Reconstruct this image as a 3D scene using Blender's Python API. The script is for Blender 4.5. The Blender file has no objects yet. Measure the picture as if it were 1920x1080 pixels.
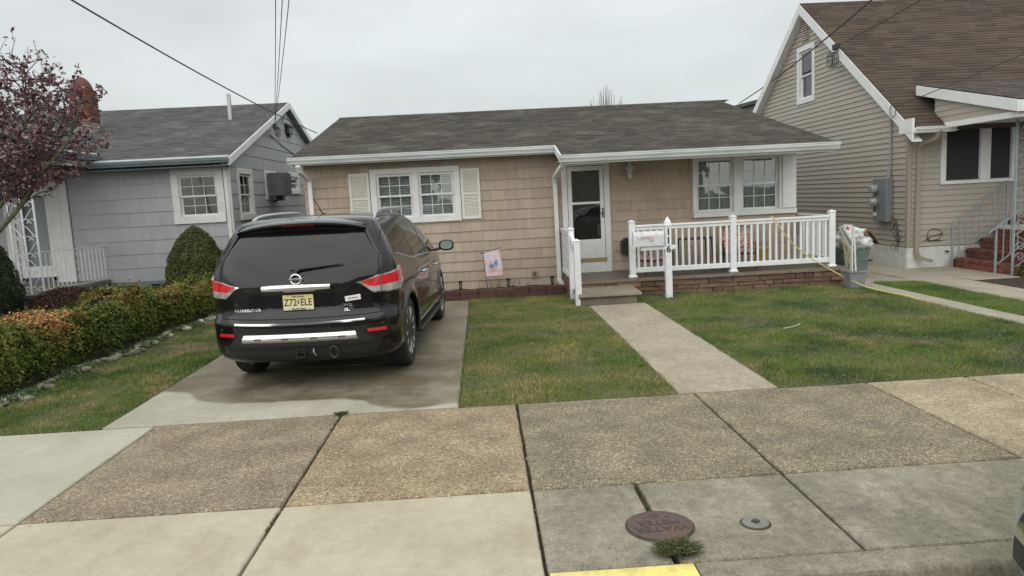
import bpy, bmesh, math, random
import numpy as np
from mathutils import Vector, Matrix, noise as mnoise
random.seed(7); rng = np.random.default_rng(7)
C = bpy.context.scene.collection
SC = bpy.context.scene
R = math.radians
# ------------------------------------------------------------------ camera
H_EYE = 1.80
def cam_matrix(yaw, pitch, roll):
    f = Vector((math.sin(yaw)*math.cos(pitch), math.cos(yaw)*math.cos(pitch), -math.sin(pitch)))
    r0 = f.cross(Vector((0,0,1))).normalized(); u0 = r0.cross(f)
    r = r0*math.cos(roll) + u0*math.sin(roll); u = -r0*math.sin(roll) + u0*math.cos(roll)
    m = Matrix((r, u, -f)).transposed().to_4x4(); m.translation = Vector((0,0,H_EYE)); return m
cd = bpy.data.cameras.new('camera'); cam = bpy.data.objects.new('camera', cd); C.objects.link(cam)
cam.matrix_world = cam_matrix(0.03775705, 0.12543729, -0.05090481)
cd.sensor_width = 36; cd.lens = 36*1364.46/1920; cd.clip_end = 2000; cd.clip_start = 0.05
SC.camera = cam
# ------------------------------------------------------------------ world, sun, exposure
SUN_EL, SUN_AZ = R(42), R(196)
w = bpy.data.worlds.new('World'); SC.world = w; w.use_nodes = True
nt = w.node_tree; nt.nodes.clear()
def N(t, tree, **k):
    n = tree.nodes.new(t)
    for a, b in k.items(): setattr(n, a, b)
    return n
out = N('ShaderNodeOutputWorld', nt); bg = N('ShaderNodeBackground', nt); bg.inputs[1].default_value = 0.1
sky = N('ShaderNodeTexSky', nt); sky.sky_type = 'NISHITA'; sky.sun_disc = False
sky.sun_elevation = SUN_EL; sky.sun_rotation = SUN_AZ
tc = N('ShaderNodeTexCoord', nt); sep = N('ShaderNodeSeparateXYZ', nt)
nt.links.new(tc.outputs['Generated'], sep.inputs[0])
mp = N('ShaderNodeMapping', nt); mp.inputs['Scale'].default_value = (1.0, 1.0, 3.2)
nt.links.new(tc.outputs['Generated'], mp.inputs[0])
nz = N('ShaderNodeTexNoise', nt); nz.inputs['Scale'].default_value = 2.2; nz.inputs['Detail'].default_value = 5; nz.inputs['Roughness'].default_value = .5
nt.links.new(mp.outputs[0], nz.inputs['Vector'])
grad = N('ShaderNodeMapRange', nt)       # overcast sky: brighter towards the zenith
grad.inputs['From Min'].default_value = 0.0; grad.inputs['From Max'].default_value = 1.0
grad.inputs['To Min'].default_value = 5.5; grad.inputs['To Max'].default_value = 10.0
nt.links.new(sep.outputs[2], grad.inputs['Value'])
cl = N('ShaderNodeMapRange', nt); cl.inputs['From Min'].default_value = .3; cl.inputs['From Max'].default_value = .7
cl.inputs['To Min'].default_value = .83; cl.inputs['To Max'].default_value = 1.11
nt.links.new(nz.outputs[0], cl.inputs['Value'])
mul = N('ShaderNodeMath', nt, operation='MULTIPLY'); nt.links.new(grad.outputs[0], mul.inputs[0]); nt.links.new(cl.outputs[0], mul.inputs[1])
comb = N('ShaderNodeVectorMath', nt, operation='SCALE'); comb.inputs[0].default_value = (0.95, 1.0, 0.99)
nt.links.new(mul.outputs[0], comb.inputs['Scale'])
mx = N('ShaderNodeMix', nt, data_type='RGBA'); mx.inputs[0].default_value = 0.93
nt.links.new(sky.outputs[0], mx.inputs[6]); nt.links.new(comb.outputs[0], mx.inputs[7])
nt.links.new(mx.outputs[2], bg.inputs[0]); nt.links.new(bg.outputs[0], out.inputs[0])
sl = bpy.data.lights.new('sun', 'SUN'); sl.energy = 1.5; sl.angle = R(110); sl.color = (1, .955, .88)
so = bpy.data.objects.new('sun', sl); C.objects.link(so)
dv = Vector((math.sin(SUN_AZ)*math.cos(SUN_EL), math.cos(SUN_AZ)*math.cos(SUN_EL), math.sin(SUN_EL)))
so.rotation_euler = (dv).to_track_quat('Z', 'Y').to_euler()
SC.view_settings.view_transform = 'Standard'; SC.view_settings.look = 'None'
SC.view_settings.gamma = 1; SC.view_settings.use_curve_mapping = False; SC.view_settings.exposure = 0.36

# ------------------------------------------------------------------ materials
MATS = {}
def M(name, col, rough=.65, col2=None, nscale=6., detail=4, stretch=(1,1,1), bump=0., bscale=60., bstretch=None,
      metal=0., spec=.5, coat=0., rnd=0., tint=0., dirt=None, lo=.35, hi=.65, emit=None, world=False):
    m = bpy.data.materials.new(name); m.use_nodes = True; t = m.node_tree; t.nodes.clear()
    o = N('ShaderNodeOutputMaterial', t); p = N('ShaderNodeBsdfPrincipled', t); t.links.new(p.outputs[0], o.inputs[0])
    p.inputs['Roughness'].default_value = rough; p.inputs['Metallic'].default_value = metal
    p.inputs['Specular IOR Level'].default_value = spec; p.inputs['Coat Weight'].default_value = coat
    p.inputs['Coat Roughness'].default_value = .03
    if world: src = N('ShaderNodeNewGeometry', t).outputs['Position']
    else: src = N('ShaderNodeTexCoord', t).outputs['Object']
    mp = N('ShaderNodeMapping', t); mp.inputs['Scale'].default_value = stretch; t.links.new(src, mp.inputs[0])
    rgb = N('ShaderNodeRGB', t); rgb.outputs[0].default_value = (*col, 1); cur = rgb.outputs[0]
    def noisef(sc, a, b, det=4, vec=None):
        n = N('ShaderNodeTexNoise', t); n.inputs['Scale'].default_value = sc; n.inputs['Detail'].default_value = det
        n.inputs['Roughness'].default_value = .62
        t.links.new(vec or mp.outputs[0], n.inputs['Vector'])
        r = N('ShaderNodeMapRange', t); r.inputs['From Min'].default_value = a; r.inputs['From Max'].default_value = b
        t.links.new(n.outputs[0], r.inputs['Value']); return r.outputs[0], n.outputs[0]
    def mix(fac, a, b, mode='MIX'):
        x = N('ShaderNodeMix', t, data_type='RGBA'); x.blend_type = mode
        if isinstance(fac, float): x.inputs[0].default_value = fac
        else: t.links.new(fac, x.inputs[0])
        t.links.new(a, x.inputs[6])
        if isinstance(b, tuple): x.inputs[7].default_value = (*b, 1)
        else: t.links.new(b, x.inputs[7])
        return x.outputs[2]
    if col2 is not None:
        f, _ = noisef(nscale, lo, hi, detail); cur = mix(f, cur, tuple(col2))
    if dirt is not None:
        dc, amt, ds = dirt
        f, _ = noisef(ds, .48, .72, 5)
        mm = N('ShaderNodeMath', t, operation='MULTIPLY'); t.links.new(f, mm.inputs[0]); mm.inputs[1].default_value = amt
        cur = mix(mm.outputs[0], cur, tuple(dc))
    def varv(sock, amt, cur):
        r = N('ShaderNodeMapRange', t); r.inputs['To Min'].default_value = 1-amt; r.inputs['To Max'].default_value = 1+amt
        t.links.new(sock, r.inputs['Value'])
        s = N('ShaderNodeVectorMath', t, operation='SCALE'); t.links.new(cur, s.inputs[0]); t.links.new(r.outputs[0], s.inputs['Scale'])
        return s.outputs[0]
    if rnd: cur = varv(N('ShaderNodeObjectInfo', t).outputs['Random'], rnd, cur)
    if tint:
        a = N('ShaderNodeAttribute', t); a.attribute_name = 'tint'; cur = varv(a.outputs['Fac'], tint, cur)
    t.links.new(cur, p.inputs['Base Color'])
    if bump:
        mb = N('ShaderNodeMapping', t); mb.inputs['Scale'].default_value = bstretch or (1,1,1); t.links.new(src, mb.inputs[0])
        _, h = noisef(bscale, 0, 1, 5, mb.outputs[0])
        b = N('ShaderNodeBump', t); b.inputs['Strength'].default_value = 1; b.inputs['Distance'].default_value = bump
        t.links.new(h, b.inputs['Height']); t.links.new(b.outputs[0], p.inputs['Normal'])
    MATS[name] = m; m['_col'] = 1
    return m
def glassmat(name, tintc=(.8,.85,.85), refl=1.0, rough=.02, dark=0.):
    m = bpy.data.materials.new(name); m.use_nodes = True; t = m.node_tree; t.nodes.clear()
    o = N('ShaderNodeOutputMaterial', t); mixs = N('ShaderNodeMixShader', t)
    tr = N('ShaderNodeBsdfTransparent', t); tr.inputs[0].default_value = (*tintc, 1)
    gl = N('ShaderNodeBsdfGlossy', t); gl.inputs['Roughness'].default_value = rough; gl.inputs[0].default_value = (1,1,1,1)
    fr = N('ShaderNodeFresnel', t); fr.inputs[0].default_value = 1.5
    mm = N('ShaderNodeMath', t, operation='MULTIPLY_ADD'); mm.use_clamp = True
    t.links.new(fr.outputs[0], mm.inputs[0]); mm.inputs[1].default_value = 1.3*refl; mm.inputs[2].default_value = .02
    nz = N('ShaderNodeTexNoise', t); nz.inputs['Scale'].default_value = 1.7
    tcx = N('ShaderNodeTexCoord', t); t.links.new(tcx.outputs['Object'], nz.inputs['Vector'])
    b = N('ShaderNodeBump', t); b.inputs['Distance'].default_value = .004; t.links.new(nz.outputs[0], b.inputs['Height']); t.links.new(b.outputs[0], gl.inputs['Normal'])
    t.links.new(mm.outputs[0], mixs.inputs[0]); t.links.new(tr.outputs[0], mixs.inputs[1]); t.links.new(gl.outputs[0], mixs.inputs[2])
    t.links.new(mixs.outputs[0], o.inputs[0]); return m

def aggregate(name, base, lightc, darkc, big=(.5,.45,.35), bigamt=.25, joint=.5):
    """exposed-aggregate concrete: pebbles of several colours in a mortar, with broad stains"""
    m = bpy.data.materials.new(name); m.use_nodes = True; t = m.node_tree; t.nodes.clear()
    o = N('ShaderNodeOutputMaterial', t); p = N('ShaderNodeBsdfPrincipled', t); t.links.new(p.outputs[0], o.inputs[0])
    p.inputs['Roughness'].default_value = .75; p.inputs['Specular IOR Level'].default_value = .35
    pos = N('ShaderNodeNewGeometry', t).outputs['Position']
    v = N('ShaderNodeTexVoronoi', t); v.inputs['Scale'].default_value = 118; t.links.new(pos, v.inputs['Vector'])
    sp = N('ShaderNodeSeparateColor', t); t.links.new(v.outputs['Color'], sp.inputs[0])
    ramp = N('ShaderNodeValToRGB', t); cr = ramp.color_ramp
    cr.elements[0].position = 0; cr.elements[0].color = (*darkc, 1); cr.elements[1].position = 1; cr.elements[1].color = (*lightc, 1)
    e = cr.elements.new(.3); e.color = (*base, 1); e = cr.elements.new(.78); e.color = tuple(b*1.15 for b in base)+(1,)
    e = cr.elements.new(.93); e.color = tuple((b+l)/2 for b, l in zip(base, lightc))+(1,)
    t.links.new(sp.outputs[0], ramp.inputs[0])
    n = N('ShaderNodeTexNoise', t); n.inputs['Scale'].default_value = 1.6; n.inputs['Detail'].default_value = 6; t.links.new(pos, n.inputs['Vector'])
    r = N('ShaderNodeMapRange', t); r.inputs['From Min'].default_value = .42; r.inputs['From Max'].default_value = .68; r.inputs['To Max'].default_value = bigamt
    t.links.new(n.outputs[0], r.inputs['Value'])
    x = N('ShaderNodeMix', t, data_type='RGBA'); t.links.new(r.outputs[0], x.inputs[0]); t.links.new(ramp.outputs[0], x.inputs[6]); x.inputs[7].default_value = (*big, 1)
    n2 = N('ShaderNodeTexNoise', t); n2.inputs['Scale'].default_value = 28; n2.inputs['Detail'].default_value = 6; n2.inputs['Roughness'].default_value = .75; t.links.new(pos, n2.inputs['Vector'])
    r2 = N('ShaderNodeMapRange', t); r2.inputs['From Min'].default_value = .3; r2.inputs['From Max'].default_value = .7; r2.inputs['To Min'].default_value = .66; r2.inputs['To Max'].default_value = 1.34
    t.links.new(n2.outputs[0], r2.inputs['Value'])
    n3 = N('ShaderNodeTexNoise', t); n3.inputs['Scale'].default_value = 3.1; n3.inputs['Detail'].default_value = 5; t.links.new(pos, n3.inputs['Vector'])
    r3 = N('ShaderNodeMapRange', t); r3.inputs['From Min'].default_value = .35; r3.inputs['From Max'].default_value = .65; r3.inputs['To Min'].default_value = .80; r3.inputs['To Max'].default_value = 1.14
    t.links.new(n3.outputs[0], r3.inputs['Value'])
    mm = N('ShaderNodeMath', t, operation='MULTIPLY'); t.links.new(r2.outputs[0], mm.inputs[0]); t.links.new(r3.outputs[0], mm.inputs[1])
    s = N('ShaderNodeVectorMath', t, operation='SCALE'); t.links.new(x.outputs[2], s.inputs[0]); t.links.new(mm.outputs[0], s.inputs['Scale'])
    t.links.new(s.outputs[0], p.inputs['Base Color'])
    b = N('ShaderNodeBump', t); b.inputs['Distance'].default_value = .0035; t.links.new(sp.outputs[1], b.inputs['Height']); t.links.new(b.outputs[0], p.inputs['Normal'])
    return m

def concrete(name, c1, c2, stain=(.2,.17,.12), samt=.25, fine=.12, wet=None):
    m = bpy.data.materials.new(name); m.use_nodes = True; t = m.node_tree; t.nodes.clear()
    o = N('ShaderNodeOutputMaterial', t); p = N('ShaderNodeBsdfPrincipled', t); t.links.new(p.outputs[0], o.inputs[0])
    p.inputs['Roughness'].default_value = .8; p.inputs['Specular IOR Level'].default_value = .35
    pos = N('ShaderNodeNewGeometry', t).outputs['Position']
    def nz(sc, a, b, c, d, det=6, ro=.6, st=None):
        n = N('ShaderNodeTexNoise', t); n.inputs['Scale'].default_value = sc; n.inputs['Detail'].default_value = det; n.inputs['Roughness'].default_value = ro
        src = pos
        if st:
            q = N('ShaderNodeMapping', t); q.inputs['Scale'].default_value = st; q.inputs['Rotation'].default_value = (0,0,.5); t.links.new(pos, q.inputs[0]); src = q.outputs[0]
        t.links.new(src, n.inputs['Vector'])
        r = N('ShaderNodeMapRange', t); r.inputs['From Min'].default_value = a; r.inputs['From Max'].default_value = b; r.inputs['To Min'].default_value = c; r.inputs['To Max'].default_value = d
        t.links.new(n.outputs[0], r.inputs['Value']); return r.outputs[0], n.outputs[0]
    def mix(f, a, b):
        x = N('ShaderNodeMix', t, data_type='RGBA'); t.links.new(f, x.inputs[0])
        for i, q in ((6, a), (7, b)):
            if isinstance(q, tuple): x.inputs[i].default_value = (*q, 1)
            else: t.links.new(q, x.inputs[i])
        return x.outputs[2]
    cur = mix(nz(1.3, .38, .64, 0, 1)[0], tuple(c1), tuple(c2))
    cur = mix(nz(2.4, .5, .74, 0, samt, 7, .68, (1, .45, 1))[0], cur, tuple(stain))
    f, raw = nz(60, .3, .7, 1-fine, 1+fine, 5, .8)
    f2, _ = nz(13, .3, .7, 1-fine*.8-.02, 1+fine*.8+.02, 7, .75)
    mm = N('ShaderNodeMath', t, operation='MULTIPLY'); t.links.new(f, mm.inputs[0]); t.links.new(f2, mm.inputs[1])
    s = N('ShaderNodeVectorMath', t, operation='SCALE'); t.links.new(cur, s.inputs[0]); t.links.new(mm.outputs[0], s.inputs['Scale'])
    cur = s.outputs[0]
    if wet:      # damp patch: an outline of its own, ragged by noise
        sp = N('ShaderNodeSeparateXYZ', t); t.links.new(pos, sp.inputs[0])
        edge = N('ShaderNodeFloatCurve', t)       # Y of the damp edge as a function of X
        xm = N('ShaderNodeMapRange', t); xm.inputs['From Min'].default_value = -3.4; xm.inputs['From Max'].default_value = -.2
        t.links.new(sp.outputs[0], xm.inputs['Value']); t.links.new(xm.outputs[0], edge.inputs['Value'])
        cv = edge.mapping.curves[0]
        pts = [(0, .62), (.10, .55), (.17, .42), (.30, .29), (.50, .25), (.68, .22), (.74, .10), (.80, .04), (.95, .05), (1, .12)]
        cv.points[0].location = pts[0]; cv.points[1].location = pts[-1]
        for q in pts[1:-1]: cv.points.new(*q)
        edge.mapping.update()
        ym = N('ShaderNodeMath', t, operation='MULTIPLY_ADD'); t.links.new(edge.outputs[0], ym.inputs[0]); ym.inputs[1].default_value = 2.0; ym.inputs[2].default_value = 6.17
        n = nz(2.5, 0, 1, -.12, .12)[0]
        d = N('ShaderNodeMath', t, operation='SUBTRACT'); t.links.new(sp.outputs[1], d.inputs[0]); t.links.new(ym.outputs[0], d.inputs[1])
        d2 = N('ShaderNodeMath', t, operation='ADD'); t.links.new(d.outputs[0], d2.inputs[0]); t.links.new(n, d2.inputs[1])
        r = N('ShaderNodeMapRange', t); r.inputs['From Min'].default_value = -.03; r.inputs['From Max'].default_value = .05; r.inputs['To Max'].default_value = .92
        t.links.new(d2.outputs[0], r.inputs['Value'])
        yfar = N('ShaderNodeMapRange', t); yfar.inputs['From Min'].default_value = 8.3; yfar.inputs['From Max'].default_value = 9.3; yfar.inputs['To Min'].default_value = 1; yfar.inputs['To Max'].default_value = .8
        t.links.new(sp.outputs[1], yfar.inputs['Value'])
        q0 = N('ShaderNodeMath', t, operation='MULTIPLY'); t.links.new(r.outputs[0], q0.inputs[0]); t.links.new(yfar.outputs[0], q0.inputs[1])
        q = N('ShaderNodeMath', t, operation='MULTIPLY'); t.links.new(q0.outputs[0], q.inputs[0]); t.links.new(nz(1.7, .36, .60, .62, 1.08, 7, .7)[0], q.inputs[1])
        cur = mix(q.outputs[0], cur, wet)
        rr = N('ShaderNodeMapRange', t); rr.inputs['To Min'].default_value = .8; rr.inputs['To Max'].default_value = .42; t.links.new(q.outputs[0], rr.inputs['Value']); t.links.new(rr.outputs[0], p.inputs['Roughness'])
    t.links.new(cur, p.inputs['Base Color'])
    b = N('ShaderNodeBump', t); b.inputs['Distance'].default_value = .0015; t.links.new(raw, b.inputs['Height']); t.links.new(b.outputs[0], p.inputs['Normal'])
    return m

def grassmat(name, g1, g2, dry, dark, drylo=.5, dryhi=.72, seed=0.):
    m = bpy.data.materials.new(name); m.use_nodes = True; t = m.node_tree; t.nodes.clear()
    o = N('ShaderNodeOutputMaterial', t); p = N('ShaderNodeBsdfPrincipled', t); t.links.new(p.outputs[0], o.inputs[0])
    p.inputs['Roughness'].default_value = .6; p.inputs['Specular IOR Level'].default_value = .25
    pos = N('ShaderNodeNewGeometry', t).outputs['Position']
    q = N('ShaderNodeMapping', t); q.inputs['Location'].default_value = (seed, seed*1.7, 0); q.inputs['Scale'].default_value = (1, 1, 0.01); t.links.new(pos, q.inputs[0])
    def nz(sc, a, b, det=5):
        n = N('ShaderNodeTexNoise', t); n.inputs['Scale'].default_value = sc; n.inputs['Detail'].default_value = det; n.inputs['Roughness'].default_value = .65
        t.links.new(q.outputs[0], n.inputs['Vector'])
        r = N('ShaderNodeMapRange', t); r.inputs['From Min'].default_value = a; r.inputs['From Max'].default_value = b; t.links.new(n.outputs[0], r.inputs['Value']); return r.outputs[0]
    def mix(f, a, b):
        x = N('ShaderNodeMix', t, data_type='RGBA'); t.links.new(f, x.inputs[0])
        for i, c in ((6, a), (7, b)):
            if isinstance(c, tuple): x.inputs[i].default_value = (*c, 1)
            else: t.links.new(c, x.inputs[i])
        return x.outputs[2]
    a = N('ShaderNodeAttribute', t); a.attribute_name = 'tint'
    cur = mix(nz(1.5, .38, .62), g1, g2)
    cur = mix(nz(.9, .46, .60), cur, dark)
    dn = nz(1.25, drylo, dryhi, 7)
    ad = N('ShaderNodeMath', t, operation='MULTIPLY'); t.links.new(dn, ad.inputs[0])
    ar = N('ShaderNodeMapRange', t); ar.inputs['From Min'].default_value = .2; ar.inputs['From Max'].default_value = .6; t.links.new(a.outputs['Fac'], ar.inputs['Value'])
    t.links.new(ar.outputs[0], ad.inputs[1])
    a2 = N('ShaderNodeMath', t, operation='GREATER_THAN'); t.links.new(a.outputs['Fac'], a2.inputs[0]); a2.inputs[1].default_value = .90
    a3 = N('ShaderNodeMath', t, operation='MULTIPLY'); t.links.new(a2.outputs[0], a3.inputs[0]); a3.inputs[1].default_value = .4
    mxx = N('ShaderNodeMath', t, operation='MAXIMUM'); t.links.new(ad.outputs[0], mxx.inputs[0]); t.links.new(a3.outputs[0], mxx.inputs[1])
    cur = mix(mxx.outputs[0], cur, dry)
    r = N('ShaderNodeMapRange', t); r.inputs['To Min'].default_value = .65; r.inputs['To Max'].default_value = 1.4; t.links.new(a.outputs['Fac'], r.inputs['Value'])
    s = N('ShaderNodeVectorMath', t, operation='SCALE'); t.links.new(cur, s.inputs[0]); t.links.new(r.outputs[0], s.inputs['Scale'])
    t.links.new(s.outputs[0], p.inputs['Base Color'])
    return m
def leafmat(name, cols, rough=.55, top=None):
    """cols: ramp along the per-leaf tint; top=(z0,z1,colour) tips of new growth that colour with height"""
    m = bpy.data.materials.new(name); m.use_nodes = True; t = m.node_tree; t.nodes.clear()
    o = N('ShaderNodeOutputMaterial', t); p = N('ShaderNodeBsdfPrincipled', t); t.links.new(p.outputs[0], o.inputs[0])
    p.inputs['Roughness'].default_value = rough; p.inputs['Specular IOR Level'].default_value = .3
    a = N('ShaderNodeAttribute', t); a.attribute_name = 'tint'
    ramp = N('ShaderNodeValToRGB', t); cr = ramp.color_ramp
    cr.elements[0].color = (*cols[0], 1); cr.elements[1].color = (*cols[-1], 1)
    for i, c in enumerate(cols[1:-1]): e = cr.elements.new((i+1)/(len(cols)-1)); e.color = (*c, 1)
    t.links.new(a.outputs['Fac'], ramp.inputs[0])
    t.links.new(ramp.outputs[0], p.inputs['Base Color'])
    return m

white = M('white_vinyl', (.80,.81,.80), .45, col2=(.74,.75,.74), nscale=3, dirt=((.5,.5,.45), .25, 5))
white_paint = M('white_paint', (.76,.77,.76), .55, col2=(.68,.69,.68), nscale=5, dirt=((.42,.42,.38), .35, 4), bump=.0006, bscale=50)
lightning = M('white_rail', (.86,.87,.88), .38, col2=(.80,.82,.83), nscale=4, dirt=((.50,.50,.44), .35, 7))
gutter_w = M('white_gutter', (.72,.75,.75), .4, col2=(.62,.66,.65), nscale=3, stretch=(.5,3,3), dirt=((.38,.42,.38), .4, 3))
tan = M('tan_shingle', (.475,.385,.303), .8, col2=(.41,.33,.258), nscale=14, stretch=(5,1,.5), bump=.004, bscale=55, bstretch=(1,1,.06), rnd=.09, dirt=((.56,.46,.37), .5, 2.2))
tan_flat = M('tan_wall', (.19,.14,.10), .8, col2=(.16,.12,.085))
greysid = M('grey_blue_shingle', (.40,.41,.425), .75, col2=(.375,.385,.40), nscale=10, stretch=(3,3,.6), bump=.002, bscale=60, bstretch=(1,1,.15), rnd=.045, dirt=((.48,.48,.475), .5, 1.7))
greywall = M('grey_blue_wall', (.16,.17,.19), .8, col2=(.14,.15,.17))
teal = M('teal_paint', (.17,.235,.245), .6, col2=(.14,.20,.215), nscale=6, bump=.001, bscale=40, dirt=((.3,.36,.36), .4, 5))
vinyl_t = M('taupe_vinyl', (.425,.388,.33), .55, col2=(.395,.36,.305), nscale=4, stretch=(.4,.4,4), rnd=.03, bump=.0008, bscale=30, bstretch=(.15,.15,4), dirt=((.43,.39,.34), .25, 2))
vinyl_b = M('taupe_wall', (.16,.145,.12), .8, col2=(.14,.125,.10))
vinyl_trim = M('taupe_trim', (.34,.30,.25), .5, col2=(.31,.275,.23), nscale=4)
roof_g = M('grey_brown_shingle_roof', (.078,.070,.056), .9, col2=(.052,.048,.041), nscale=3, tint=.28, bump=.003, bscale=90, dirt=((.17,.17,.135), .5, 1.1))
roof_l = M('grey_shingle_roof', (.095,.098,.096), .9, col2=(.070,.073,.073), nscale=3, tint=.25, bump=.003, bscale=90, dirt=((.20,.205,.20), .4, 1.3))
roof_b = M('brown_shingle_roof', (.088,.062,.045), .9, col2=(.066,.049,.038), nscale=2.2, stretch=(.6,1,1), tint=.34, bump=.003, bscale=90)
brickm = M('red_brick', (.20,.065,.047), .8, col2=(.13,.045,.038), nscale=9, rnd=.25, tint=.3, bump=.003, bscale=50)
mortar = M('mortar', (.28,.25,.22), .9, col2=(.22,.20,.18), bump=.002)
stonem = M('brown_stone', (.19,.115,.078), .85, col2=(.105,.065,.048), nscale=9, stretch=(.6,1,3), rnd=.35, bump=.006, bscale=28, bstretch=(.5,1,2.5), dirt=((.30,.23,.17), .5, 7))
stonemortar = M('stone_mortar', (.27,.21,.17), .9, col2=(.13,.095,.075), nscale=8, bump=.003)
porchfl = M('porch_floor', (.15,.135,.105), .5, col2=(.11,.10,.085), nscale=4, dirt=((.25,.23,.19), .4, 3))
found_w = M('white_stucco', (.72,.72,.70), .8, col2=(.60,.60,.57), nscale=5, bump=.004, bscale=14, dirt=((.38,.34,.28), .4, 4))
black_pl = M('black_plastic', (.018,.018,.019), .45, bump=.0005, bscale=200)
black_iron = M('black_metal', (.02,.02,.022), .4, col2=(.03,.03,.03))
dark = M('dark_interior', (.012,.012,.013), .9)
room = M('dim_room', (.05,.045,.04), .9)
blindm = M('window_blind', (.80,.77,.70), .6, col2=(.70,.67,.61))
curtm = M('sheer_curtain', (.75,.74,.72), .85, col2=(.55,.55,.53), nscale=7, stretch=(6,1,.4))
shutm = M('cream_shutter', (.76,.75,.67), .5, col2=(.71,.70,.63))
glass = glassmat('window_glass'); glass_d = glassmat('screened_glass', (.30,.32,.33), .8, .05)
glass_door = glassmat('storm_door_glass', (.50,.49,.46), 1.2)
screen = M('insect_screen', (.03,.033,.036), .6, spec=.3)
steel = M('galvanised_steel', (.45,.46,.47), .4, metal=.7, col2=(.38,.39,.40))
greybox = M('grey_meter_box', (.20,.225,.235), .5, col2=(.17,.19,.2), nscale=5)
iron_w = M('white_iron', (.74,.76,.76), .45, col2=(.66,.69,.69), nscale=8)
iron_g = M('grey_green_iron', (.31,.35,.35), .5, col2=(.25,.29,.29), nscale=8)
conc_light = concrete('light_concrete', (.47,.425,.315), (.395,.355,.26), (.29,.245,.165), .55, .10)
conc_left = concrete('pale_concrete', (.44,.42,.335), (.38,.36,.285), (.29,.265,.20), .45, .07)
conc_drv = concrete('driveway_concrete', (.42,.40,.325), (.34,.315,.25), (.24,.21,.15), .55, .09, wet=(.135,.108,.066))
conc_grey = concrete('grey_concrete', (.275,.25,.19), (.18,.163,.123), (.43,.39,.30), .7, .38)
conc_path = concrete('path_concrete', (.38,.33,.25), (.31,.27,.20), (.20,.17,.12), .5, .26)
conc_side = concrete('side_path_concrete', (.36,.325,.26), (.29,.26,.21), (.2,.17,.13), .5, .18)
conc_step = concrete('step_concrete', (.27,.24,.18), (.20,.18,.14), (.13,.12,.09), .5, .25)
agg1 = aggregate('brown_aggregate', (.25,.20,.135), (.60,.52,.38), (.11,.08,.05), (.20,.165,.12), .35)
agg2 = aggregate('warm_aggregate', (.30,.232,.145), (.66,.56,.40), (.13,.088,.048), (.22,.17,.105), .35)
agg3 = aggregate('olive_aggregate', (.225,.19,.125), (.60,.52,.34), (.10,.08,.05), (.145,.125,.09), .4)
agg4 = aggregate('sandy_aggregate', (.38,.305,.20), (.66,.56,.40), (.17,.13,.085), (.25,.20,.14), .35)
jointm = M('joint_dirt', (.085,.07,.048), .95, col2=(.05,.042,.03), nscale=20)
yellowp = M('yellow_kerb_paint', (.86,.72,.19), .6, col2=(.80,.68,.24), nscale=6, dirt=((.33,.28,.14), .8, 9), bump=.001)
asphalt = M('asphalt', (.045,.044,.042), .8, col2=(.06,.058,.055), nscale=30, bump=.003, bscale=80, world=True)
soil = M('lawn_soil', (.085,.078,.04), .95, col2=(.12,.098,.055), nscale=5, bump=.006, bscale=30, world=True)
mulch = M('dark_mulch', (.028,.021,.016), .95, col2=(.045,.033,.024), nscale=30, bump=.01, bscale=60, world=True)
farground = M('ground_soil', (.075,.085,.04), .95, col2=(.10,.09,.055), nscale=.7, world=True)
edgem = M('brown_edging', (.115,.055,.04), .85, col2=(.08,.042,.033), nscale=9, rnd=.2, bump=.004, bscale=40)
barkm = M('mossy_bark', (.16,.17,.095), .85, col2=(.10,.09,.06), nscale=12, stretch=(1,1,.4), bump=.004, bscale=40)
twigm = M('twig_bark', (.075,.06,.05), .85, col2=(.10,.085,.075), nscale=12)
wirem = M('cable', (.03,.03,.032), .6)
wirel = M('grey_cable', (.16,.17,.17), .6)
pebm = M('river_stone', (.24,.235,.17), .75, col2=(.16,.165,.10), nscale=7, rnd=.3, bump=.002, bscale=30, dirt=((.17,.2,.09), .6, 6))
rust = M('rusty_iron', (.11,.078,.068), .62, col2=(.09,.063,.056), nscale=9, bump=.0012, bscale=90, dirt=((.20,.095,.06), .5, 5), spec=.35)

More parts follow.
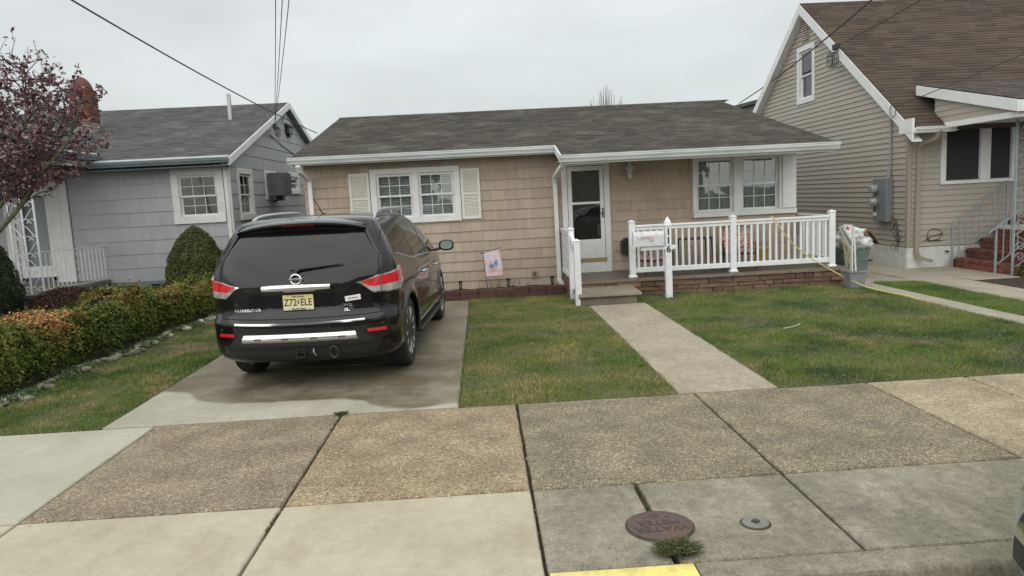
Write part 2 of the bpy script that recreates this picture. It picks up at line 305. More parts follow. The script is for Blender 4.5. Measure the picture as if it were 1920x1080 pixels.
# ------------------------------------------------------------------ mesh helpers
def I(p): return p
def F(o, u, n):
    """local frame on a wall: (along, outward, up) -> world"""
    o = Vector(o); u = Vector(u); n = Vector(n)
    return lambda p: o + u*p[0] + n*p[1] + Vector((0,0,1))*p[2]
class MB:
    def __init__(s, tf=None): s.v = []; s.f = []; s.t = []; s.tf = tf; s.sm = []
    def add(s, vs, fs, tint=.5, smooth=False):
        b = len(s.v)
        for p in vs: s.v.append(tuple(s.tf(p)) if s.tf else tuple(p))
        for f in fs: s.f.append([b+i for i in f]); s.t.append(tint); s.sm.append(smooth)
        return s
    def box(s, x0, x1, y0, y1, z0, z1, tint=.5, b=0.):
        if b <= 0:
            return s.add([(x0,y0,z0),(x1,y0,z0),(x1,y1,z0),(x0,y1,z0),(x0,y0,z1),(x1,y0,z1),(x1,y1,z1),(x0,y1,z1)],
                  [(0,3,2,1),(4,5,6,7),(0,1,5,4),(1,2,6,5),(2,3,7,6),(3,0,4,7)], tint)
        # bevelled box: chamfered by b
        vs = []
        for (x, sx) in ((x0,1),(x1,-1)):
            for (y, sy) in ((y0,1),(y1,-1)):
                for (z, sz) in ((z0,1),(z1,-1)):
                    vs += [(x, y+sy*b, z+sz*b), (x+sx*b, y, z+sz*b), (x+sx*b, y+sy*b, z)]
        bm = bmesh.new(); bv = [bm.verts.new(v) for v in vs]; r = bmesh.ops.convex_hull(bm, input=bv)
        bm.verts.index_update()
        vv = [tuple(v.co) for v in bm.verts]; ff = [[v.index for v in f.verts] for f in bm.faces]
        bm.free(); return s.add(vv, ff, tint)
    def prism(s, poly, a, b, axis='y', tint=.5):
        n = len(poly)
        def P(q, h):
            return {'y': (q[0], h, q[1]), 'x': (h, q[0], q[1]), 'z': (q[0], q[1], h)}[axis]
        vs = [P(q, a) for q in poly] + [P(q, b) for q in poly]
        fs = [list(range(n))[::-1], list(range(n, 2*n))] + [(i, (i+1) % n, n+(i+1) % n, n+i) for i in range(n)]
        return s.add(vs, fs, tint)
    def tube(s, pts, r, n=6, tint=.5, cap=True):
        pts = [Vector(p) for p in pts]; m = len(pts); rs = r if isinstance(r, (list, tuple)) else [r]*m
        vs = []; prev = None
        for i, p in enumerate(pts):
            d = (pts[min(i+1, m-1)] - pts[max(i-1, 0)])
            d = d.normalized() if d.length > 1e-9 else Vector((0,0,1))
            if prev is None:
                a = d.cross(Vector((0,0,1)) if abs(d.z) < .9 else Vector((1,0,0))).normalized()
            else:
                a = (prev - d*prev.dot(d)); a = a.normalized() if a.length > 1e-6 else d.orthogonal().normalized()
            prev = a; c = d.cross(a)
            for k in range(n):
                t = 2*math.pi*k/n; vs.append(p + (a*math.cos(t) + c*math.sin(t))*rs[i])
        fs = []
        for i in range(m-1):
            for k in range(n): fs.append((i*n+k, i*n+(k+1) % n, (i+1)*n+(k+1) % n, (i+1)*n+k))
        if cap: fs.append(list(range(n))[::-1]); fs.append(list(range((m-1)*n, m*n)))
        return s.add(vs, fs, tint, smooth=n > 4)
    def bar(s, p0, p1, w, h=None, tint=.5):
        """square bar between two points"""
        h = h or w; p0 = Vector(p0); p1 = Vector(p1); d = (p1-p0).normalized()
        a = d.cross(Vector((0,0,1))); a = a.normalized() if a.length > .05 else Vector((1,0,0)); c = d.cross(a)
        vs = []
        for p in (p0, p1):
            for i, j in ((-1,-1),(1,-1),(1,1),(-1,1)): vs.append(p + a*(i*w/2) + c*(j*h/2))
        return s.add(vs, [(0,3,2,1),(4,5,6,7),(0,1,5,4),(1,2,6,5),(2,3,7,6),(3,0,4,7)], tint)
    def lathe(s, prof, c=(0,0,0), axis='z', n=20, tint=.5):
        vs = []; m = len(prof)
        for (r, h) in prof:
            for k in range(n):
                t = 2*math.pi*k/n; a, b = r*math.cos(t), r*math.sin(t)
                q = {'z': (a, b, h), 'y': (a, h, b), 'x': (h, a, b)}[axis]
                vs.append((c[0]+q[0], c[1]+q[1], c[2]+q[2]))
        fs = [(i*n+k, i*n+(k+1) % n, (i+1)*n+(k+1) % n, (i+1)*n+k) for i in range(m-1) for k in range(n)]
        fs.append(list(range(n))[::-1]); fs.append(list(range((m-1)*n, m*n)))
        return s.add(vs, fs, tint, True)
    def build(s, name, mat, parent=None, smooth=None, auto=None):
        off = Vector((0,0,0)); q = parent
        while q is not None: off += q.location; q = q.parent
        me = bpy.data.meshes.new(name)
        me.from_pydata([(v[0]-off.x, v[1]-off.y, v[2]-off.z) for v in s.v], [], s.f)
        sm = s.sm if smooth is None else [smooth]*len(s.f)
        me.polygons.foreach_set('use_smooth', sm)
        a = me.attributes.new('tint', 'FLOAT', 'FACE'); a.data.foreach_set('value', s.t)
        bm = bmesh.new(); bm.from_mesh(me); bmesh.ops.recalc_face_normals(bm, faces=bm.faces); bm.to_mesh(me); bm.free()
        if mat: me.materials.append(mat)
        if smooth or any(sm): me.set_sharp_from_angle(angle=R(auto or 40))
        o = bpy.data.objects.new(name, me); C.objects.link(o)
        if parent is not None: o.parent = parent
        return o
def tag(o, label=None, cat=None, group=None, kind=None):
    if label: o['label'] = label
    if cat: o['category'] = cat
    if group: o['group'] = group
    if kind: o['kind'] = kind
    return o
def thing(name, loc, label, cat, group=None):
    o = bpy.data.objects.new(name, None); o.empty_display_size = .2; o.location = loc; C.objects.link(o)
    return tag(o, label, cat, group)
def struct(o): o['kind'] = 'structure'; return o
def sempty(name, loc=(0,0,0)):
    o = bpy.data.objects.new(name, None); o.location = loc; C.objects.link(o); return struct(o)
def copy_tree(o, parent=None):
    c = o.copy(); C.objects.link(c)
    if parent is not None: c.parent = parent
    for ch in list(o.children): copy_tree(ch, c)
    return c
def np_mesh(name, V, Fc, tint, mat, parent=None, smooth=False):
    """V (n,3) float, Fc (m,k) int with k = 3 or 4"""
    off = Vector((0,0,0)); q = parent
    while q is not None: off += q.location; q = q.parent
    V = V - np.array([off.x, off.y, off.z])
    me = bpy.data.meshes.new(name); k = Fc.shape[1]; m = len(Fc)
    me.vertices.add(len(V)); me.vertices.foreach_set('co', V.astype(np.float32).ravel())
    me.loops.add(m*k); me.loops.foreach_set('vertex_index', Fc.astype(np.int32).ravel())
    me.polygons.add(m); me.polygons.foreach_set('loop_start', np.arange(0, m*k, k, dtype=np.int32))
    try: me.polygons.foreach_set('loop_total', np.full(m, k, dtype=np.int32))
    except Exception: pass
    me.update(calc_edges=True)
    a = me.attributes.new('tint', 'FLOAT', 'FACE'); a.data.foreach_set('value', tint.astype(np.float32))
    me.materials.append(mat); o = bpy.data.objects.new(name, me); C.objects.link(o)
    if parent is not None: o.parent = parent
    return o
def leaves(P, Nrm, size, tint, name, mat, parent, jitter=.8, aspect=1.6, fold=True):
    """one leaf (a quad, pointed) per point of P, facing roughly Nrm"""
    n = len(P); Nn = Nrm + rng.normal(0, jitter, (n,3)); Nn /= np.linalg.norm(Nn, axis=1)[:,None]
    A = np.cross(Nn, rng.normal(0,1,(n,3))); A /= np.linalg.norm(A, axis=1)[:,None]; B = np.cross(Nn, A)
    s = (size*rng.uniform(.6,1.3,n))[:,None]
    V = np.stack([P - A*s*.5*aspect, P + B*s*.36 + Nn*s*.1, P + A*s*.5*aspect, P - B*s*.36 + Nn*s*.1], 1).reshape(-1,3)
    Fc = np.arange(n*4).reshape(n,4)
    return np_mesh(name, V, Fc, tint, mat, parent)

# ---- text as flat mesh
def text_mb(body, size, ext, tf, align='CENTER', bold=0.0, xs=1.0):
    cu = bpy.data.curves.new('t', 'FONT'); cu.body = body; cu.size = size; cu.extrude = ext; cu.align_x = align; cu.align_y = 'CENTER'
    cu.offset = bold; cu.resolution_u = 3
    o = bpy.data.objects.new('t', cu); C.objects.link(o); bpy.context.view_layer.update()
    me = bpy.data.meshes.new_from_object(o.evaluated_get(bpy.context.evaluated_depsgraph_get()))
    mb = MB(); mb.add([tf((v.co.x*xs, v.co.z, v.co.y)) for v in me.vertices], [list(p.vertices) for p in me.polygons])
    bpy.data.objects.remove(o); bpy.data.curves.remove(cu); bpy.data.meshes.remove(me)
    return mb

# ---- walls
def wall_holes(name, mat, parent, tf, u0, u1, z0, z1, holes, n0=-.12, n1=0., top=None):
    """backing wall with rectangular openings; top(u) optionally limits the height (gables)"""
    mb = MB(tf); us = sorted({u0, u1, *[h[0] for h in holes if u0 < h[0] < u1], *[h[1] for h in holes if u0 < h[1] < u1]})
    zs = sorted({z0, z1, *[h[2] for h in holes], *[h[3] for h in holes]})
    for a, b in zip(us, us[1:]):
        for c, d in zip(zs, zs[1:]):
            mu, mz = (a+b)/2, (c+d)/2
            if any(h[0] < mu < h[1] and h[2] < mz < h[3] for h in holes): continue
            mb.box(a, b, n0, n1, c, d)
    return mb.build(name, mat, parent)
def siding(name, mat, parent, tf, z0, z1, expo, ul, ur, holes=(), width=None, t=.017, gap=.0015, cap=300):
    """courses of siding as single pieces, the lower edge of each course standing proud"""
    k = 0; z = z0; row = 0; rest = MB(tf)
    while z < z1 - .01:
        zt = min(z+expo, z1); a, b = min(ul(z), ul(zt)), max(ur(z), ur(zt))
        cuts = [a]
        if width:
            x = a + random.uniform(.2, 1)*width[1]
            while x < b - .06: cuts.append(x); x += random.uniform(*width)
        cuts.append(b)
        for p, q in zip(cuts, cuts[1:]):
            segs = [(p, q, z, zt)]
            for h in holes:
                new = []
                for (sa, sb, sz, st) in segs:
                    if h[0] >= sb or h[1] <= sa or h[2] >= st or h[3] <= sz: new.append((sa, sb, sz, st)); continue
                    if h[0] > sa: new.append((sa, h[0], sz, st))
                    if h[1] < sb: new.append((h[1], sb, sz, st))
                    m0, m1 = max(sa, h[0]), min(sb, h[1])
                    if h[2] > sz: new.append((m0, m1, sz, h[2]))
                    if h[3] < st: new.append((m0, m1, h[3], st))
                segs = new
            for (sa, sb, sz, st) in segs:
                if sb-sa < .012 or st-sz < .008: continue
                a0, b0 = max(sa, ul(sz)), min(sb, ur(sz)); a1, b1 = max(sa, ul(st)), min(sb, ur(st))
                if b0-a0 < .01: continue
                if b1-a1 < .002: mid = min(max((a1+b1)/2, a0), b0); a1 = mid-.001; b1 = mid+.001
                jt = random.uniform(-.0015, .0015) if width else 0
                jz = random.uniform(0, .008) if width and sz == z and z > z0 + .01 else 0
                nb = .004 + (t+jt)*(1-(sz-z)/expo); nt_ = .004 + (t+jt)*(1-(st-z)/expo) - .001
                vs = [(a0+gap,0,sz-jz),(b0-gap,0,sz-jz),(b0-gap,nb,sz-jz),(a0+gap,nb,sz-jz),(a1+gap,0,st),(b1-gap,0,st),(b1-gap,nt_,st),(a1+gap,nt_,st)]
                fs = [(0,3,2,1),(4,5,6,7),(0,1,5,4),(1,2,6,5),(2,3,7,6),(3,0,4,7)]
                if k < cap: MB(tf).add(vs, fs).build(name, mat, parent)
                else: rest.add(vs, fs, random.random())
                k += 1
        z += expo; row += 1
    if rest.v: tag(rest.build(name+'s', mat, parent), kind='stuff')
def roof_plane(parent, mat, A, B, Cc, D, expo=.14, tabw=.3, thick=.012, deckmat=None, deck=.10, name='roof'):
    """A,B eave ends, Cc,D ridge ends (above A and B)"""
    A, B, Cc, D = map(Vector, (A, B, Cc, D)); nrm = (B-A).cross(Cc-A).normalized()
    if nrm.z < 0: nrm = -nrm
    mb = MB(); vs = [p for p in (A, B, D, Cc)]
    mb.add([p - nrm*deck for p in vs] + vs, [(0,3,2,1),(4,5,6,7),(0,1,5,4),(1,2,6,5),(2,3,7,6),(3,0,4,7)])
    deck_o = mb.build(name, deckmat or mat, parent)
    n = max(1, int(round((Cc-A).length/expo))); V = []; T = []
    for i in range(n):
        t0, t1 = i/n, (i+1)/n
        L0, R0, L1, R1 = A.lerp(Cc, t0), B.lerp(D, t0), A.lerp(Cc, t1), B.lerp(D, t1)
        wdt = (R0-L0).length; x = -random.uniform(0, tabw); band = random.uniform(-.08, .08)
        while x < wdt:
            wd = tabw*random.uniform(.5, 1.4); a = max(x, 0)/wdt; b = min(x+wd, wdt)/wdt; x += wd
            if b <= a: continue
            th = thick*random.choice((.55, 1.0, 1.0)) + random.uniform(0, .002); tt = min(1, max(0, random.betavariate(2, 2)+band))
            dn = (A-Cc).normalized()*random.uniform(0, .006)
            p0, p1 = L0.lerp(R0, a)+dn, L0.lerp(R0, b)+dn; q0, q1 = L1.lerp(R1, a), L1.lerp(R1, b)
            V += [p0+nrm*.001, p1+nrm*.001, p1+nrm*th, p0+nrm*th, q1+nrm*.0025, q0+nrm*.0025]; T += [tt]
    V = np.array([tuple(v) for v in V]); m = len(T); base = (np.arange(m)*6)[:,None]
    Fc = np.concatenate([base+np.array([0,1,2,3]), base+np.array([3,2,4,5])], 1).reshape(-1,4)
    o = np_mesh('shingles', V, Fc, np.repeat(np.array(T), 2), mat, deck_o); tag(o, kind='stuff')
    return deck_o

def window(parent, tf, u0, u1, z0, z1, panes, casing=.10, zm=None, grid=(3,2), low_grid=True, fm=None, gm=None, fill=None, proud=.035,
           name='window', sash=.036, mr=.012, sill=True, depth=.5):
    """cased window: casing (part) > sash, pane, muntin, blind or curtain, recess"""
    fm = fm or white; gm = gm or glass
    zb, zt = z0+casing, z1-casing
    mb = MB(tf)
    mb.box(u0, u1, 0, proud, zt, z1, b=.004); mb.box(u0, u1, 0, proud+(.02 if sill else 0), z0, zb-.002, b=.004)
    xs = [u0] + [x for p in panes for x in p] + [u1]
    for i in range(0, len(xs), 2): mb.box(xs[i], xs[i+1], 0, proud-.002, zb, zt, b=.003)
    for (a, b) in panes:       # jamb liners
        for x, sx in ((a, 1), (b, -1)): mb.box(min(x, x+sx*.012), max(x, x+sx*.012), -.10, 0, zb, zt)
        mb.box(a+.012, b-.012, -.10, 0, zt-.012, zt); mb.box(a+.012, b-.012, -.10, 0, zb, zb+.012)
    wo = mb.build(name, fm, parent)
    for (a, b) in panes:
        a2, b2 = a+.013, b-.013; z2, z3 = zb+.013, zt-.013; m = zm if zm else (z2+z3)/2
        for (c, d, nn) in ((m-.018, z3, -.012), (z2, m+.018, -.045)):
            s = MB(tf)
            s.box(a2, a2+sash, nn-.028, nn, c, d); s.box(b2-sash, b2, nn-.028, nn, c, d)
            s.box(a2+sash, b2-sash, nn-.028, nn, d-(sash if d == z3 else .036), d); s.box(a2+sash, b2-sash, nn-.028, nn, c, c+(.036 if c != z2 else sash))
            s.build('sash', fm, wo)
            p0, p1, p2, p3 = a2+sash, b2-sash, c+(.036 if c != z2 else sash), d-(sash if d == z3 else .036)
            MB(tf).box(p0, p1, nn-.018, nn-.013, p2, p3).build('pane', gm, wo)
            if grid and (low_grid or d == z3):
                g = MB(tf)
                for i in range(1, grid[0]): x = p0+(p1-p0)*i/grid[0]; g.box(x-mr/2, x+mr/2, nn-.0125, nn-.004, p2, p3)
                for j in range(1, grid[1]): zz = p2+(p3-p2)*j/grid[1]; g.box(p0, p1, nn-.0125, nn-.0045, zz-mr/2, zz+mr/2)
                g.build('muntin', fm, wo)
        if fill == 'blind':
            s = MB(tf); zz = z2
            while zz < z3: s.add([(a2, -.115, zz), (b2, -.115, zz), (b2, -.135, zz+.036), (a2, -.135, zz+.036), (a2, -.115, zz+.003), (b2, -.115, zz+.003), (b2, -.135, zz+.039), (a2, -.135, zz+.039)],
                                 [(0,3,2,1),(4,5,6,7),(0,1,5,4),(1,2,6,5),(2,3,7,6),(3,0,4,7)]); zz += .045
            tag(s.build('blind', blindm, wo), kind='stuff')
        elif fill == 'curtain':
            for side in (0, 1):
                n = 46; V = []; w_ = (b2-a2)*(.47 if side else .53); o0 = a2 if not side else b2-w_
                for k in range(n+1):
                    x = o0 + w_*k/n; y = -.14 + .022*math.sin(k*1.15+side) + .008*math.sin(k*.37)
                    V += [(x, y, z2), (x, y, z3)]
                MB(tf).add(V, [(2*k, 2*k+2, 2*k+3, 2*k+1) for k in range(n)], smooth=True).build('curtain', curtm, wo)
        elif fill == 'screen':
            MB(tf).box(a2, b2, -.006, -.004, z2, z3).build('insect_screen', screen, wo)
        elif fill == 'shade':
            MB(tf).box(a2, b2, -.10, -.097, m, z3).build('roller_shade', blindm, wo)
    a, b = min(p[0] for p in panes), max(p[1] for p in panes)
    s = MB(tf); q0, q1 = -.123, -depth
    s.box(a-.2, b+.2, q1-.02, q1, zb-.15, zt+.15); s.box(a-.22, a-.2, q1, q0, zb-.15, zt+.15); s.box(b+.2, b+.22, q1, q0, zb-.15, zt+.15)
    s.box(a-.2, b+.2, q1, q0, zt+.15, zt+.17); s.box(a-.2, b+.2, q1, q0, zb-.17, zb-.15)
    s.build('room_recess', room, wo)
    return wo
def gutter(parent, tf, u0, u1, z, mat=None, hgt=.12, dep=.12, name='gutter'):
    """K-style gutter seen from below and in front; its back at n=0, top at z"""
    prof = [(0, z-hgt), (dep*.62, z-hgt), (dep*.72, z-hgt*.72), (dep*.92, z-hgt*.42), (dep*.92, z-hgt*.16), (dep, z-hgt*.14), (dep, z), (dep*.93, z), (dep*.93, z-.012), (0, z-.012)]
    mb = MB(tf); n = len(prof)
    vs = [(u0, a, b) for a, b in prof] + [(u1, a, b) for a, b in prof]
    mb.add(vs, [list(range(n))[::-1], list(range(n, 2*n))] + [(i, (i+1) % n, n+(i+1) % n, n+i) for i in range(n)])
    return mb.build(name, mat or gutter_w, parent)
def spout(parent, pts, w, d, mat, name='downspout'):
    mb = MB()
    for a, b in zip(pts, pts[1:]):
        a = Vector(a); b = Vector(b); e = (b-a).normalized()*w*.22
        mb.bar(a-e, b+e, w, d)
    return mb.build(name, mat, parent)

# ================================================================== GROUND AND PAVING
def slab_mb(x0, x1, y0, y1, top=0., dep=.08, ch=.008, jit=.004, step=.09, skirt=True):
    pts = []
    def edge(a, b):
        L = math.dist(a, b); n = max(2, int(L/step))
        for i in range(n):
            t = i/n; pts.append((a[0]+(b[0]-a[0])*t + random.uniform(-jit, jit), a[1]+(b[1]-a[1])*t + random.uniform(-jit, jit)))
    edge((x0,y0),(x1,y0)); edge((x1,y0),(x1,y1)); edge((x1,y1),(x0,y1)); edge((x0,y1),(x0,y0))
    cx, cy = (x0+x1)/2, (y0+y1)/2; n = len(pts)
    def inn(p): return (p[0]+ch*(1 if p[0] < cx else -1)*(1 if min(abs(p[0]-x0), abs(p[0]-x1)) < .05 else 0), p[1]+ch*(1 if p[1] < cy else -1)*(1 if min(abs(p[1]-y0), abs(p[1]-y1)) < .05 else 0))
    vs = [(*p, top-dep) for p in pts] + [(*p, top-ch) for p in pts] + [(*inn(p), top) for p in pts]
    fs = [(i, (i+1) % n, n+(i+1) % n, n+i) for i in range(n)] + [(n+i, n+(i+1) % n, 2*n+(i+1) % n, 2*n+i) for i in range(n)] + [list(range(2*n, 3*n))]
    return MB().add(vs, fs)
struct(MB().add([(-400,-400,-.2),(400,-400,-.2),(400,600,-.2),(-400,600,-.2)], [(0,1,2,3)]).build('ground', farground))
struct(MB().add([(-60,-9,-.13),(60,-9,-.13),(60,3.30,-.13),(-60,3.30,-.13)], [(0,1,2,3)]).build('road', asphalt))
struct(MB().box(-60,60,3.16,40,-.19,-.045).build('lot_base', jointm))
g = .020
sw = sempty('sidewalk')
XA = [(-9.0,-6.0,conc_left),(-6.0,-2.88,conc_left),(-2.88,-1.30,agg1),(-1.30,.22,agg2),(.22,1.79,agg3),(1.79,3.33,agg3),(3.33,4.23,agg4),(4.23,5.8,agg4),(5.8,7.4,agg3),(7.4,9.0,agg4)]
for a, b, m in XA: slab_mb(a+g/2, b-g/2, 4.29+g/2, 6.165, jit=.0035 if m not in (conc_left,) else .001).build('slab', m, sw)
XB = [(-9.0,-6.0,conc_light,3.12),(-6.0,-4.45,conc_light,3.12),(-4.45,-2.88,conc_light,3.12),(-2.88,-1.30,conc_light,3.12),(-1.30,.22,conc_light,3.24),(.22,.86,conc_grey,3.30),(.86,1.79,conc_grey,3.30),(1.79,3.4,conc_grey,3.30),(3.4,5.0,conc_grey,3.30),(5.0,9.0,conc_grey,3.30)]
for a, b, m, y0 in XB: slab_mb(a+(g*.8 if a == .86 else g/2), b-(g*.8 if b == .86 else g/2), y0, 4.29-g/2, jit=.0015).build('slab', m, sw)
kb = sempty('kerb')
def kerb_mb(x0, x1, top=0.):
    prof = [(3.285,-.16),(3.285,top-.004),(3.281,top),(3.15,top-.003),(3.125,top-.012),(3.112,top-.035),(3.09,-.135),(3.09,-.16)]
    n = len(prof); k = max(2, int((x1-x0)/.25)); vs = []
    for i in range(k+1):
        x = x0+(x1-x0)*i/k
        for (y, z) in prof: vs.append((x, y+random.uniform(-.002,.002), z+random.uniform(-.0012,.0012)))
    fs = [(i*n+j, i*n+(j+1) % n, (i+1)*n+(j+1) % n, (i+1)*n+j) for i in range(k) for j in range(n)] + [list(range(n))[::-1], list(range(k*n, (k+1)*n))]
    return MB().add(vs, fs, smooth=True)
kerb_mb(.235, .93).build('kerb_stone', yellowp, kb)['label'] = 'yellow painted kerb stone'
for a, b in ((.938, 4.0), (4.01, 7.0), (7.01, 12)): kerb_mb(a, b).build('kerb_stone', conc_grey, kb)
struct(MB().add([(-9,3.115,-.012),(.2,3.115,-.012),(.2,2.6,-.128),(-9,2.6,-.128),(-9,3.115,-.2),(.2,3.115,-.2),(.2,2.6,-.2),(-9,2.6,-.2)], [(0,1,2,3),(3,2,6,7),(0,3,7,4),(1,5,6,2)]).build('driveway_apron', conc_light))
# driveway slabs
dr = sempty('driveway')
for y0, y1 in ((6.18, 8.10), (8.10, 10.05), (10.05, 12.05), (12.05, 12.86)):
    slab_mb(-3.34, -.285, y0+g/2, y1-g/2, jit=.001, top=.006).build('slab', conc_drv, dr)
gp = sempty('front_path')
for y0, y1 in ((6.18, 7.74), (7.74, 9.38), (9.38, 11.42)): slab_mb(1.655, 2.55, y0+.004, y1-.004, jit=.004, top=.006, step=.07).build('slab', conc_path, gp)
sp1 = sempty('narrow_side_path')
for i in range(6): slab_mb(6.30, 6.66, 6.18+i*1.0, 6.18+(i+1)*1.0-.008, jit=.006, top=.004, step=.07).build('slab', conc_side, sp1)
sp2 = sempty('neighbour_path')
for i in range(5): slab_mb(7.45, 8.22, 6.18+i*1.25, 6.18+(i+1)*1.25-.01, jit=.006, top=.004).build('slab', conc_side, sp2)
slab_mb(7.45, 8.27, 12.44, 14.6, jit=.004, top=.004).build('slab', conc_side, sp2); slab_mb(8.28, 9.12, 11.9, 13.84, jit=.004, top=.004).build('slab', conc_side, sp2)
slab_mb(6.9, 8.27, 14.6, 24, jit=.004, top=.004).build('slab', conc_side, sp2)
slab_mb(6.34, 7.40, 12.2, 14.6, jit=.01, top=.003).build('slab', conc_side, sp2)
# soil under the lawns and beds
for nm, r_, m in (('lawn_soil', (-4.95,-3.36,6.18,14.6), soil), ('lawn_soil', (-.27,1.645,6.18,12.88), soil), ('lawn_soil', (2.56,6.29,6.18,12.28), soil), ('lawn_soil', (6.67,7.44,6.18,12.2), soil),
                 ('mulch_bed', (8.23,13,6.18,11.88), mulch), ('mulch_bed', (-12,-4.96,6.18,15.4), mulch), ('lawn_soil', (1.50,2.57,11.43,12.33), soil), ('side_yard_soil', (-5.1,-3.3,14.61,30), soil), ('lot_soil', (-3.3,6.2,13.7,30), soil)):
    struct(MB().box(r_[0], r_[1], r_[2], r_[3], -.04, -.002).build(nm, m))

def fbm(P, sc, seed=0.):
    return np.array([mnoise.fractal(Vector((x*sc+seed, y*sc+seed, seed)), 1.0, 2.0, 3) for x, y in P[:, :2]])
def grass(name, mat, rects, dens, h=.035, wdt=.0038, label=None, bald=None):
    Ps = []
    for (x0, x1, y0, y1, k) in rects:
        n = int((x1-x0)*(y1-y0)*dens*k); P = np.stack([rng.uniform(x0, x1, n), rng.uniform(y0, y1, n), np.zeros(n)], 1); Ps.append(P)
    P = np.concatenate(Ps); n = len(P); P[:, :2] += rng.normal(0, .019, (n, 2))
    # patchiness from a coarse field, looked up per blade
    gx = np.arange(P[:,0].min()-.2, P[:,0].max()+.3, .12); gy = np.arange(P[:,1].min()-.2, P[:,1].max()+.3, .12)
    G = np.array([[mnoise.fractal(Vector((a*1.6, b*1.6, 3.1)), 1.0, 2.0, 4) for b in gy] for a in gx])
    ix = ((P[:,0]-gx[0])/.12).astype(int); iy = ((P[:,1]-gy[0])/.12).astype(int); fld = G[ix, iy]
    hh = .82*h*rng.uniform(.5, 1.3, n)*(1+.95*np.clip(fld, -.6, 1)) ; az = rng.uniform(0, 2*np.pi, n); ln = rng.uniform(.1, 1.0, n)*hh
    d = np.stack([np.cos(az), np.sin(az), np.zeros(n)], 1); s = np.stack([-np.sin(az), np.cos(az), np.zeros(n)], 1)
    az2 = rng.uniform(0, 2*np.pi, n); s = np.stack([np.cos(az2), np.sin(az2), np.zeros(n)], 1)*(wdt/2*rng.uniform(.6,1.5,n))[:,None]
    tip = P + d*ln[:,None]; tip[:,2] += hh
    V = np.stack([P-s, P+s, tip], 1).reshape(-1,3); V[:,2] -= .002
    o = np_mesh(name, V, np.arange(n*3).reshape(n,3), rng.uniform(0,1,n), mat)
    return tag(o, label, 'grass', kind='stuff')
gm_left = grassmat('grass_patchy', (.10,.185,.028), (.155,.21,.045), (.42,.32,.17), (.045,.12,.022), .48, .60, 3.)
gm_mid = grassmat('grass_olive', (.205,.235,.058), (.14,.205,.038), (.40,.33,.15), (.085,.16,.028), .46, .64, 9.)
gm_right = grassmat('grass_green', (.115,.20,.033), (.185,.23,.052), (.38,.29,.15), (.035,.10,.028), .52, .66, 14.)
gm_strip = grassmat('grass_bright', (.11,.205,.032), (.15,.22,.04), (.3,.25,.12), (.05,.13,.022), .60, .8, 21.)
grass('left_lawn', gm_left, [(-5.0,-3.35,6.18,9,1.2),(-4.9,-3.35,9,14.6,.7)], 9500, label='patchy green and straw lawn strip between the hedge and driveway')
grass('middle_lawn', gm_mid, [(-.29,1.655,6.17,9,1.2),(-.27,1.65,9,12.88,.75)], 9500, .03, label='short olive lawn between the driveway and the front path')
grass('right_lawn', gm_right, [(2.54,6.30,6.17,9,1.1),(2.55,6.3,9,12.28,.75),(2.45,2.6,11.4,12.28,.9)], 9500, label='green lawn with darker patches in front of the porch')
grass('side_lawn', gm_strip, [(6.66,7.46,6.18,12.2,1)], 8500, .034, label='narrow bright lawn strip between the two side paths')
# ================================================================== TAN HOUSE
YW = 13.65
th = thing('tan_house', (1.4, YW, 0), 'low tan shingle-sided house with grey-brown roof and white gutters, centre of the view', 'house')
WX0, WX1, ZT = -3.2, 5.97, 2.62
tfw = F((0, YW, 0), (1,0,0), (0,-1,0))
rz = lambda Y: 2.67 + .2416*(Y-13.25)
lw = (-2.0,-.35,1.40,2.41); dw = (1.53,2.43,.30,2.40); bw = (4.0,5.97,1.22,2.40)
wall_holes('wall', tan_flat, th, tfw, WX0, WX1, .0, ZT, [(lw[0]+.09,lw[1]-.09,lw[2]+.09,lw[3]-.09), (1.60,2.36,.5,2.31), (4.08,5.66,1.31,2.31)])
for x0, x1 in ((WX0, WX0+.12), (WX1-.12, WX1)):
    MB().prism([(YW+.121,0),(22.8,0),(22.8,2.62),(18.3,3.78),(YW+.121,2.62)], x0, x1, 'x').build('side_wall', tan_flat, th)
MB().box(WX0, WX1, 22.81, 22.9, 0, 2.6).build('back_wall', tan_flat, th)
siding('shingle', tan, th, tfw, .08, ZT-.1, .1855, lambda z: WX0, lambda z: 1.53, [lw], (.22,.46), cap=400)
siding('shingle', tan, th, tfw, .305, ZT-.2, .1855, lambda z: 2.43, lambda z: WX1, [bw], (.22,.46), cap=400)
MB(tfw).box(WX0, 1.45, .001, .016, -.02, .075).build('foundation', found_w, th)
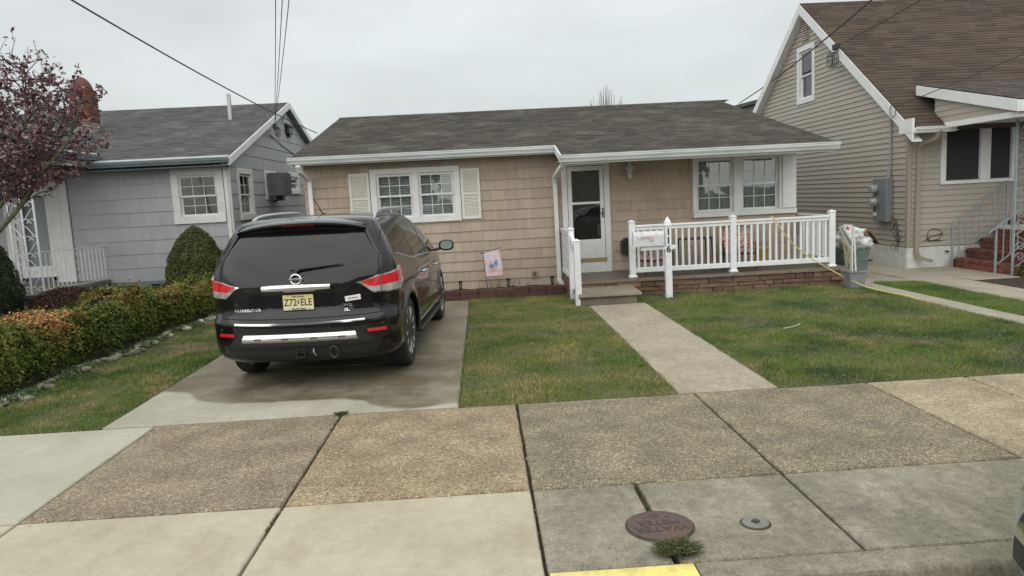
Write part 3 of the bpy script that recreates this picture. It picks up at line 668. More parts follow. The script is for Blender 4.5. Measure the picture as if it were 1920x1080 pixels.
# windows
window(th, tfw, *lw, [(-1.89,-1.23),(-1.12,-.46)], casing=.095, fill='blind', zm=1.91)
window(th, tfw, *bw[:2], bw[2], bw[3], [(4.08,4.78),(4.94,5.65)], casing=.09, fill='curtain', zm=1.81, proud=.05)
MB(tfw).box(5.70, 5.955, .051, .075, 1.32, 2.34, b=.004).build('trim_panel', white, th)
MB(tfw).box(3.955, 3.998, .0, .03, 1.2, 2.42).build('corner_trim', tan, th)
for (a, b) in ((-2.385,-2.015), (-.335, .015)):
    s = MB(tfw); z0, z1 = 1.42, 2.35
    s.box(a, a+.045, .02, .055, z0, z1); s.box(b-.045, b, .02, .055, z0, z1)
    for z, hh in ((z0,.06),(z1-.06,.06),((z0+z1)/2-.02,.04)): s.box(a+.045, b-.045, .021, .054, z, z+hh)
    s.box(a+.045, b-.045, .018, .024, z0+.06, z1-.06)
    sh = s.build('shutter', shutm, th)
    zz = z0+.065
    while zz < z1-.085:
        if not (abs(zz-(z0+z1)/2+.01) < .035):
            MB(tfw).add([(a+.046,.028,zz+.022),(b-.046,.028,zz+.022),(b-.046,.049,zz),(a+.046,.049,zz),(a+.046,.028,zz+.026),(b-.046,.028,zz+.026),(b-.046,.049,zz+.005),(a+.046,.049,zz+.005)],
                [(0,3,2,1),(4,5,6,7),(0,1,5,4),(1,2,6,5),(2,3,7,6),(3,0,4,7)]).build('slat', shutm, sh)
        zz += .0262
# storm door
s = MB(tfw); s.box(1.53,1.635,0,.04,.30,2.40,b=.004); s.box(2.325,2.43,0,.04,.30,2.40,b=.004); s.box(1.636,2.324,0,.039,2.29,2.40); s.box(1.636,2.324,0,.036,.30,.50)
dfm = s.build('door_frame', white, th)
MB(tfw).box(1.62,2.34,.0,.06,.505,.56).build('threshold', M('brass_threshold', (.36,.27,.13), .5), dfm)
s = MB(tfw); s.box(1.645,1.72,.0,.03,.565,2.28); s.box(2.245,2.315,.0,.03,.565,2.28); s.box(1.721,2.244,.0,.029,2.20,2.28); s.box(1.721,2.244,0,.028,1.58,1.625)
s.box(1.721,2.244,0,.026,.565,.92); s.box(1.76,2.205,.026,.032,.62,.87)
sd = s.build('storm_door', white, th)
for z0, z1 in ((.92,1.58),(1.625,2.20)): MB(tfw).box(1.721,2.244,.008,.013,z0,z1).build('pane', glass_door, sd)
s = MB(tfw); s.box(2.33-.055,2.30,.03,.05,1.32,1.50,b=.004); s.box(2.265,2.285,.05,.075,1.40,1.42); s.tube([(2.275,.075,1.40),(2.22,.078,1.40)],.008,6); s.build('handle', M('aged_brass',(.12,.09,.06),.4,metal=.6), sd)
MB(tfw).box(1.62,2.34,-.10,-.06,.5,2.31).build('inner_door', M('dark_inner_door',(.17,.15,.13),.4), th)
# porch lamp
s = MB(tfw); cx, cz = 2.80, 2.17
s.box(cx-.04,cx+.04,0.02,.045,cz-.02,cz+.11,b=.006); s.tube([(cx,.045,cz+.08),(cx,.10,cz+.13),(cx,.14,cz+.11)],.011,6)
lp = s.build('wall_lamp', white_paint, th)
s = MB(); q = tfw((cx,.14,0)); s.lathe([(.008,.17),(.014,.15),(.03,.11),(.10,.055),(.105,.045),(.06,.04)], (q.x,q.y,cz-.02), n=10); s.build('lamp_cap', white_paint, lp)
s = MB(); s.lathe([(.06,.04),(.062,.035),(.045,-.07),(.03,-.085)], (q.x,q.y,cz-.02), n=6); s.build('lamp_glass', M('frosted_lamp_glass',(.5,.5,.46),.3), lp)
s = MB(); s.lathe([(.048,-.07),(.04,-.095),(.012,-.13),(.004,-.15)], (q.x,q.y,cz-.02), n=8); s.build('lamp_base', white_paint, lp)
# vent box on the wall
s = MB(tfw); s.box(.895,1.015,.02,.045,.25,.40,b=.004); vb = s.build('outlet_cover', M('tan_plastic',(.40,.31,.23),.5), th)
s = MB(tfw); s.box(.925,.985,.045,.056,.285,.365,b=.003); s.build('outlet', M('dark_tan',(.14,.10,.075),.6), vb)
# roof
XL, XR, YR = -3.30, 6.08, 18.3
zr = rz(YR)
rf = roof_plane(th, roof_g, (XL,13.22,rz(13.22)), (1.40,13.22,rz(13.22)), (XL,YR,zr), (1.40,YR,zr), .128, .24)
roof_plane(th, roof_g, (1.402,12.28,rz(12.28)), (XR,12.28,rz(12.28)), (1.402,YR,zr), (XR,YR,zr), .128, .24)
roof_plane(th, roof_g, (XL,23.2,rz(13.4)), (XR,23.2,rz(13.4)), (XL,YR+.002,zr), (XR,YR+.002,zr), .3, .5)
s = MB()
x = XL
while x < XR:
    s.add([(x,YR-.13,zr-.018),(x+.3,YR-.13,zr-.018),(x+.3,YR,zr+.022),(x,YR,zr+.022),(x,YR+.13,zr-.018),(x+.3,YR+.13,zr-.018)], [(0,1,2,3),(3,2,5,4)], random.random()); x += .3
tag(s.build('ridge_shingles', roof_g, rf), kind='stuff')
# eaves: fascia, soffit, gutters, rake boards
s = MB(); s.box(XL+.02,1.40,13.235,13.26,rz(13.24)-.15,rz(13.24)-.012); s.box(1.43,XR-.03,12.30,12.325,rz(12.3)-.16,rz(12.3)-.012)
s.build('fascia', white, th)
s = MB(); s.box(XL+.03,1.395,13.262,YW,2.53,2.545); s.box(1.43,XR-.04,12.327,YW-.001,2.365,2.38); s.build('soffit', M('soffit',(.55,.55,.52),.6,col2=(.47,.47,.44),nscale=4), th)
s = MB(); 
for xx in (XL+.0, XR-.025): s.add([(xx,13.2 if xx<0 else 12.3,rz(13.2 if xx<0 else 12.3)-.16),(xx,13.2 if xx<0 else 12.3,rz(13.2 if xx<0 else 12.3)-.012),(xx,YR,zr-.012),(xx,YR,zr-.16),
        (xx+.022,13.2 if xx<0 else 12.3,rz(13.2 if xx<0 else 12.3)-.16),(xx+.022,13.2 if xx<0 else 12.3,rz(13.2 if xx<0 else 12.3)-.012),(xx+.022,YR,zr-.012),(xx+.022,YR,zr-.16)], [(0,1,2,3),(4,7,6,5),(0,3,7,4),(1,5,6,2),(0,4,5,1),(3,2,6,7)])
s.add([(1.378,12.3,rz(12.3)-.13),(1.378,12.3,rz(12.3)+.005),(1.378,13.23,rz(13.23)+.005),(1.378,13.23,rz(13.23)-.13),(1.400,12.3,rz(12.3)-.13),(1.400,12.3,rz(12.3)+.005),(1.400,13.23,rz(13.23)+.005),(1.400,13.23,rz(13.23)-.13)], [(0,1,2,3),(4,7,6,5),(0,3,7,4),(1,5,6,2),(0,4,5,1),(3,2,6,7)])
s.build('rake_board', white, th)
s = MB(); s.prism([(12.33,2.36),(YW,2.36),(YW,rz(YW)-.1),(12.33,rz(12.33)-.1)], XR-.13, XR-.04, 'x'); s.build('soffit_end', white, th)
gutter(th, F((0,13.234,0),(1,0,0),(0,-1,0)), XL-.05, 1.374, rz(13.234)-.005)
gutter(th, F((0,12.298,0),(1,0,0),(0,-1,0)), 1.36, XR+.03, rz(12.298)-.005)
spout(th, [(-3.17,13.16,2.50),(-3.17,13.22,2.42),(-3.08,13.56,2.26),(-3.08,13.56,.15)], .075, .055, white)
spout(th, [(1.42,12.28,2.33),(1.42,12.36,2.27),(1.39,13.50,2.10),(1.40,13.55,1.98),(1.41,13.55,.20),(1.44,13.48,.13),(1.62,13.30,.11)], .075, .055, white)
# plumbing vent beyond the ridge
s = MB(); s.lathe([(.06,0),(.06,.3),(.0,.3)],(1.55,18.9,3.62),n=10); s.lathe([(.02,0.30),(.12,.31),(.10,.36),(.02,.38)],(1.55,18.9,3.62),n=10); s.build('roof_vent', white_paint, th)
# porch floor and stone base
pf = MB().box(1.50, 6.28, 12.28, YW-.001, .235, .30).build('porch_floor', porchfl, th)
MB().box(1.52, 6.26, 12.33, YW-.001, -.03, .234).build('porch_base', stonemortar, th)
z = -.02; rows = [.082,.072,.098]; k = 0
for ri, hh in enumerate(rows):
    x = 1.505
    while x < 6.26:
        wd = random.choice((.16,.24,.34,.5,.62,.8))*random.uniform(.85,1.15); b = min(x+wd, 6.27)
        if b - x > .06:
            MB().box(x+.006, b-.006, 12.27+random.uniform(0,.022), 12.329, z+.005, z+hh-.004, b=.006).build('stone', stonem, th)
        x = b if b - x > .06 else 7
    for xs, x0, x1 in ((-1,1.47,1.519),(1,6.261,6.30)):
        y = 12.285
        while y < 13.6:
            wd = random.uniform(.25,.5); b = min(y+wd, 13.62)
            if b-y > .06: MB().box(x0+random.uniform(0,.01), x1, y+.005, b-.005, z+.005, z+hh-.004, b=.005).build('stone', stonem, th)
            y = b if b-y > .06 else 20
    z += hh
MB().box(1.49,6.29,12.262,12.31,.236,.285,b=.008).build('porch_edge', M('porch_edge',(.24,.18,.125),.8,col2=(.16,.12,.09),nscale=7,bump=.003), th)
# concrete step
st = thing('concrete_step', (2.0,11.9,0), 'single rounded concrete step at the foot of the porch, end of the front path', 'step')
MB().box(1.53,2.44,11.50,12.26,-.03,.12).build('riser', conc_step, st)
s = MB(); prof=[(11.45,.122),(11.43,.14),(11.44,.172),(11.47,.185),(12.262,.19),(12.262,.122)]; s.prism(prof,1.50,2.50,'x'); s.build('tread', conc_step, st)

# ---- planter in front of the left wall
pl = thing('planter_bed', (.35,13.2,0), 'raised mulch bed edged with red-brown blocks below the tan wall', 'planter')
x = -3.2
while x < 1.46:
    b = min(x+random.uniform(.28,.33), 1.47)
    MB().box(x+.003,b-.003,12.90+random.uniform(0,.012),13.01,-.02,.085,b=.006).build('edging_block', edgem, pl)
    b2 = min(x+.15+.16,1.47); MB().box(x+.003+.0,b2-.003,12.91+random.uniform(0,.012),13.02,.087,.165+random.uniform(0,.012),b=.006).build('edging_block', edgem, pl)
    x = b
n=40; V=[];Fq=[]
for i in range(n+1):
    for j in range(7):
        xx=-3.2+4.66*i/n; yy=13.02+.61*j/6; V.append((xx,yy,.11+.045*mnoise.noise(Vector((xx*6,yy*6,0)))+random.uniform(-.012,.012)))
for i in range(n):
    for j in range(6): a=i*7+j; Fq.append((a,a+7,a+8,a+1))
tag(MB().add(V,Fq).build('mulch', mulch, pl), kind='stuff')
s = MB()
for k in range(26):
    xx=random.uniform(-.6,1.4); yy=random.uniform(13.1,13.5); hh=random.uniform(.06,.2)
    s.tube([(xx,yy,.1),(xx+random.uniform(-.03,.03),yy,.1+hh*.6),(xx+random.uniform(-.07,.07),yy+random.uniform(-.04,.04),.1+hh)],.003,4)
s.build('dry_stems', twigm, pl)
# solar lights
def solar(x, y, label, src=None):
    o = thing('solar_light', (x,y,.1), label, 'garden light', 'black stake lights in the planter')
    s = MB(); s.box(x-.008,x+.008,y-.008,y+.008,.08,.16); s.build('stake', black_pl, o)
    s = MB(); s.box(x-.02,x+.02,y-.02,y+.02,.16,.262,b=.003); s.build('lens', M('clear_lens',(.16,.17,.17),.2) if 'clear_lens' not in MATS else MATS['clear_lens'], o)
    s = MB(); s.box(x-.034,x+.034,y-.034,y+.034,.263,.302,b=.006); s.box(x-.028,x+.028,y-.028,y+.028,.145,.17,b=.003)
    for dx in (-.024,.024):
        for dy in (-.024,.024): s.box(x+dx-.004,x+dx+.004,y+dy-.004,y+dy+.004,.165,.265)
    s.build('cap', black_pl, o); return o
solar(-.44,13.35,'black stake light in the planter closest to the black SUV')
solar(.44,13.35,'black stake light in the planter right of the garden flag')
solar(1.26,13.35,'black stake light in the planter beside the porch downspout')
# garden flag
gf = thing('garden_flag', (.03,13.2,.1), 'small pink and white garden flag with blue flip-flops on a black wire stand', 'flag')
s = MB(); s.tube([(.055,13.25,.08),(.035,13.25,.35),(.0,13.25,.80),(-.02,13.25,.83),(-.045,13.25,.81),(-.03,13.25,.785),(0,13.25,.79),(.30,13.25,.872),(.33,13.25,.90),(.35,13.25,.885)],.006,5); s.build('stand', black_iron, gf)
V=[];n=12
for i in range(n+1):
    for j in range(n+1):
        u=i/n; v=j/n; x=-.005+.315*u+.035*(1-v)+.01*math.sin(v*5); zz=.385+.405*v+.075*u*v+.0*u-.02*(1-v)*(1-u); y=13.245+.012*math.sin(u*7+v*2)
        V.append((x,y,zz))
fl = MB(); fl.add(V,[(i*(n+1)+j,(i+1)*(n+1)+j,(i+1)*(n+1)+j+1,i*(n+1)+j+1) for i in range(n) for j in range(n)],smooth=True)
flo = fl.build('cloth', M('flag_cloth',(.72,.60,.66),.8,col2=(.80,.38,.30),nscale=7,lo=.5,hi=.62,dirt=((.75,.74,.78),.9,5)), gf)
def flipflop(cx,cz,ang):
    s=MB(); pts=[]
    for k in range(20):
        t=2*math.pi*k/20; a=.075*math.cos(t); b=(.034+.006*math.cos(t))*math.sin(t); pts.append((cx+b*math.cos(ang)-a*math.sin(ang), cz+b*math.sin(ang)+a*math.cos(ang)))
    s.prism(pts,13.222,13.226,'y'); f=s.build('flip_flop', M('flag_blue',(.13,.19,.42),.8,col2=(.42,.5,.7),nscale=22,lo=.5,hi=.55) if 'flag_blue' not in MATS else MATS['flag_blue'], flo)
    s=MB()
    for sg in (-1,1):
        p=lambda b,a:(cx+b*math.cos(ang)-a*math.sin(ang),13.219,cz+b*math.sin(ang)+a*math.cos(ang))
        s.tube([p(0,.045),p(sg*.022,.02),p(sg*.03,-.01)],.004,4)
    s.build('strap', white_paint, flo)
flipflop(.145,.575,.12); flipflop(.225,.60,-.2)

# ---- porch railings
def post(parent, x, y, z0, z1, w=.10, capm=True, base=True):
    s = MB(); s.box(x-w/2,x+w/2,y-w/2,y+w/2,z0,z1-.03,b=.004)
    if base: s.box(x-w/2-.02,x+w/2+.02,y-w/2-.02,y+w/2+.02,z0,z0+.045,b=.012)
    p = s.build('post', lightning, parent)
    s = MB(); s.box(x-w/2-.008,x+w/2+.008,y-w/2-.008,y+w/2+.008,z1-.03,z1-.012,b=.004)
    a=w/2+.004; s.add([(x-a,y-a,z1-.012),(x+a,y-a,z1-.012),(x+a,y+a,z1-.012),(x-a,y+a,z1-.012),(x,y,z1+.015)],[(0,1,4),(1,2,4),(2,3,4),(3,0,4),(3,2,1,0)])
    s.build('post_cap', lightning, p); return p
fr = thing('porch_railing', (4.3,12.35,.3), 'long white front railing along the porch edge with three capped posts', 'railing')
for x in (2.56,4.31,6.04): post(fr, x, 12.36, .30, 1.28)
def rails(parent, a, b, fixed, axis, nb, z0=.385, z1=1.20):
    def bx(s,p,q,c0,c1,z0,z1,bb=.004):
        if axis=='x': s.box(p,q,fixed+c0,fixed+c1,z0,z1,b=bb)
        else: s.box(fixed+c0,fixed+c1,p,q,z0,z1,b=bb)
    s=MB(); bx(s,a,b,-.045,.045,z1-.035,z1,.006); bx(s,a,b,-.025,.025,z1-.09,z1-.034); s.build('top_rail', lightning, parent)
    s=MB(); bx(s,a,b,-.025,.025,z0,z0+.085,.006); s.build('bottom_rail', lightning, parent)
    for i in range(nb):
        c=a+(b-a)*(i+.5)/nb if axis=='x' else a+(b-a)*(i+.5)/nb
        s=MB(); bx(s,c-.018,c+.018,-.018,.018,z0+.084,z1-.089,.003); s.build('baluster', lightning, parent)
rails(fr, 2.612, 4.258, 12.36, 'x', 15); rails(fr, 4.362, 5.988, 12.36, 'x', 15)
rr = thing('porch_railing', (6.04,13,.3), 'short white side railing at the right end of the porch running back to the house', 'railing')
rails(rr, 12.415, 13.62, 6.04, 'y', 11)
lr = thing('porch_railing', (1.5,12.9,0), 'white solid-panel side railing left of the door with two posts by the step', 'railing')
post(lr, 1.50, 12.24, -.02, 1.22, base=False); post(lr, 1.50, 11.55, -.02, 1.06, base=False)
s=MB(); s.box(1.46,1.54,12.30,13.62,1.17-.035,1.17,b=.005); s.box(1.475,1.525,12.30,13.62,1.09,1.134); s.box(1.475,1.525,12.30,13.62,.345,.43,b=.004); s.build('rail', lightning, lr)
s=MB(); s.box(1.492,1.508,12.30,13.62,.43,1.09); pn=s.build('panel', M('lattice_panel',(.68,.72,.73),.5,col2=(.60,.64,.66),nscale=30,lo=.45,hi=.55), lr)
for k in range(-9,22):      # diagonal lattice strips
    for sg in (1,-1):
        y0=12.3+k*.11; a=Vector((1.489,y0,.44)); b=Vector((1.489,y0+sg*.62,1.08))
        if sg<0: a.y+=.62; b.y+=.62
        d=b-a; t0,t1=0.,1.
        for lo_,hi_ in ((12.31,13.61),):
            if abs(d.y)>1e-6:
                ta,tb=(lo_-a.y)/d.y,(hi_-a.y)/d.y; t0=max(t0,min(ta,tb)); t1=min(t1,max(ta,tb))
        if t1-t0>.05: MB().bar(a+d*t0,a+d*t1,.006,.028).build('lattice_strip', lightning, pn)
s=MB(); s.add([(1.47,11.60,.80),(1.53,11.60,.80),(1.53,12.19,.93),(1.47,12.19,.93),(1.47,11.60,.88),(1.53,11.60,.88),(1.53,12.19,1.14),(1.47,12.19,1.14)],[(0,3,2,1),(4,5,6,7),(0,1,5,4),(1,2,6,5),(2,3,7,6),(3,0,4,7)]); s.build('handrail', lightning, lr)

# ---- mailbox
mx_, my_ = 3.06, 11.9
mbx = thing('mailbox', (mx_,my_,0), 'white mailbox on a white post numbered 116 standing in the lawn before the railing', 'mailbox')
s=MB(); s.box(mx_-.052,mx_+.052,my_-.052,my_+.052,-.03,1.18,b=.004); po=s.build('post', lightning, mbx)
s=MB(); s.box(mx_-.062,mx_+.062,my_-.062,my_+.062,1.181,1.215,b=.005)
s.add([(mx_-.055,my_-.055,1.215),(mx_+.055,my_-.055,1.215),(mx_+.055,my_+.055,1.215),(mx_-.055,my_+.055,1.215),(mx_-.045,my_-.045,1.26),(mx_+.045,my_-.045,1.26),(mx_+.045,my_+.045,1.26),(mx_-.045,my_+.045,1.26),(mx_,my_,1.345)],
      [(0,1,5,4),(1,2,6,5),(2,3,7,6),(3,0,4,7),(4,5,8),(5,6,8),(6,7,8),(7,4,8),(3,2,1,0)]); s.build('finial', lightning, po)
s=MB(); s.box(2.60,mx_-.053,my_-.045,my_+.045,.80,.865,b=.004); s.box(mx_+.053,mx_+.13,my_-.045,my_+.045,.80,.865,b=.004); s.build('arm', lightning, mbx)
# the box: arched section, extruded along X
sec=[(-.085,.87),(.085,.87)]+[(.085*math.cos(t),1.03+.085*math.sin(t)) for t in [math.pi*k/12 for k in range(13)]]
s=MB(); s.prism([(my_+a,z) for a,z in sec],2.50,2.985,'x'); bx=s.build('box', M('mailbox_enamel',(.70,.72,.73),.4,col2=(.60,.62,.63),nscale=8,dirt=((.35,.3,.28),.4,9)), mbx, smooth=True, auto=30)
s=MB(); s.prism([(my_+a*1.05,.87+(z-.87)*1.03) for a,z in sec],2.482,2.50,'x'); s.build('door', lightning, bx)
s=MB(); s.box(2.56,2.60,my_-.10,my_-.085,.99,1.06,b=.003); s.build('flag_bracket', lightning, bx)
s=MB(); s.box(2.58,2.80,my_-.108,my_-.101,1.015,1.035); s.box(2.745,2.80,my_-.108,my_-.1015,.965,1.016); s.build('flag', M('faded_red',(.62,.36,.36),.6,col2=(.7,.6,.6),nscale=9), bx)
for k,(ch,zz) in enumerate((('1',1.085),('1',.945),('6',.80))):
    tf=lambda p,zz=zz:(mx_+p[0],my_-.0525-p[1],zz+p[2])
    text_mb(ch,.155,.002,tf,bold=.004).build('numeral', black_pl, po)
# black letter box by the railing post
bb = thing('letter_box', (2.66,13.55,.7), 'small black round-topped box on the tan wall behind the leftmost railing post', 'letter box')
s=MB(); sec=[(-.12,.62),(.12,.62)]+[(.12*math.cos(t),.80+.12*math.sin(t)) for t in [math.pi*k/12 for k in range(13)]]
s.prism([(2.72+a,z) for a,z in sec],13.48,13.625,'y'); bo=s.build('body', black_iron, bb, smooth=True, auto=30)
s=MB(); s.box(2.62,2.82,13.472,13.479,.79,.802); s.build('slot', dark, bb)

# ---- porch furniture
cush = M('red_pattern_cushion',(.45,.06,.06),.85,col2=(.66,.55,.50),nscale=26,lo=.47,hi=.53)
def patio_chair(x, y, ang, label, zs=.75, back=True):
    o = thing('patio_chair', (x,y,.30), label, 'chair', 'cushioned patio chairs on the porch')
    tf=lambda p:(x+p[0],y+p[1],.30+p[2]*zs)
    s=MB(tf)
    for sx in (-.28,.28):
        s.tube([(sx,-.26,0),(sx,-.27,.60),(sx,.0,.62),(sx,.24,.60)],.014,6); s.tube([(sx,.24,0),(sx,.24,.62),(sx*.95,.32,.95)],.014,6)
    s.tube([(-.266,.32,.95),(-.1,.34,.99),(.1,.34,.99),(.266,.32,.95)],.014,6); s.build('frame', black_iron, o)
    for k in range(5):
        t=-.2+.1*k; s=MB(tf); s.tube([(t,.26,.4),(t,.32,.96)],.008,5); s.build('back_bar', black_iron, o)
    s=MB(tf); s.box(-.26,.26,-.26,.24,.35,.375); s.build('seat', black_iron, o)
    s=MB(tf); s.box(-.255,.255,-.255,.22,.376,.45,b=.03); s.build('seat_cushion', cush, o)
    if back:
        s=MB(); s.tf=lambda p:(x+p[0],y+.23+p[1]+(p[2]-.45)*.18,.30+p[2]*zs); s.box(-.24,.24,-.04,.03,.46,.86,b=.03); s.build('back_cushion', cush, o)
    o.rotation_euler.z=ang; return o
patio_chair(3.05,13.05,R(18),'patio chair with low red patterned cushion behind the mailbox', .62, False)
patio_chair(4.62,13.0,R(-12),'patio chair with red patterned cushion behind the middle railing post')
pt = thing('patio_table', (3.85,13.05,.3), 'dark metal patio table between the two cushioned chairs', 'table')
for sx in (-.28,.28):
    for sy in (-.2,.2): MB().tube([(3.85+sx,13.05+sy,.30),(3.85+sx*.9,13.05+sy*.9,.86)],.013,6).build('leg', black_iron, pt)
MB().box(3.54,4.16,12.83,13.27,.865,.885,b=.006).build('table_top', black_iron, pt)
yt = thing('yellow_bucket', (5.12,13.2,.3), 'small yellow plastic bucket behind the right half of the railing', 'bucket')
s=MB(); s.lathe([(.09,.301),(.12,.60),(.128,.61),(.128,.63),(.11,.63)],(5.12,13.15,0),n=16); s.build('pail', M('yellow_plastic',(.55,.42,.05),.5), yt)

# ---- yellow cord
def poly(pts, n=6):
    """smooth curve through points"""
    P=[Vector(p) for p in pts]; out=[]
    for i in range(len(P)-1):
        p0=P[max(i-1,0)];p1=P[i];p2=P[i+1];p3=P[min(i+2,len(P)-1)]
        for k in range(n):
            t=k/n; out.append(.5*((2*p1)+(p2-p0)*t+(2*p0-5*p1+4*p2-p3)*t*t+(3*p1-p0-3*p2+p3)*t*t*t))
    out.append(P[-1]); return out
tag(MB().tube(poly([(4.92,12.6,1.12),(4.98,12.40,1.215),(5.02,12.30,1.19),(5.10,12.27,1.03),(5.32,12.24,.74),(5.62,12.21,.48),(5.98,12.18,.25),(6.10,11.75,.12),(6.18,11.3,.045),(6.2,10.8,.04),(6.22,10.35,.045),(6.23,10.1,.03)]),.010,6).build('yellow_rope', M('yellow_cord',(.66,.56,.16),.6)),
    'yellow rope hanging over the railing and trailing onto the lawn', 'rope')
# ---- bin, bags, pail with pipes
binm=M('green_bin_plastic',(.10,.15,.125),.5,col2=(.13,.18,.15),nscale=6)
gb=thing('green_bin',(6.78,13.1,0),'grey-green plastic bin heaped with white sheeting right of the porch','bin')
s=MB(); s.add([(6.56,12.9,0),(6.98,12.9,0),(6.98,13.3,0),(6.56,13.3,0),(6.50,12.86,.60),(7.03,12.86,.60),(7.03,13.34,.60),(6.50,13.34,.60)],[(0,3,2,1),(4,5,6,7),(0,1,5,4),(1,2,6,5),(2,3,7,6),(3,0,4,7)]); s.build('body',binm,gb)
s=MB(); s.box(6.48,7.05,12.84,13.36,.575,.61,b=.008); s.box(6.515,7.012,12.868,13.33,.34,.37,b=.006); s.build('rim',binm,gb)
s=MB(); s.tube([(7.03,12.95,.33),(7.12,12.95,.33),(7.12,13.2,.33),(7.03,13.2,.33)],.018,6); s.build('handle',black_pl,gb)
def blob(name,mat,parent,c,r,seed,sub=3,amp=.25,fq=3.,sq=1.0):
    bm=bmesh.new(); bmesh.ops.create_icosphere(bm,subdivisions=sub,radius=1)
    for v in bm.verts:
        nn=mnoise.fractal(v.co*fq+Vector((seed,seed*2,0)),1.0,2.,3); v.co*=1+amp*nn; v.co=Vector((v.co.x*r[0]+c[0],v.co.y*r[1]+c[1],v.co.z*r[2]+c[2]))
    bm.verts.index_update(); s=MB(); s.add([tuple(v.co) for v in bm.verts],[[v.index for v in f.verts] for f in bm.faces],smooth=True); bm.free(); return s.build(name,mat,parent,auto=80)
ps=thing('plastic_sheeting',(6.75,13.1,.6),'crumpled white plastic sheeting on top of the green bin','plastic sheet')
blob('sheet',M('white_plastic_film',(.72,.73,.74),.35,col2=(.6,.61,.62),nscale=8),ps,(6.72,13.05,.80),(.24,.2,.17),3.,4,.5,2.2)
blob('sheet',MATS['white_plastic_film'],ps,(6.93,13.0,.66),(.16,.16,.13),8.,3,.5,2.6)
cb=thing('cardboard_box',(7.02,13.15,.7),'torn brown cardboard box stuck in the white sheeting','cardboard box')
s=MB(); s.tf=lambda p:tuple(Matrix.Rotation(R(38),3,'Y')@Vector(p)+Vector((7.03,13.12,.78))); s.box(-.13,.13,-.12,.12,-.012,0); s.box(-.13,.13,-.12,-.11,0,.12); s.box(.12,.13,-.109,.12,0,.10)
s.build('carton',M('cardboard',(.23,.15,.09),.85,col2=(.17,.11,.07),nscale=8),cb); s=MB(); s.tf=lambda p:tuple(Matrix.Rotation(R(52),3,'Y')@Vector(p)+Vector((7.13,13.05,.74))); s.box(-.16,.12,-.12,.10,0,.012); s.build('dark_flap',M('dark_board',(.04,.032,.028),.8),cb)
sf=thing('screen_frame',(6.5,12.95,.3),'narrow grey frame leaning against the bin beside the railing post','frame')
s=MB(); 
for a,b in (((6.40,12.80,.95),(6.62,12.78,.52)),((6.44,12.80,.97),(6.70,12.78,.55)),((6.62,12.78,.52),(6.70,12.78,.55)),((6.40,12.80,.95),(6.44,12.80,.97))): s.bar(a,b,.018,.025)
s.build('frame_bars',M('grey_vinyl',(.45,.47,.45),.5),sf); s=MB(); s.add([(6.41,12.805,.95),(6.45,12.805,.965),(6.69,12.785,.56),(6.63,12.785,.53)],[(0,1,2,3)]); s.build('frame_mesh',M('mesh_grey',(.2,.21,.2),.7),sf)
rp=thing('string_bundle',(6.42,12.7,.3),'tangled cream strings hanging beside the right railing post','string'); s=MB()
for k in range(9):
    a=random.uniform(6.34,6.5); s.tube(poly([(6.36+random.uniform(-.03,.05),12.62,.78),(a,12.6,.6),(a+random.uniform(-.04,.08),12.6,.45),(a+random.uniform(-.03,.12),12.6,.28+random.uniform(-.03,.05))],5),.005,4)
s.build('strings',M('cream_string',(.50,.46,.30),.8),rp)
rb=thing('red_bow',(6.45,12.62,.93),'small red star-shaped bow on the bin sheeting','bow')
s=MB(); 
for k in range(5):
    t=2*math.pi*k/5+.3; s.add([(6.45,12.60,.93),(6.45+.028*math.cos(t-.5),12.59,.93+.028*math.sin(t-.5)),(6.45+.062*math.cos(t),12.60,.93+.062*math.sin(t)),(6.45+.028*math.cos(t+.5),12.61,.93+.028*math.sin(t+.5))],[(0,1,2,3)])
s.lathe([(.001,-.012),(.014,-.006),(.014,.006),(.001,.012)],(6.45,12.60,.93),'y',8); s.build('ribbon',M('red_ribbon',(.55,.05,.03),.5),rb)
pa=thing('grey_pail',(6.19,11.85,0),'square grey plastic pail holding white pipes on the lawn by the porch corner','pail')
pm=M('grey_plastic',(.24,.25,.27),.55,col2=(.2,.21,.23),nscale=7)
s=MB(); X0,Y0=6.19,11.87
for (w0,z0,w1,z1) in ((.115,0,.145,.27),):
    s.add([(X0-w0,Y0-w0,z0),(X0+w0,Y0-w0,z0),(X0+w0,Y0+w0,z0),(X0-w0,Y0+w0,z0),(X0-w1,Y0-w1,z1),(X0+w1,Y0-w1,z1),(X0+w1,Y0+w1,z1),(X0-w1,Y0+w1,z1)],[(0,3,2,1),(0,1,5,4),(1,2,6,5),(2,3,7,6),(3,0,4,7)])
s.build('body',pm,pa); s=MB(); w1=.145
for a in ((-w1-.015,w1+.015,-w1-.015,-w1),(-w1-.015,w1+.015,w1,w1+.015),(-w1-.015,-w1,-w1,w1),(w1,w1+.015,-w1,w1)): s.box(X0+a[0],X0+a[1],Y0+a[2],Y0+a[3],.255,.285)
s.build('rim',pm,pa)
pp=thing('plastic_pipe',(6.19,11.87,.05),'bundle of thin white and tan pipes with a bent top standing in the grey pail','pipes')
s=MB(); s.tube([(6.16,11.87,.03),(6.17,11.9,1.0),(6.15,11.9,1.03),(6.08,11.9,1.035)],.012,6); s.tube([(6.22,11.85,.03),(6.21,11.92,.98),(6.19,11.93,1.01)],.013,6); s.build('white_pipe',white_paint,pp)
s=MB(); s.tube([(6.13,11.9,.03),(6.185,11.93,.75)],.014,6); s.build('tan_pipe',M('copper_pink',(.48,.33,.27),.5),pp)

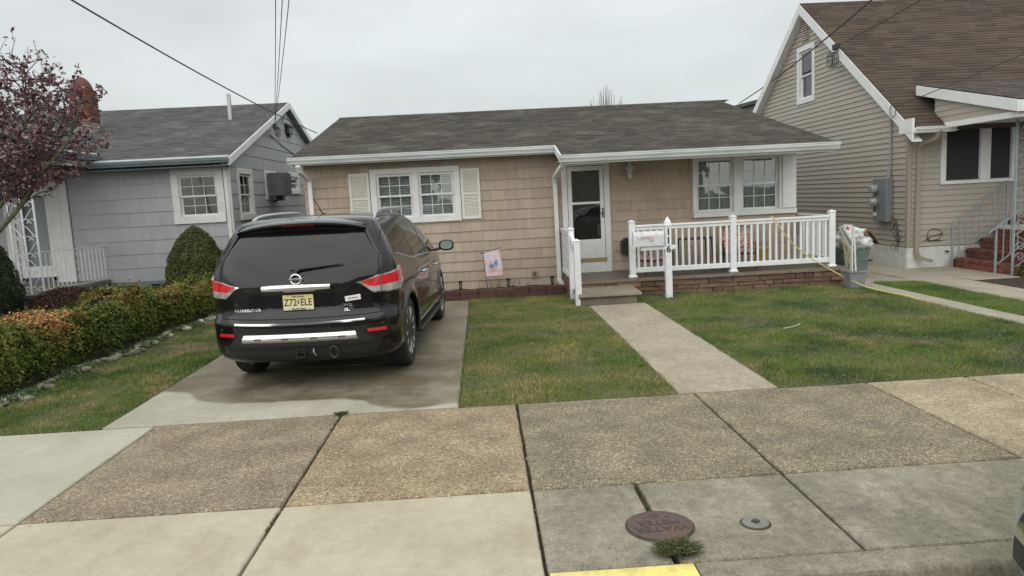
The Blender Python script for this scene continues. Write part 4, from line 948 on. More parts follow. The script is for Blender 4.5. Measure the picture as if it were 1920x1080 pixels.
# ================================================================== UTILITY COVERS
ml=thing('water_meter_cover',(.868,3.685,0),'round rusty water meter cover set in the grey sidewalk slab','manhole cover')
s=MB(); s.lathe([(.185,.001),(.185,.004),(.180,.0055),(.0,.0055)],(.868,3.685,0),n=40); s.build('ring_gap',jointm,ml)
s=MB(); s.lathe([(.172,.001),(.172,.011),(.167,.013),(.157,.013),(.155,.0105),(.001,.0105)],(.868,3.685,0),n=40); ld=s.build('lid',rust,ml,auto=25)
def tfl(dy,s_=1.): return lambda p:(.868-p[0],3.685+dy-p[2],.0105+p[1]*1.0)
text_mb('WATER',.082,.0022,tfl(-.045),xs=1.05,bold=.001).build('lettering',M('worn_rust',(.055,.034,.03),.6),ld)
text_mb('METER',.078,.0022,tfl(.030),xs=1.0,bold=.0).build('lettering',MATS['worn_rust'],ld)
s=MB(); s.lathe([(.030,.0),(.030,.0135),(.022,.0135),(.020,.0108),(.001,.0108)],(.862,3.685+.125,0),n=18); s.lathe([(.009,.0),(.009,.0145),(.001,.0145)],(.862,3.685+.125,0),n=8); s.build('lock_boss',rust,ld,auto=25)
for a in (-.06,0,.06): MB().box(.868+a-.008,.868+a+.008,3.685+.086,3.685+.094,.0105,.0125).build('stud',MATS['worn_rust'],ld)
l2=thing('valve_cover',(1.375,3.645,0),'small grey round valve cover in the grey sidewalk slab','manhole cover')
s=MB(); s.lathe([(.080,.001),(.080,.004),(.0,.004)],(1.375,3.645,0),n=28); s.build('ring_gap',jointm,l2)
s=MB(); s.lathe([(.070,.001),(.070,.009),(.066,.011),(.001,.011)],(1.375,3.645,0),n=28); s.build('lid',M('dull_metal',(.23,.235,.205),.55,col2=(.18,.185,.16),nscale=12,metal=.2),l2,auto=25)
s=MB(); s.box(-.016,.016,-.016,.016,.011,.018); s.v=[(1.375+(v[0]-v[1])*.75,3.645+(v[0]+v[1])*.75,v[2]) for v in s.v]; s.build('nut',MATS['worn_rust'],l2)
# weeds
def weed(name,x,y,r,n,label,h=.06,col=None):
    s=MB(); 
    for k in range(n):
        t=random.uniform(0,2*math.pi); d=r*math.sqrt(random.random()); hh=h*random.uniform(.4,1.2)*(1.1-d/r*.6); px,py=x+d*math.cos(t)*.35,y+d*math.sin(t)*.35*.6
        ex,ey=x+d*math.cos(t),y+d*math.sin(t)*.6
        s.tube([(px,py,0),((px+ex)/2,(py+ey)/2,hh*.8),(ex,ey,hh)],.0014,3,random.random())
        for q in range(7):
            a=random.uniform(0,2*math.pi); f=random.uniform(.3,1); cx,cy,cz=px+(ex-px)*f,py+(ey-py)*f,hh*f+.003; L=random.uniform(.006,.013)
            dx,dy=math.cos(a)*L,math.sin(a)*L; s.add([(cx,cy,cz),(cx+dx-dy*.35,cy+dy+dx*.35,cz+.004),(cx+dx*1.8,cy+dy*1.8,cz+.002),(cx+dx+dy*.35,cy+dy-dx*.35,cz+.004)],[(0,1,2,3)],random.random())
    return tag(s.build(name,leafmat_weed,None),label,'weed')
leafmat_weed=leafmat('weed_leaf',[(.03,.055,.015),(.07,.11,.03),(.12,.13,.05),(.16,.11,.06)])
weed('weed_clump',.885,3.385,.14,230,'bushy weed growing in the gap beside the round meter cover',.075)
weed('weed_clump',-1.30,6.165,.07,60,'small weed in the joint where the driveway meets the sidewalk',.03)
def joint_weeds(name,pts,label,k=40):
    s=MB()
    for i in range(k):
        (x0,y0),(x1,y1)=random.choice(pts); t=random.random(); x=x0+(x1-x0)*t+random.uniform(-.008,.008); y=y0+(y1-y0)*t+random.uniform(-.006,.006)
        for q in range(5):
            a=random.uniform(0,6.28); L=random.uniform(.008,.02); s.add([(x-.002,y,-.02),(x+.002,y,-.02),(x+math.cos(a)*L,y+math.sin(a)*L,random.uniform(0,.014))],[(0,1,2)],random.random())
    return tag(s.build(name,leafmat_weed),label,'weed',kind='stuff')
joint_weeds('joint_moss',[((.22,4.3),(.22,5.6)),((-1.30,4.6),(-1.3,6.0)),((1.2,4.29),(3.3,4.29)),((-1.30,3.9),(-1.3,4.2)),((.3,3.30),(3.0,3.30)),((.86,3.9),(.86,4.28))],'thin moss and grass in the sidewalk joints',150)
# ================================================================== GREY-BLUE HOUSE (left)
lh = thing('grey_blue_house', (-8, 15.45, 0), 'grey-blue shingle-sided house with grey roof at the left', 'house')
YL, XS = 15.45, -5.15
tfl_ = F((0,YL,0),(1,0,0),(0,-1,0)); tfs = F((XS,0,0),(0,1,0),(1,0,0))
w1=(-6.33,-5.27,1.57,2.70)
lz=lambda Y: 4.57-.325*abs(Y-20.3)
wall_holes('wall', greywall, lh, tfl_, -14, XS-.121, 0, 2.95, [(w1[0]+.13,w1[1]-.13,w1[2]+.13,w1[3]-.13),(-9.55,-8.82,.62,2.4)])
siding('shingle', greysid, lh, tfl_, .42, 2.93, .287, lambda z:-8.42, lambda z: XS-.02, [w1], (.55,.66), t=.012)
siding('shingle', greysid, lh, tfl_, .42, 2.93, .287, lambda z:-13, lambda z: -9.75, [], (.55,.66), t=.012)
sw1=(15.93,16.97,1.58,2.70); sw2=(20.2,21.3,2.16,2.76)
wall_holes('side_wall', greywall, lh, tfs, YL-.0, 25.1, 0, 2.93, [(sw1[0]+.1,sw1[1]-.1,sw1[2]+.1,sw1[3]-.1),(sw2[0]+.1,sw2[1]-.1,sw2[2]+.1,sw2[3]-.1)])
MB().prism([(YL,2.931),(25.1,2.931),(20.3,4.47)],XS-.12,XS-.002,'x').build('gable_wall', greywall, lh)
gl=lambda z: YL if z<2.95 else 20.3-(4.47-z)/.325; gr=lambda z: 25.1 if z<2.95 else 20.3+(4.47-z)/.325
siding('shingle', greysid, lh, tfs, .42, 4.44, .287, gl, gr, [sw1,sw2,(17.95,18.9,2.02,2.72)], (.9,1.3), t=.012, cap=150)
MB(tfl_).box(-7.8,XS-.001,.001,.02,-.03,.415).build('foundation', teal, lh); MB(tfs).box(YL-.019,25,.001,.02,-.03,.415).build('foundation', teal, lh)
MB(tfl_).box(-6.95,-6.45,.021,.03,.12,.36).build('crawl_vent', dark, lh)
MB().box(-5.18,-5.125,YL-.03,YL+.03,.40,2.93,b=.003).build('corner_board', white_paint, lh)
spout(lh,[(-5.20,15.34,2.86),(-5.20,15.40,2.7),(-5.20,15.40,.1)],.07,.05,white_paint)
window(lh, tfl_, *w1, [(w1[0]+.14,w1[1]-.14)], casing=.14, grid=(3,2), fill='curtain', fm=white_paint, gm=glass_d, zm=2.13, proud=.03, mr=.012)
window(lh, tfs, *sw1, [(sw1[0]+.12,sw1[1]-.12)], casing=.12, grid=(2,2), fill='blind', fm=white_paint, gm=glass_d, zm=2.13, proud=.03, mr=.012)
window(lh, tfs, *sw2, [(sw2[0]+.12,sw2[1]-.12)], casing=.12, grid=None, fill='shade', fm=white_paint, gm=glass_d, proud=.03)
# air conditioner in the side wall, with a grey cover
s=MB(tfs); s.box(17.95,18.9,.0,.03,2.02,2.72,b=.003); acf=s.build('air_conditioner_frame', white_paint, lh)
cover=M('grey_tarp',(.125,.13,.13),.6,col2=(.09,.095,.095),nscale=7,bump=.012,bscale=9)
V=[];nx,nz_=8,6
bm=bmesh.new(); bmesh.ops.create_cube(bm,size=1); bmesh.ops.subdivide_edges(bm,edges=bm.edges[:],cuts=7,use_grid_fill=True)
for v in bm.verts:
    p=Vector((-4.93+v.co.x*.42,18.42+v.co.y*.72,2.38+v.co.z*.54)); nn=mnoise.noise_vector(p*7)*.022; v.co=p+nn-Vector((0,0,.02*abs(v.co.y)))
bm.verts.index_update(); s=MB(); s.add([tuple(v.co) for v in bm.verts],[[v.index for v in f.verts] for f in bm.faces],smooth=True); bm.free()
s.build('cover', cover, acf, auto=60)
s=MB(); s.bar((-5.12,18.5,1.95),(-4.80,18.5,2.12),.04); s.box(-5.0,-4.85,18.3,18.55,1.98,2.12,b=.01); s.build('bracket', black_pl, acf)
# gable light and bird box
s=MB(tfs); s.add([(20.0,.02,4.05),(20.9,.02,4.05),(20.35,.02,4.34),(20.0,.035,4.05),(20.9,.035,4.05),(20.35,.035,4.34)],[(0,1,2),(3,5,4),(0,3,4,1),(1,4,5,2),(2,5,3,0)]); s.build('gable_louver', M('pale_louver',(.46,.47,.46),.6), lh)
s=MB(tfs); s.box(20.25,20.7,.02,.12,3.78,3.98,b=.01); s.add([(20.2,.02,3.98),(20.75,.02,3.98),(20.75,.16,3.96),(20.2,.16,3.96),(20.3,.02,4.08),(20.65,.02,4.08)],[(0,3,2,1),(3,0,4),(1,2,5),(0,1,5,4),(3,4,5,2)]); s.box(20.4,20.55,.03,.09,3.70,3.78); s.build('bird_box', black_iron, lh)
# roof
zL0=lz(15.08); rl=roof_plane(lh, roof_l, (-16,15.08,zL0),(-5.0,15.08,zL0),(-16,20.3,4.60),(-5.0,20.3,4.60),.13,.24)
roof_plane(lh, roof_l, (-16,25.5,zL0),(-5.0,25.5,zL0),(-16,20.302,4.60),(-5.0,20.302,4.60),.3,.5)
s=MB()
for y0,sg in ((15.05,1),(25.5,-1)):
    ye=20.3-.0*sg; z0=zL0-.015
    s.add([(-5.0,y0,z0-.15),(-5.0,y0,z0),(-5.0,20.3,4.60),(-5.0,20.3,4.44),(-4.97,y0,z0-.15),(-4.97,y0,z0),(-4.97,20.3,4.60),(-4.97,20.3,4.44)],[(0,1,2,3),(4,7,6,5),(0,3,7,4),(1,5,6,2),(0,4,5,1),(3,2,6,7)])
s.build('rake_board', white_paint, lh)
s=MB()
for y0 in (15.08,25.5): s.add([(-5.15,y0,zL0-.16),(-5.002,y0,zL0-.16),(-5.002,20.3,4.43),(-5.15,20.3,4.43),(-5.15,y0,zL0-.13),(-5.002,y0,zL0-.13),(-5.002,20.3,4.46),(-5.15,20.3,4.46)],[(0,1,2,3),(4,7,6,5),(0,3,7,4),(1,5,6,2),(0,4,5,1),(3,2,6,7)])
s.box(-16,-5.03,15.09,YL,zL0-.17,zL0-.15); s.build('soffit', teal, lh)
gutter(lh, F((0,15.079,0),(1,0,0),(0,-1,0)), -7.75, -4.98, zL0-.01, teal, .10, .10)
MB().box(-7.75,-4.98,15.05,15.079,zL0+.001,zL0+.035).build('drip_edge', white_paint, lh)
s=MB(); s.box(-6.02,-5.94,18.45,18.53,4.0,4.62); s.build('vent_pipe', steel, lh)
# chimney
ch=s=MB(); cho=MB().box(-9.24,-8.86,17.5,17.95,3.5,4.72).build('chimney', mortar, lh)
z=4.0;r_=0
while z<4.68:
    for (fx,a0,a1,fix,sgn) in (('x',-9.25,-8.85,17.50,-1),('y',17.49,17.96,-8.86,1)):
        x=a0-(.1 if r_%2 else 0)
        while x<a1-.01:
            b=min(x+.2,a1); a=max(x,a0)
            if b-a>.03:
                if fx=='x': MB().box(a+.004,b-.004,fix-.02,fix-.001,z+.004,z+.062).build('brick', brickm, cho)
                else: MB().box(fix+.001,fix+.02,a+.004,b-.004,z+.004,z+.062).build('brick', brickm, cho)
            x+=.2
    z+=.068; r_+=1
s=MB(); s.lathe([(.225,4.72),(.235,4.78),(.215,4.84),(.17,4.92),(.10,4.99),(.02,5.03)],(-9.05,17.72,0),n=8); s.build('chimney_cap', M('chimney_cap_m',(.17,.055,.045),.85,col2=(.10,.04,.035),nscale=14,bump=.01,bscale=25), cho)
# porch of the left house: slab, brick base, gable roof, door
s=MB(); s.box(-12,-7.76,13.05,YL-.001,.42,.50,b=.01); s.build('porch_floor', porchfl, lh)
MB().box(-12,-7.82,13.10,YL-.001,-.03,.419).build('porch_base', teal, lh)
z=.0;r_=0
while z<.40:
    x=-9.4-(.1 if r_%2 else 0)
    while x<-7.83: b=min(x+.2,-7.815); MB().box(x+.004,b-.004,13.075,13.099,z+.004,z+.062,b=.003).build('brick', teal, lh); x+=.204
    y=13.08+(.1 if r_%2 else 0)
    while y<15.4: b=min(y+.2,15.44); MB().box(-7.819,-7.80,y+.004,b-.004,z+.004,z+.062).build('brick', teal, lh); y+=.204
    z+=.067;r_+=1
s=MB(tfl_); s.box(-9.75,-9.56,0,.03,.50,2.62); s.box(-8.81,-8.62,0,.03,.50,2.62); s.box(-9.559,-8.811,0,.029,2.40,2.62); s.box(-8.61,-8.44,.0,.045,.5,2.8,b=.003); ldf=s.build('door_frame', white_paint, lh)
s=MB(tfl_); s.box(-9.55,-9.45,-.04,0,.55,2.40); s.box(-8.92,-8.82,-.04,0,.55,2.40); s.box(-9.449,-8.921,-.04,-.001,.55,.85); s.box(-9.449,-8.921,-.04,-.001,2.28,2.4); ldo=s.build('storm_door', white_paint, ldf)
MB(tfl_).box(-9.56,-8.81,-.2,-.15,.5,2.4).build('inner_door', M('pale_door',(.30,.33,.33),.5), ldf)
# porch roof: its side eave runs from the main gutter towards the street
s=MB(); zE=3.06
for x0_,x1_ in ((-7.62,-10.0),(-12.38,-10.0)):
    vs=[(x0_,12.9,zE),(x1_,12.9,zE+.62),(x1_,17.0,zE+.62),(x0_,15.3,zE)]
    s.add(vs+[(a_,b_,c_-.05) for a_,b_,c_ in vs],[(0,1,2,3),(7,6,5,4),(0,4,5,1),(1,5,6,2),(2,6,7,3),(3,7,4,0)])
s.build('porch_roof', roof_l, lh)
roof_plane(lh, roof_l, (-7.60,12.88,zE+.005),(-7.60,15.25,zE+.005),(-10,12.88,zE+.63),(-10,15.25,zE+.63),.14,.3,deck=.003)
s=MB(); s.box(-7.80,-7.76,12.95,15.42,2.80,2.94); s.box(-12,-7.80,12.95,12.99,2.80,2.94); s.build('porch_fascia', white_paint, lh)
gutter(lh, F((-7.66,0,0),(0,-1,0),(1,0,0)), -15.07, -12.9, zE-.03, teal, .10, .10); MB().box(-7.64,-7.56,12.9,15.07,zE-.029,zE+.006).build('drip_edge', white_paint, lh)
MB().box(-12,-7.64,12.92,YL-.02,2.94,2.96).build('porch_ceiling', teal, lh); MB().prism([(-12,2.96),(-7.7,2.96),(-10,3.55)],12.94,12.96,'y').build('porch_gable', greysid, lh)
# ironwork
def scroll(s,cx,cz,h,wd,y,side=1,r=.0065,ax='x'):
    """C/S scroll of flat iron: spiral at both ends"""
    pts=[]
    for k in range(14):
        t=k/13; a=-math.pi*1.6*(1-t); rr=wd*(.18+.34*t); pts.append((cx+side*(wd*.10-rr*math.cos(a)*.8), cz+h*.5-wd*.55+rr*math.sin(a)*.9))
    for k in range(14):
        t=k/13; a=math.pi*1.6*t; rr=wd*(.52-.34*t); pts.append((cx-side*(wd*.10-rr*math.cos(a)*.8)+0, cz-h*.5+wd*.55-rr*math.sin(a)*.9))
    P=[(p[0],y,p[1]) if ax=='x' else (y,p[0],p[1]) for p in pts]; s.tube(P,r,5)
ic=thing('iron_porch_column',(-8.05,13.2,.5),'white wrought-iron scroll column on the left porch','iron column')
for x in (-8.26,-8.04,-7.82): MB().box(x-.013,x+.013,13.187,13.213,.50,2.60).build('upright', iron_w, ic)
for bx0 in (-8.15,-7.93):
    for k in range(7):
        z0=.52+.30*k; s=MB(); sd_=1 if k%2 else -1
        def S(cx,cz,sd2):
            pts=[]
            for q in range(30):
                t=q/29*2-1; rr=.035+.03*(1-abs(t)); th=t*math.pi*1.9
                pts.append((cx+sd2*.05*math.sin(t*math.pi)+sd2*.022*math.sin(th*1.6)*abs(t), 13.2, cz+.14*t+.018*math.cos(th*1.6)*abs(t)))
            return pts
        # pair of C curls mirrored
        for s2 in (-1,1):
            pts=[]
            for q in range(22):
                a=q/21*math.pi*1.55; rr=.055-.038*q/21; pts.append((bx0+s2*(.098-.0*q)-s2*(.055-rr*math.cos(a)) , 13.2, z0+.06+rr*math.sin(a)*1.1))
            s.tube(pts,.0065,5)
        big=[]
        for q in range(18):
            t=q/17; big.append((bx0+sd_*(.095-.19*t), 13.2, z0+.10+.19*(3*t*t-2*t*t*t)))
        s.tube(big,.007,5); s.build('scroll', iron_w, ic)
il=thing('iron_porch_railing',(-7.82,14.2,.5),'white iron railing along the side of the left porch','railing')
s=MB(); s.bar((-7.82,13.22,1.24),(-7.82,15.43,1.20),.035,.014); s.build('top_rail', iron_w, il); s=MB(); s.bar((-7.82,13.22,.56),(-7.82,15.43,.52),.03,.014); s.build('bottom_rail', iron_w, il)
for k in range(15):
    y=13.36+k*.144
    if k in (7,): 
        s=MB()
        for q in range(4):
            z0=.60+.15*q; pts=[(-7.82, y+.045*math.cos(a)*(1-q2/16), z0+.06+.045*math.sin(a)*(1-q2/16)) for q2,a in [(q2,q2/11*math.pi*1.7) for q2 in range(12)]]; s.tube(pts,.006,4)
        s.build('scroll', iron_w, il)
    else: MB().box(-7.827,-7.813,y-.007,y+.007,.57,1.21).build('baluster', iron_w, il)
# attachment bracket, wire coils on the gable
s=MB(); s.box(-4.97,-4.90,18.45,18.6,3.72,3.86,b=.01); 
for k in range(3): s.tube([(-4.93,18.6+.0+.16*math.cos(a)+.1*k, 3.68+.13*math.sin(a)) for a in [q/14*2*math.pi for q in range(15)]],.008,4)
s.build('cable_bracket', wirem, lh)
MB().tube(poly([(-5.12,18.7,3.62),(-5.12,20.3,3.35),(-5.12,22,3.18)],5),.012,4).build('cable_run', wirel, lh)

# ================================================================== TAUPE HOUSE (right)
rh=thing('taupe_house',(10,13.88,0),'tall taupe vinyl-sided house with steep brown roof at the right','house')
XR_,YF=8.3,13.88
tfr=F((XR_,0,0),(0,1,0),(-1,0,0)); tff=F((0,YF,0),(1,0,0),(0,-1,0))
slope=.7137; rzr=lambda Y: 6.12-slope*abs(Y-18.3)
aw=(17.83,18.80,3.74,5.14); av=(18.12,18.5,5.22,5.83)
wall_holes('side_wall', vinyl_b, rh, tfr, YF, 22.7, 0, 2.93, [])
s=MB(tfr)
def gy(z): return 18.3-(6.0-z)/slope, 18.3+(6.0-z)/slope
zz=[2.931,3.86,5.02,5.98]
for a,b in zip(zz,zz[1:]):
    l0,r0=gy(a); l1,r1=gy(b)
    parts=[(l0,r0,l1,r1)] if a!=3.86 else [(l0,aw[0]+.12,l1,aw[0]+.12),(aw[1]-.12,r0,aw[1]-.12,r1)]
    for p in parts: s.add([(p[0],-.12,a),(p[1],-.12,a),(p[1],0,a),(p[0],0,a),(p[2],-.12,b),(p[3],-.12,b),(p[3],0,b),(p[2],0,b)],[(0,3,2,1),(4,5,6,7),(0,1,5,4),(1,2,6,5),(2,3,7,6),(3,0,4,7)])
s.build('gable_wall', vinyl_b, rh)
siding('plank', vinyl_t, rh, tfr, .42, 5.96, .1085, lambda z: YF+.06 if z<2.85 else 18.3-(6.0-z)/slope, lambda z: 22.7 if z<2.9 else 18.3+(6.0-z)/slope, [aw,av], None, t=.018)
fw=(8.92,10.42,1.60,2.72)
wall_holes('wall', vinyl_b, rh, tff, XR_+.121, 15, 0, 2.9, [(fw[0]+.08,fw[1]-.08,fw[2]+.08,fw[3]-.08)])
siding('plank', vinyl_t, rh, tff, .42, 2.88, .1085, lambda z: XR_+.06, lambda z: 14.5, [fw], None, t=.018)
s=MB(); s.box(XR_-.028,XR_+.05,YF-.028,YF+.06,.40,2.9,b=.004); s.build('corner_post', vinyl_trim, rh)
MB(tfr).box(YF-.02,22.7,.001,.025,-.03,.405).build('foundation', found_w, rh); MB(tff).box(XR_-.0,14,.001,.022,-.03,.405).build('foundation', found_w, rh)
window(rh, tfr, *aw, [(aw[0]+.12,aw[1]-.12)], casing=.12, grid=None, fill='shade', gm=glass, proud=.04, zm=4.42, sash=.035, sill=False)
window(rh, tff, *fw, [(fw[0]+.10,9.70),(9.90,fw[1]-.10)], casing=.07, grid=None, fill='screen', gm=glass_d, proud=.04, zm=2.2)
s=MB(tfr); s.box(av[0],av[1],.0,.03,av[2],av[3]); gv=s.build('gable_vent', vinyl_trim, rh)
for k in range(9):
    z0=av[2]+.05+k*.057; s=MB(tfr); s.add([(av[0]+.05,.031,z0),(av[1]-.05,.031,z0),(av[1]-.05,.05,z0),(av[0]+.05,.05,z0),(av[0]+.05,.031,z0+.04),(av[1]-.05,.031,z0+.04)],[(0,3,2,1),(3,4,5,2),(0,1,5,4),(0,4,3),(1,2,5)]); s.build('slat', M('vent_slat',(.45,.42,.37),.5) if 'vent_slat' not in MATS else MATS['vent_slat'], gv)
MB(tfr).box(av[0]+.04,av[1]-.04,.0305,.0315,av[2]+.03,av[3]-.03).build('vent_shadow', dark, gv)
# roofs
ze=rzr(13.55)
roof_plane(rh, roof_b, (8.12,13.50,rzr(13.5)),(16,13.50,rzr(13.5)),(8.12,18.3,6.14),(16,18.3,6.14),.127,.42,.013)
roof_plane(rh, roof_b, (8.12,23.1,rzr(23.1)),(16,23.1,rzr(23.1)),(8.12,18.302,6.14),(16,18.302,6.14),.3,.6)
s=MB()
for y0 in (13.46,23.1):
    z0=rzr(y0)
    s.add([(8.10,y0,z0-.24),(8.10,y0,z0-.01),(8.10,18.3,6.12),(8.10,18.3,5.88),(8.14,y0,z0-.24),(8.14,y0,z0-.01),(8.14,18.3,6.12),(8.14,18.3,5.88)],[(0,1,2,3),(4,7,6,5),(0,3,7,4),(1,5,6,2),(0,4,5,1),(3,2,6,7)])
s.build('rake_board', white, rh)
s=MB(); 
for y0 in (13.46,23.1):
    z0=rzr(y0); s.add([(8.141,y0,z0-.24),(8.30,y0,z0-.24),(8.30,18.3,5.88),(8.141,18.3,5.88),(8.141,y0,z0-.22),(8.30,y0,z0-.22),(8.30,18.3,5.90),(8.141,18.3,5.90)],[(0,1,2,3),(4,7,6,5),(0,3,7,4),(1,5,6,2),(0,4,5,1),(3,2,6,7)])
s.box(8.10,9.0,13.47,YF,2.60,2.62); s.build('soffit', white, rh); MB().box(8.094,8.139,13.45,YF,2.60,2.86).build('eave_return', white, rh)
gutter(rh, F((0,13.50,0),(1,0,0),(0,-1,0)), 8.14, 8.92, rzr(13.5)+.0, white, .11,.11)
MB().box(8.14,8.95,13.50,13.53,2.60,rzr(13.5)-.02).build('fascia', white, rh)
spout(rh,[(8.62,13.44,2.60),(8.60,13.50,2.48),(8.48,13.76,2.38),(8.46,13.82,2.28),(8.44,13.82,.32),(8.46,13.78,.22),(8.60,13.60,.16)],.08,.06,vinyl_trim)
# porch roof
PX=8.80
s=MB(); s.add([(PX-.06,11.62,2.90),(13,11.62,2.90),(13,14.3,3.50),(PX-.06,14.3,3.50),(PX-.06,11.62,2.94),(13,11.62,2.94),(13,14.3,3.54),(PX-.06,14.3,3.54)],[(0,3,2,1),(4,5,6,7),(0,1,5,4),(1,2,6,5),(2,3,7,6),(3,0,4,7)]); s.build('porch_roof', roof_b, rh)
roof_plane(rh, M('dark_shingle_roof',(.085,.075,.068),.9,tint=.3,bump=.003,bscale=90),(PX-.07,11.60,2.945),(13,11.60,2.945),(PX-.07,14.4,3.572),(13,14.4,3.572),.13,.3,deck=.003)
s=MB(); s.add([(PX-.10,11.58,2.74),(PX-.10,11.58,2.925),(PX-.10,14.35,3.55),(PX-.10,14.35,3.37),(PX-.061,11.58,2.74),(PX-.061,11.58,2.925),(PX-.061,14.35,3.55),(PX-.061,14.35,3.37)],[(0,1,2,3),(4,7,6,5),(0,3,7,4),(1,5,6,2),(0,4,5,1),(3,2,6,7)])
s.box(PX-.06,13,11.57,11.61,2.74,2.925); s.build('porch_fascia', white, rh)
s=MB(); s.box(PX-.03,PX+.08,11.75,YF-.02,2.66,2.76); s.box(PX-.03,13,11.66,11.76,2.66,2.74); s.build('porch_beam', white, rh)
MB().prism([(11.9,2.761),(YF,2.761),(YF,3.33),(11.9,2.90)],PX,PX+.04,'x').build('porch_side', vinyl_b, rh)
siding('plank', vinyl_t, rh, F((PX,0,0),(0,1,0),(-1,0,0)), 2.765, 3.33, .1085, lambda z: 11.72+max(0,(z-2.80))/.224*1.0, lambda z: YF, [], None, t=.012)
MB().box(PX+.09,13,11.78,YF-.03,2.70,2.72).build('porch_ceiling', M('porch_ceiling_m',(.55,.55,.52),.7), rh)
# meter box and conduit
mb_=thing('meter_box',(8.26,14.63,.9),'grey electric box with two round meters on the taupe side wall','meter box')
s=MB(tfr); s.box(14.36,14.86,.022,.17,.90,1.78,b=.01); s.box(14.38,14.60,.171,.18,.92,1.76,b=.004); bx_=s.build('cabinet', greybox, mb_)
for z0 in (1.30,1.57):
    q=tfr((14.73,.17,z0)); s=MB(); s.lathe([(.10,0),(.10,-.03),(.085,-.035)],(q.x,q.y,q.z),'x',18); mr_=s.build('meter_ring', steel, bx_)
    s=MB(); s.lathe([(.083,-.03),(.083,-.10),(.06,-.13),(.001,-.135)],(q.x,q.y,q.z),'x',18); s.build('meter_dome', M('meter_glass',(.42,.45,.45),.15,col2=(.2,.21,.21),nscale=18), bx_)
s=MB(tfr); s.box(14.70,14.84,.171,.176,1.02,1.09); s.build('label_plate', white, bx_); s=MB(tfr); s.box(14.77,14.79,.171,.176,1.12,1.22); s.build('hasp', black_pl, bx_)
s=MB(tfr); s.tube([(14.43,.08,1.78),(14.43,.08,1.95)],.045,8); s.tube([(14.43,.05,1.9),(14.43,.05,3.22),(14.50,.05,3.32)],.022,8); s.build('conduit', M('conduit_grey',(.30,.29,.29),.5), mb_)
s=MB(tfr); 
for a,b in (((14.50,.05,3.32),(15.2,.05,3.78)),((15.2,.05,3.78),(15.9,.05,4.24)),((15.9,.05,4.24),(16.45,.06,4.60))): s.bar(tfr(a)-tfr((0,0,0))+Vector((0,0,0)) if False else a,b,.03,.05)
s.build('service_conduit', M('conduit_pale',(.50,.49,.46),.5), mb_)
s=MB()
for k in range(4): s.tube([(8.09-.02*k,16.40+.13*math.cos(a)+.05*k,4.46+.17*math.sin(a)) for a in [q/16*2*math.pi for q in range(17)]],.009,4)
s.box(8.03,8.10,16.2,16.45,4.66,4.78,b=.008); s.build('cable_coil', wirem, mb_)
s=MB(); s.tube([(8.06,14.04+.10*math.cos(a),3.06+.12*math.sin(a)) for a in [q/16*2*math.pi for q in range(17)]],.009,4); s.build('cable_coil', wirem, mb_)
s=MB()
for k in range(14):
    y=random.uniform(14.0,14.28); z0=random.uniform(.45,.95); s.tube(poly([(8.25,y,z0),(8.22,y+random.uniform(-.08,.08),z0-.08),(8.24,y+random.uniform(-.06,.06),z0-.15)],4),.006,4)
s.tube(poly([(8.24,14.36,1.0),(8.22,14.2,.98),(8.22,14.1,.8),(8.24,14.14,.5)],4),.008,4); s.build('loose_cables', wirem, mb_)
# small wire ornament and spigot
s=MB(tff); 
s.tube([(8.66,.04,.56),(8.74,.04,.52),(8.90,.04,.55),(8.98,.04,.66),(8.90,.04,.74),(8.76,.04,.76),(8.68,.04,.68),(8.66,.04,.56)],.007,4); s.tube([(8.60,.04,.50),(8.72,.04,.60),(8.84,.04,.62),(8.98,.04,.66)],.007,4); s.tube([(8.72,.04,.60),(8.70,.04,.52),(8.96,.04,.52)],.008,4)
tag(s.build('wire_ornament',black_iron),'small black wire ornament on the taupe front wall beside the steps','ornament')
s=MB(tff); s.tube([(9.06,.02,.30),(9.06,.10,.30)],.02,6); s.build('spigot', black_iron, rh)
# brick steps
bs=thing('brick_steps',(9.8,13,0),'red brick steps rising to the porch of the taupe house','steps')
for k in range(4):
    x0=9.15+.28*k; z0=.172*k; z1=.172*(k+1)
    MB().box(x0+.01,13,12.46,13.80,z0-(.0 if k else .03),z1-.012).build('step_core', mortar, bs)
    sol=MB(); run=MB(); y=12.45
    while y<13.8: sol.box(x0-.012,x0+.20,y+.003,y+.060,z1-.062,z1,tint=random.random(),b=.004); y+=.066
    y=12.45
    while y<13.8: b=min(y+.2,13.8); run.box(x0,x0+.10,y+.004,b-.004,z0+.004,z1-.068,tint=random.random(),b=.003); y+=.205
    x=x0
    while x<x0+.5 if k<3 else x<12: run.box(x+.004,x+.196,12.445,12.50,z0+.004,z1-.068,tint=random.random(),b=.003); sol.box(x+.21,x+.27,12.44,12.64,z1-.062,z1,tint=random.random(),b=.004); x+=.2
    tag(run.build('bricks', brickm, bs),kind='stuff'); tag(sol.build('tread_bricks', brickm, bs),kind='stuff')
MB().box(10.05,13,12.42,13.82,.69,.76,b=.006).build('landing_edge', white_paint, bs)
MB().box(10.30,13,13.70,13.86,.765,.93).build('door_step', brickm, bs)
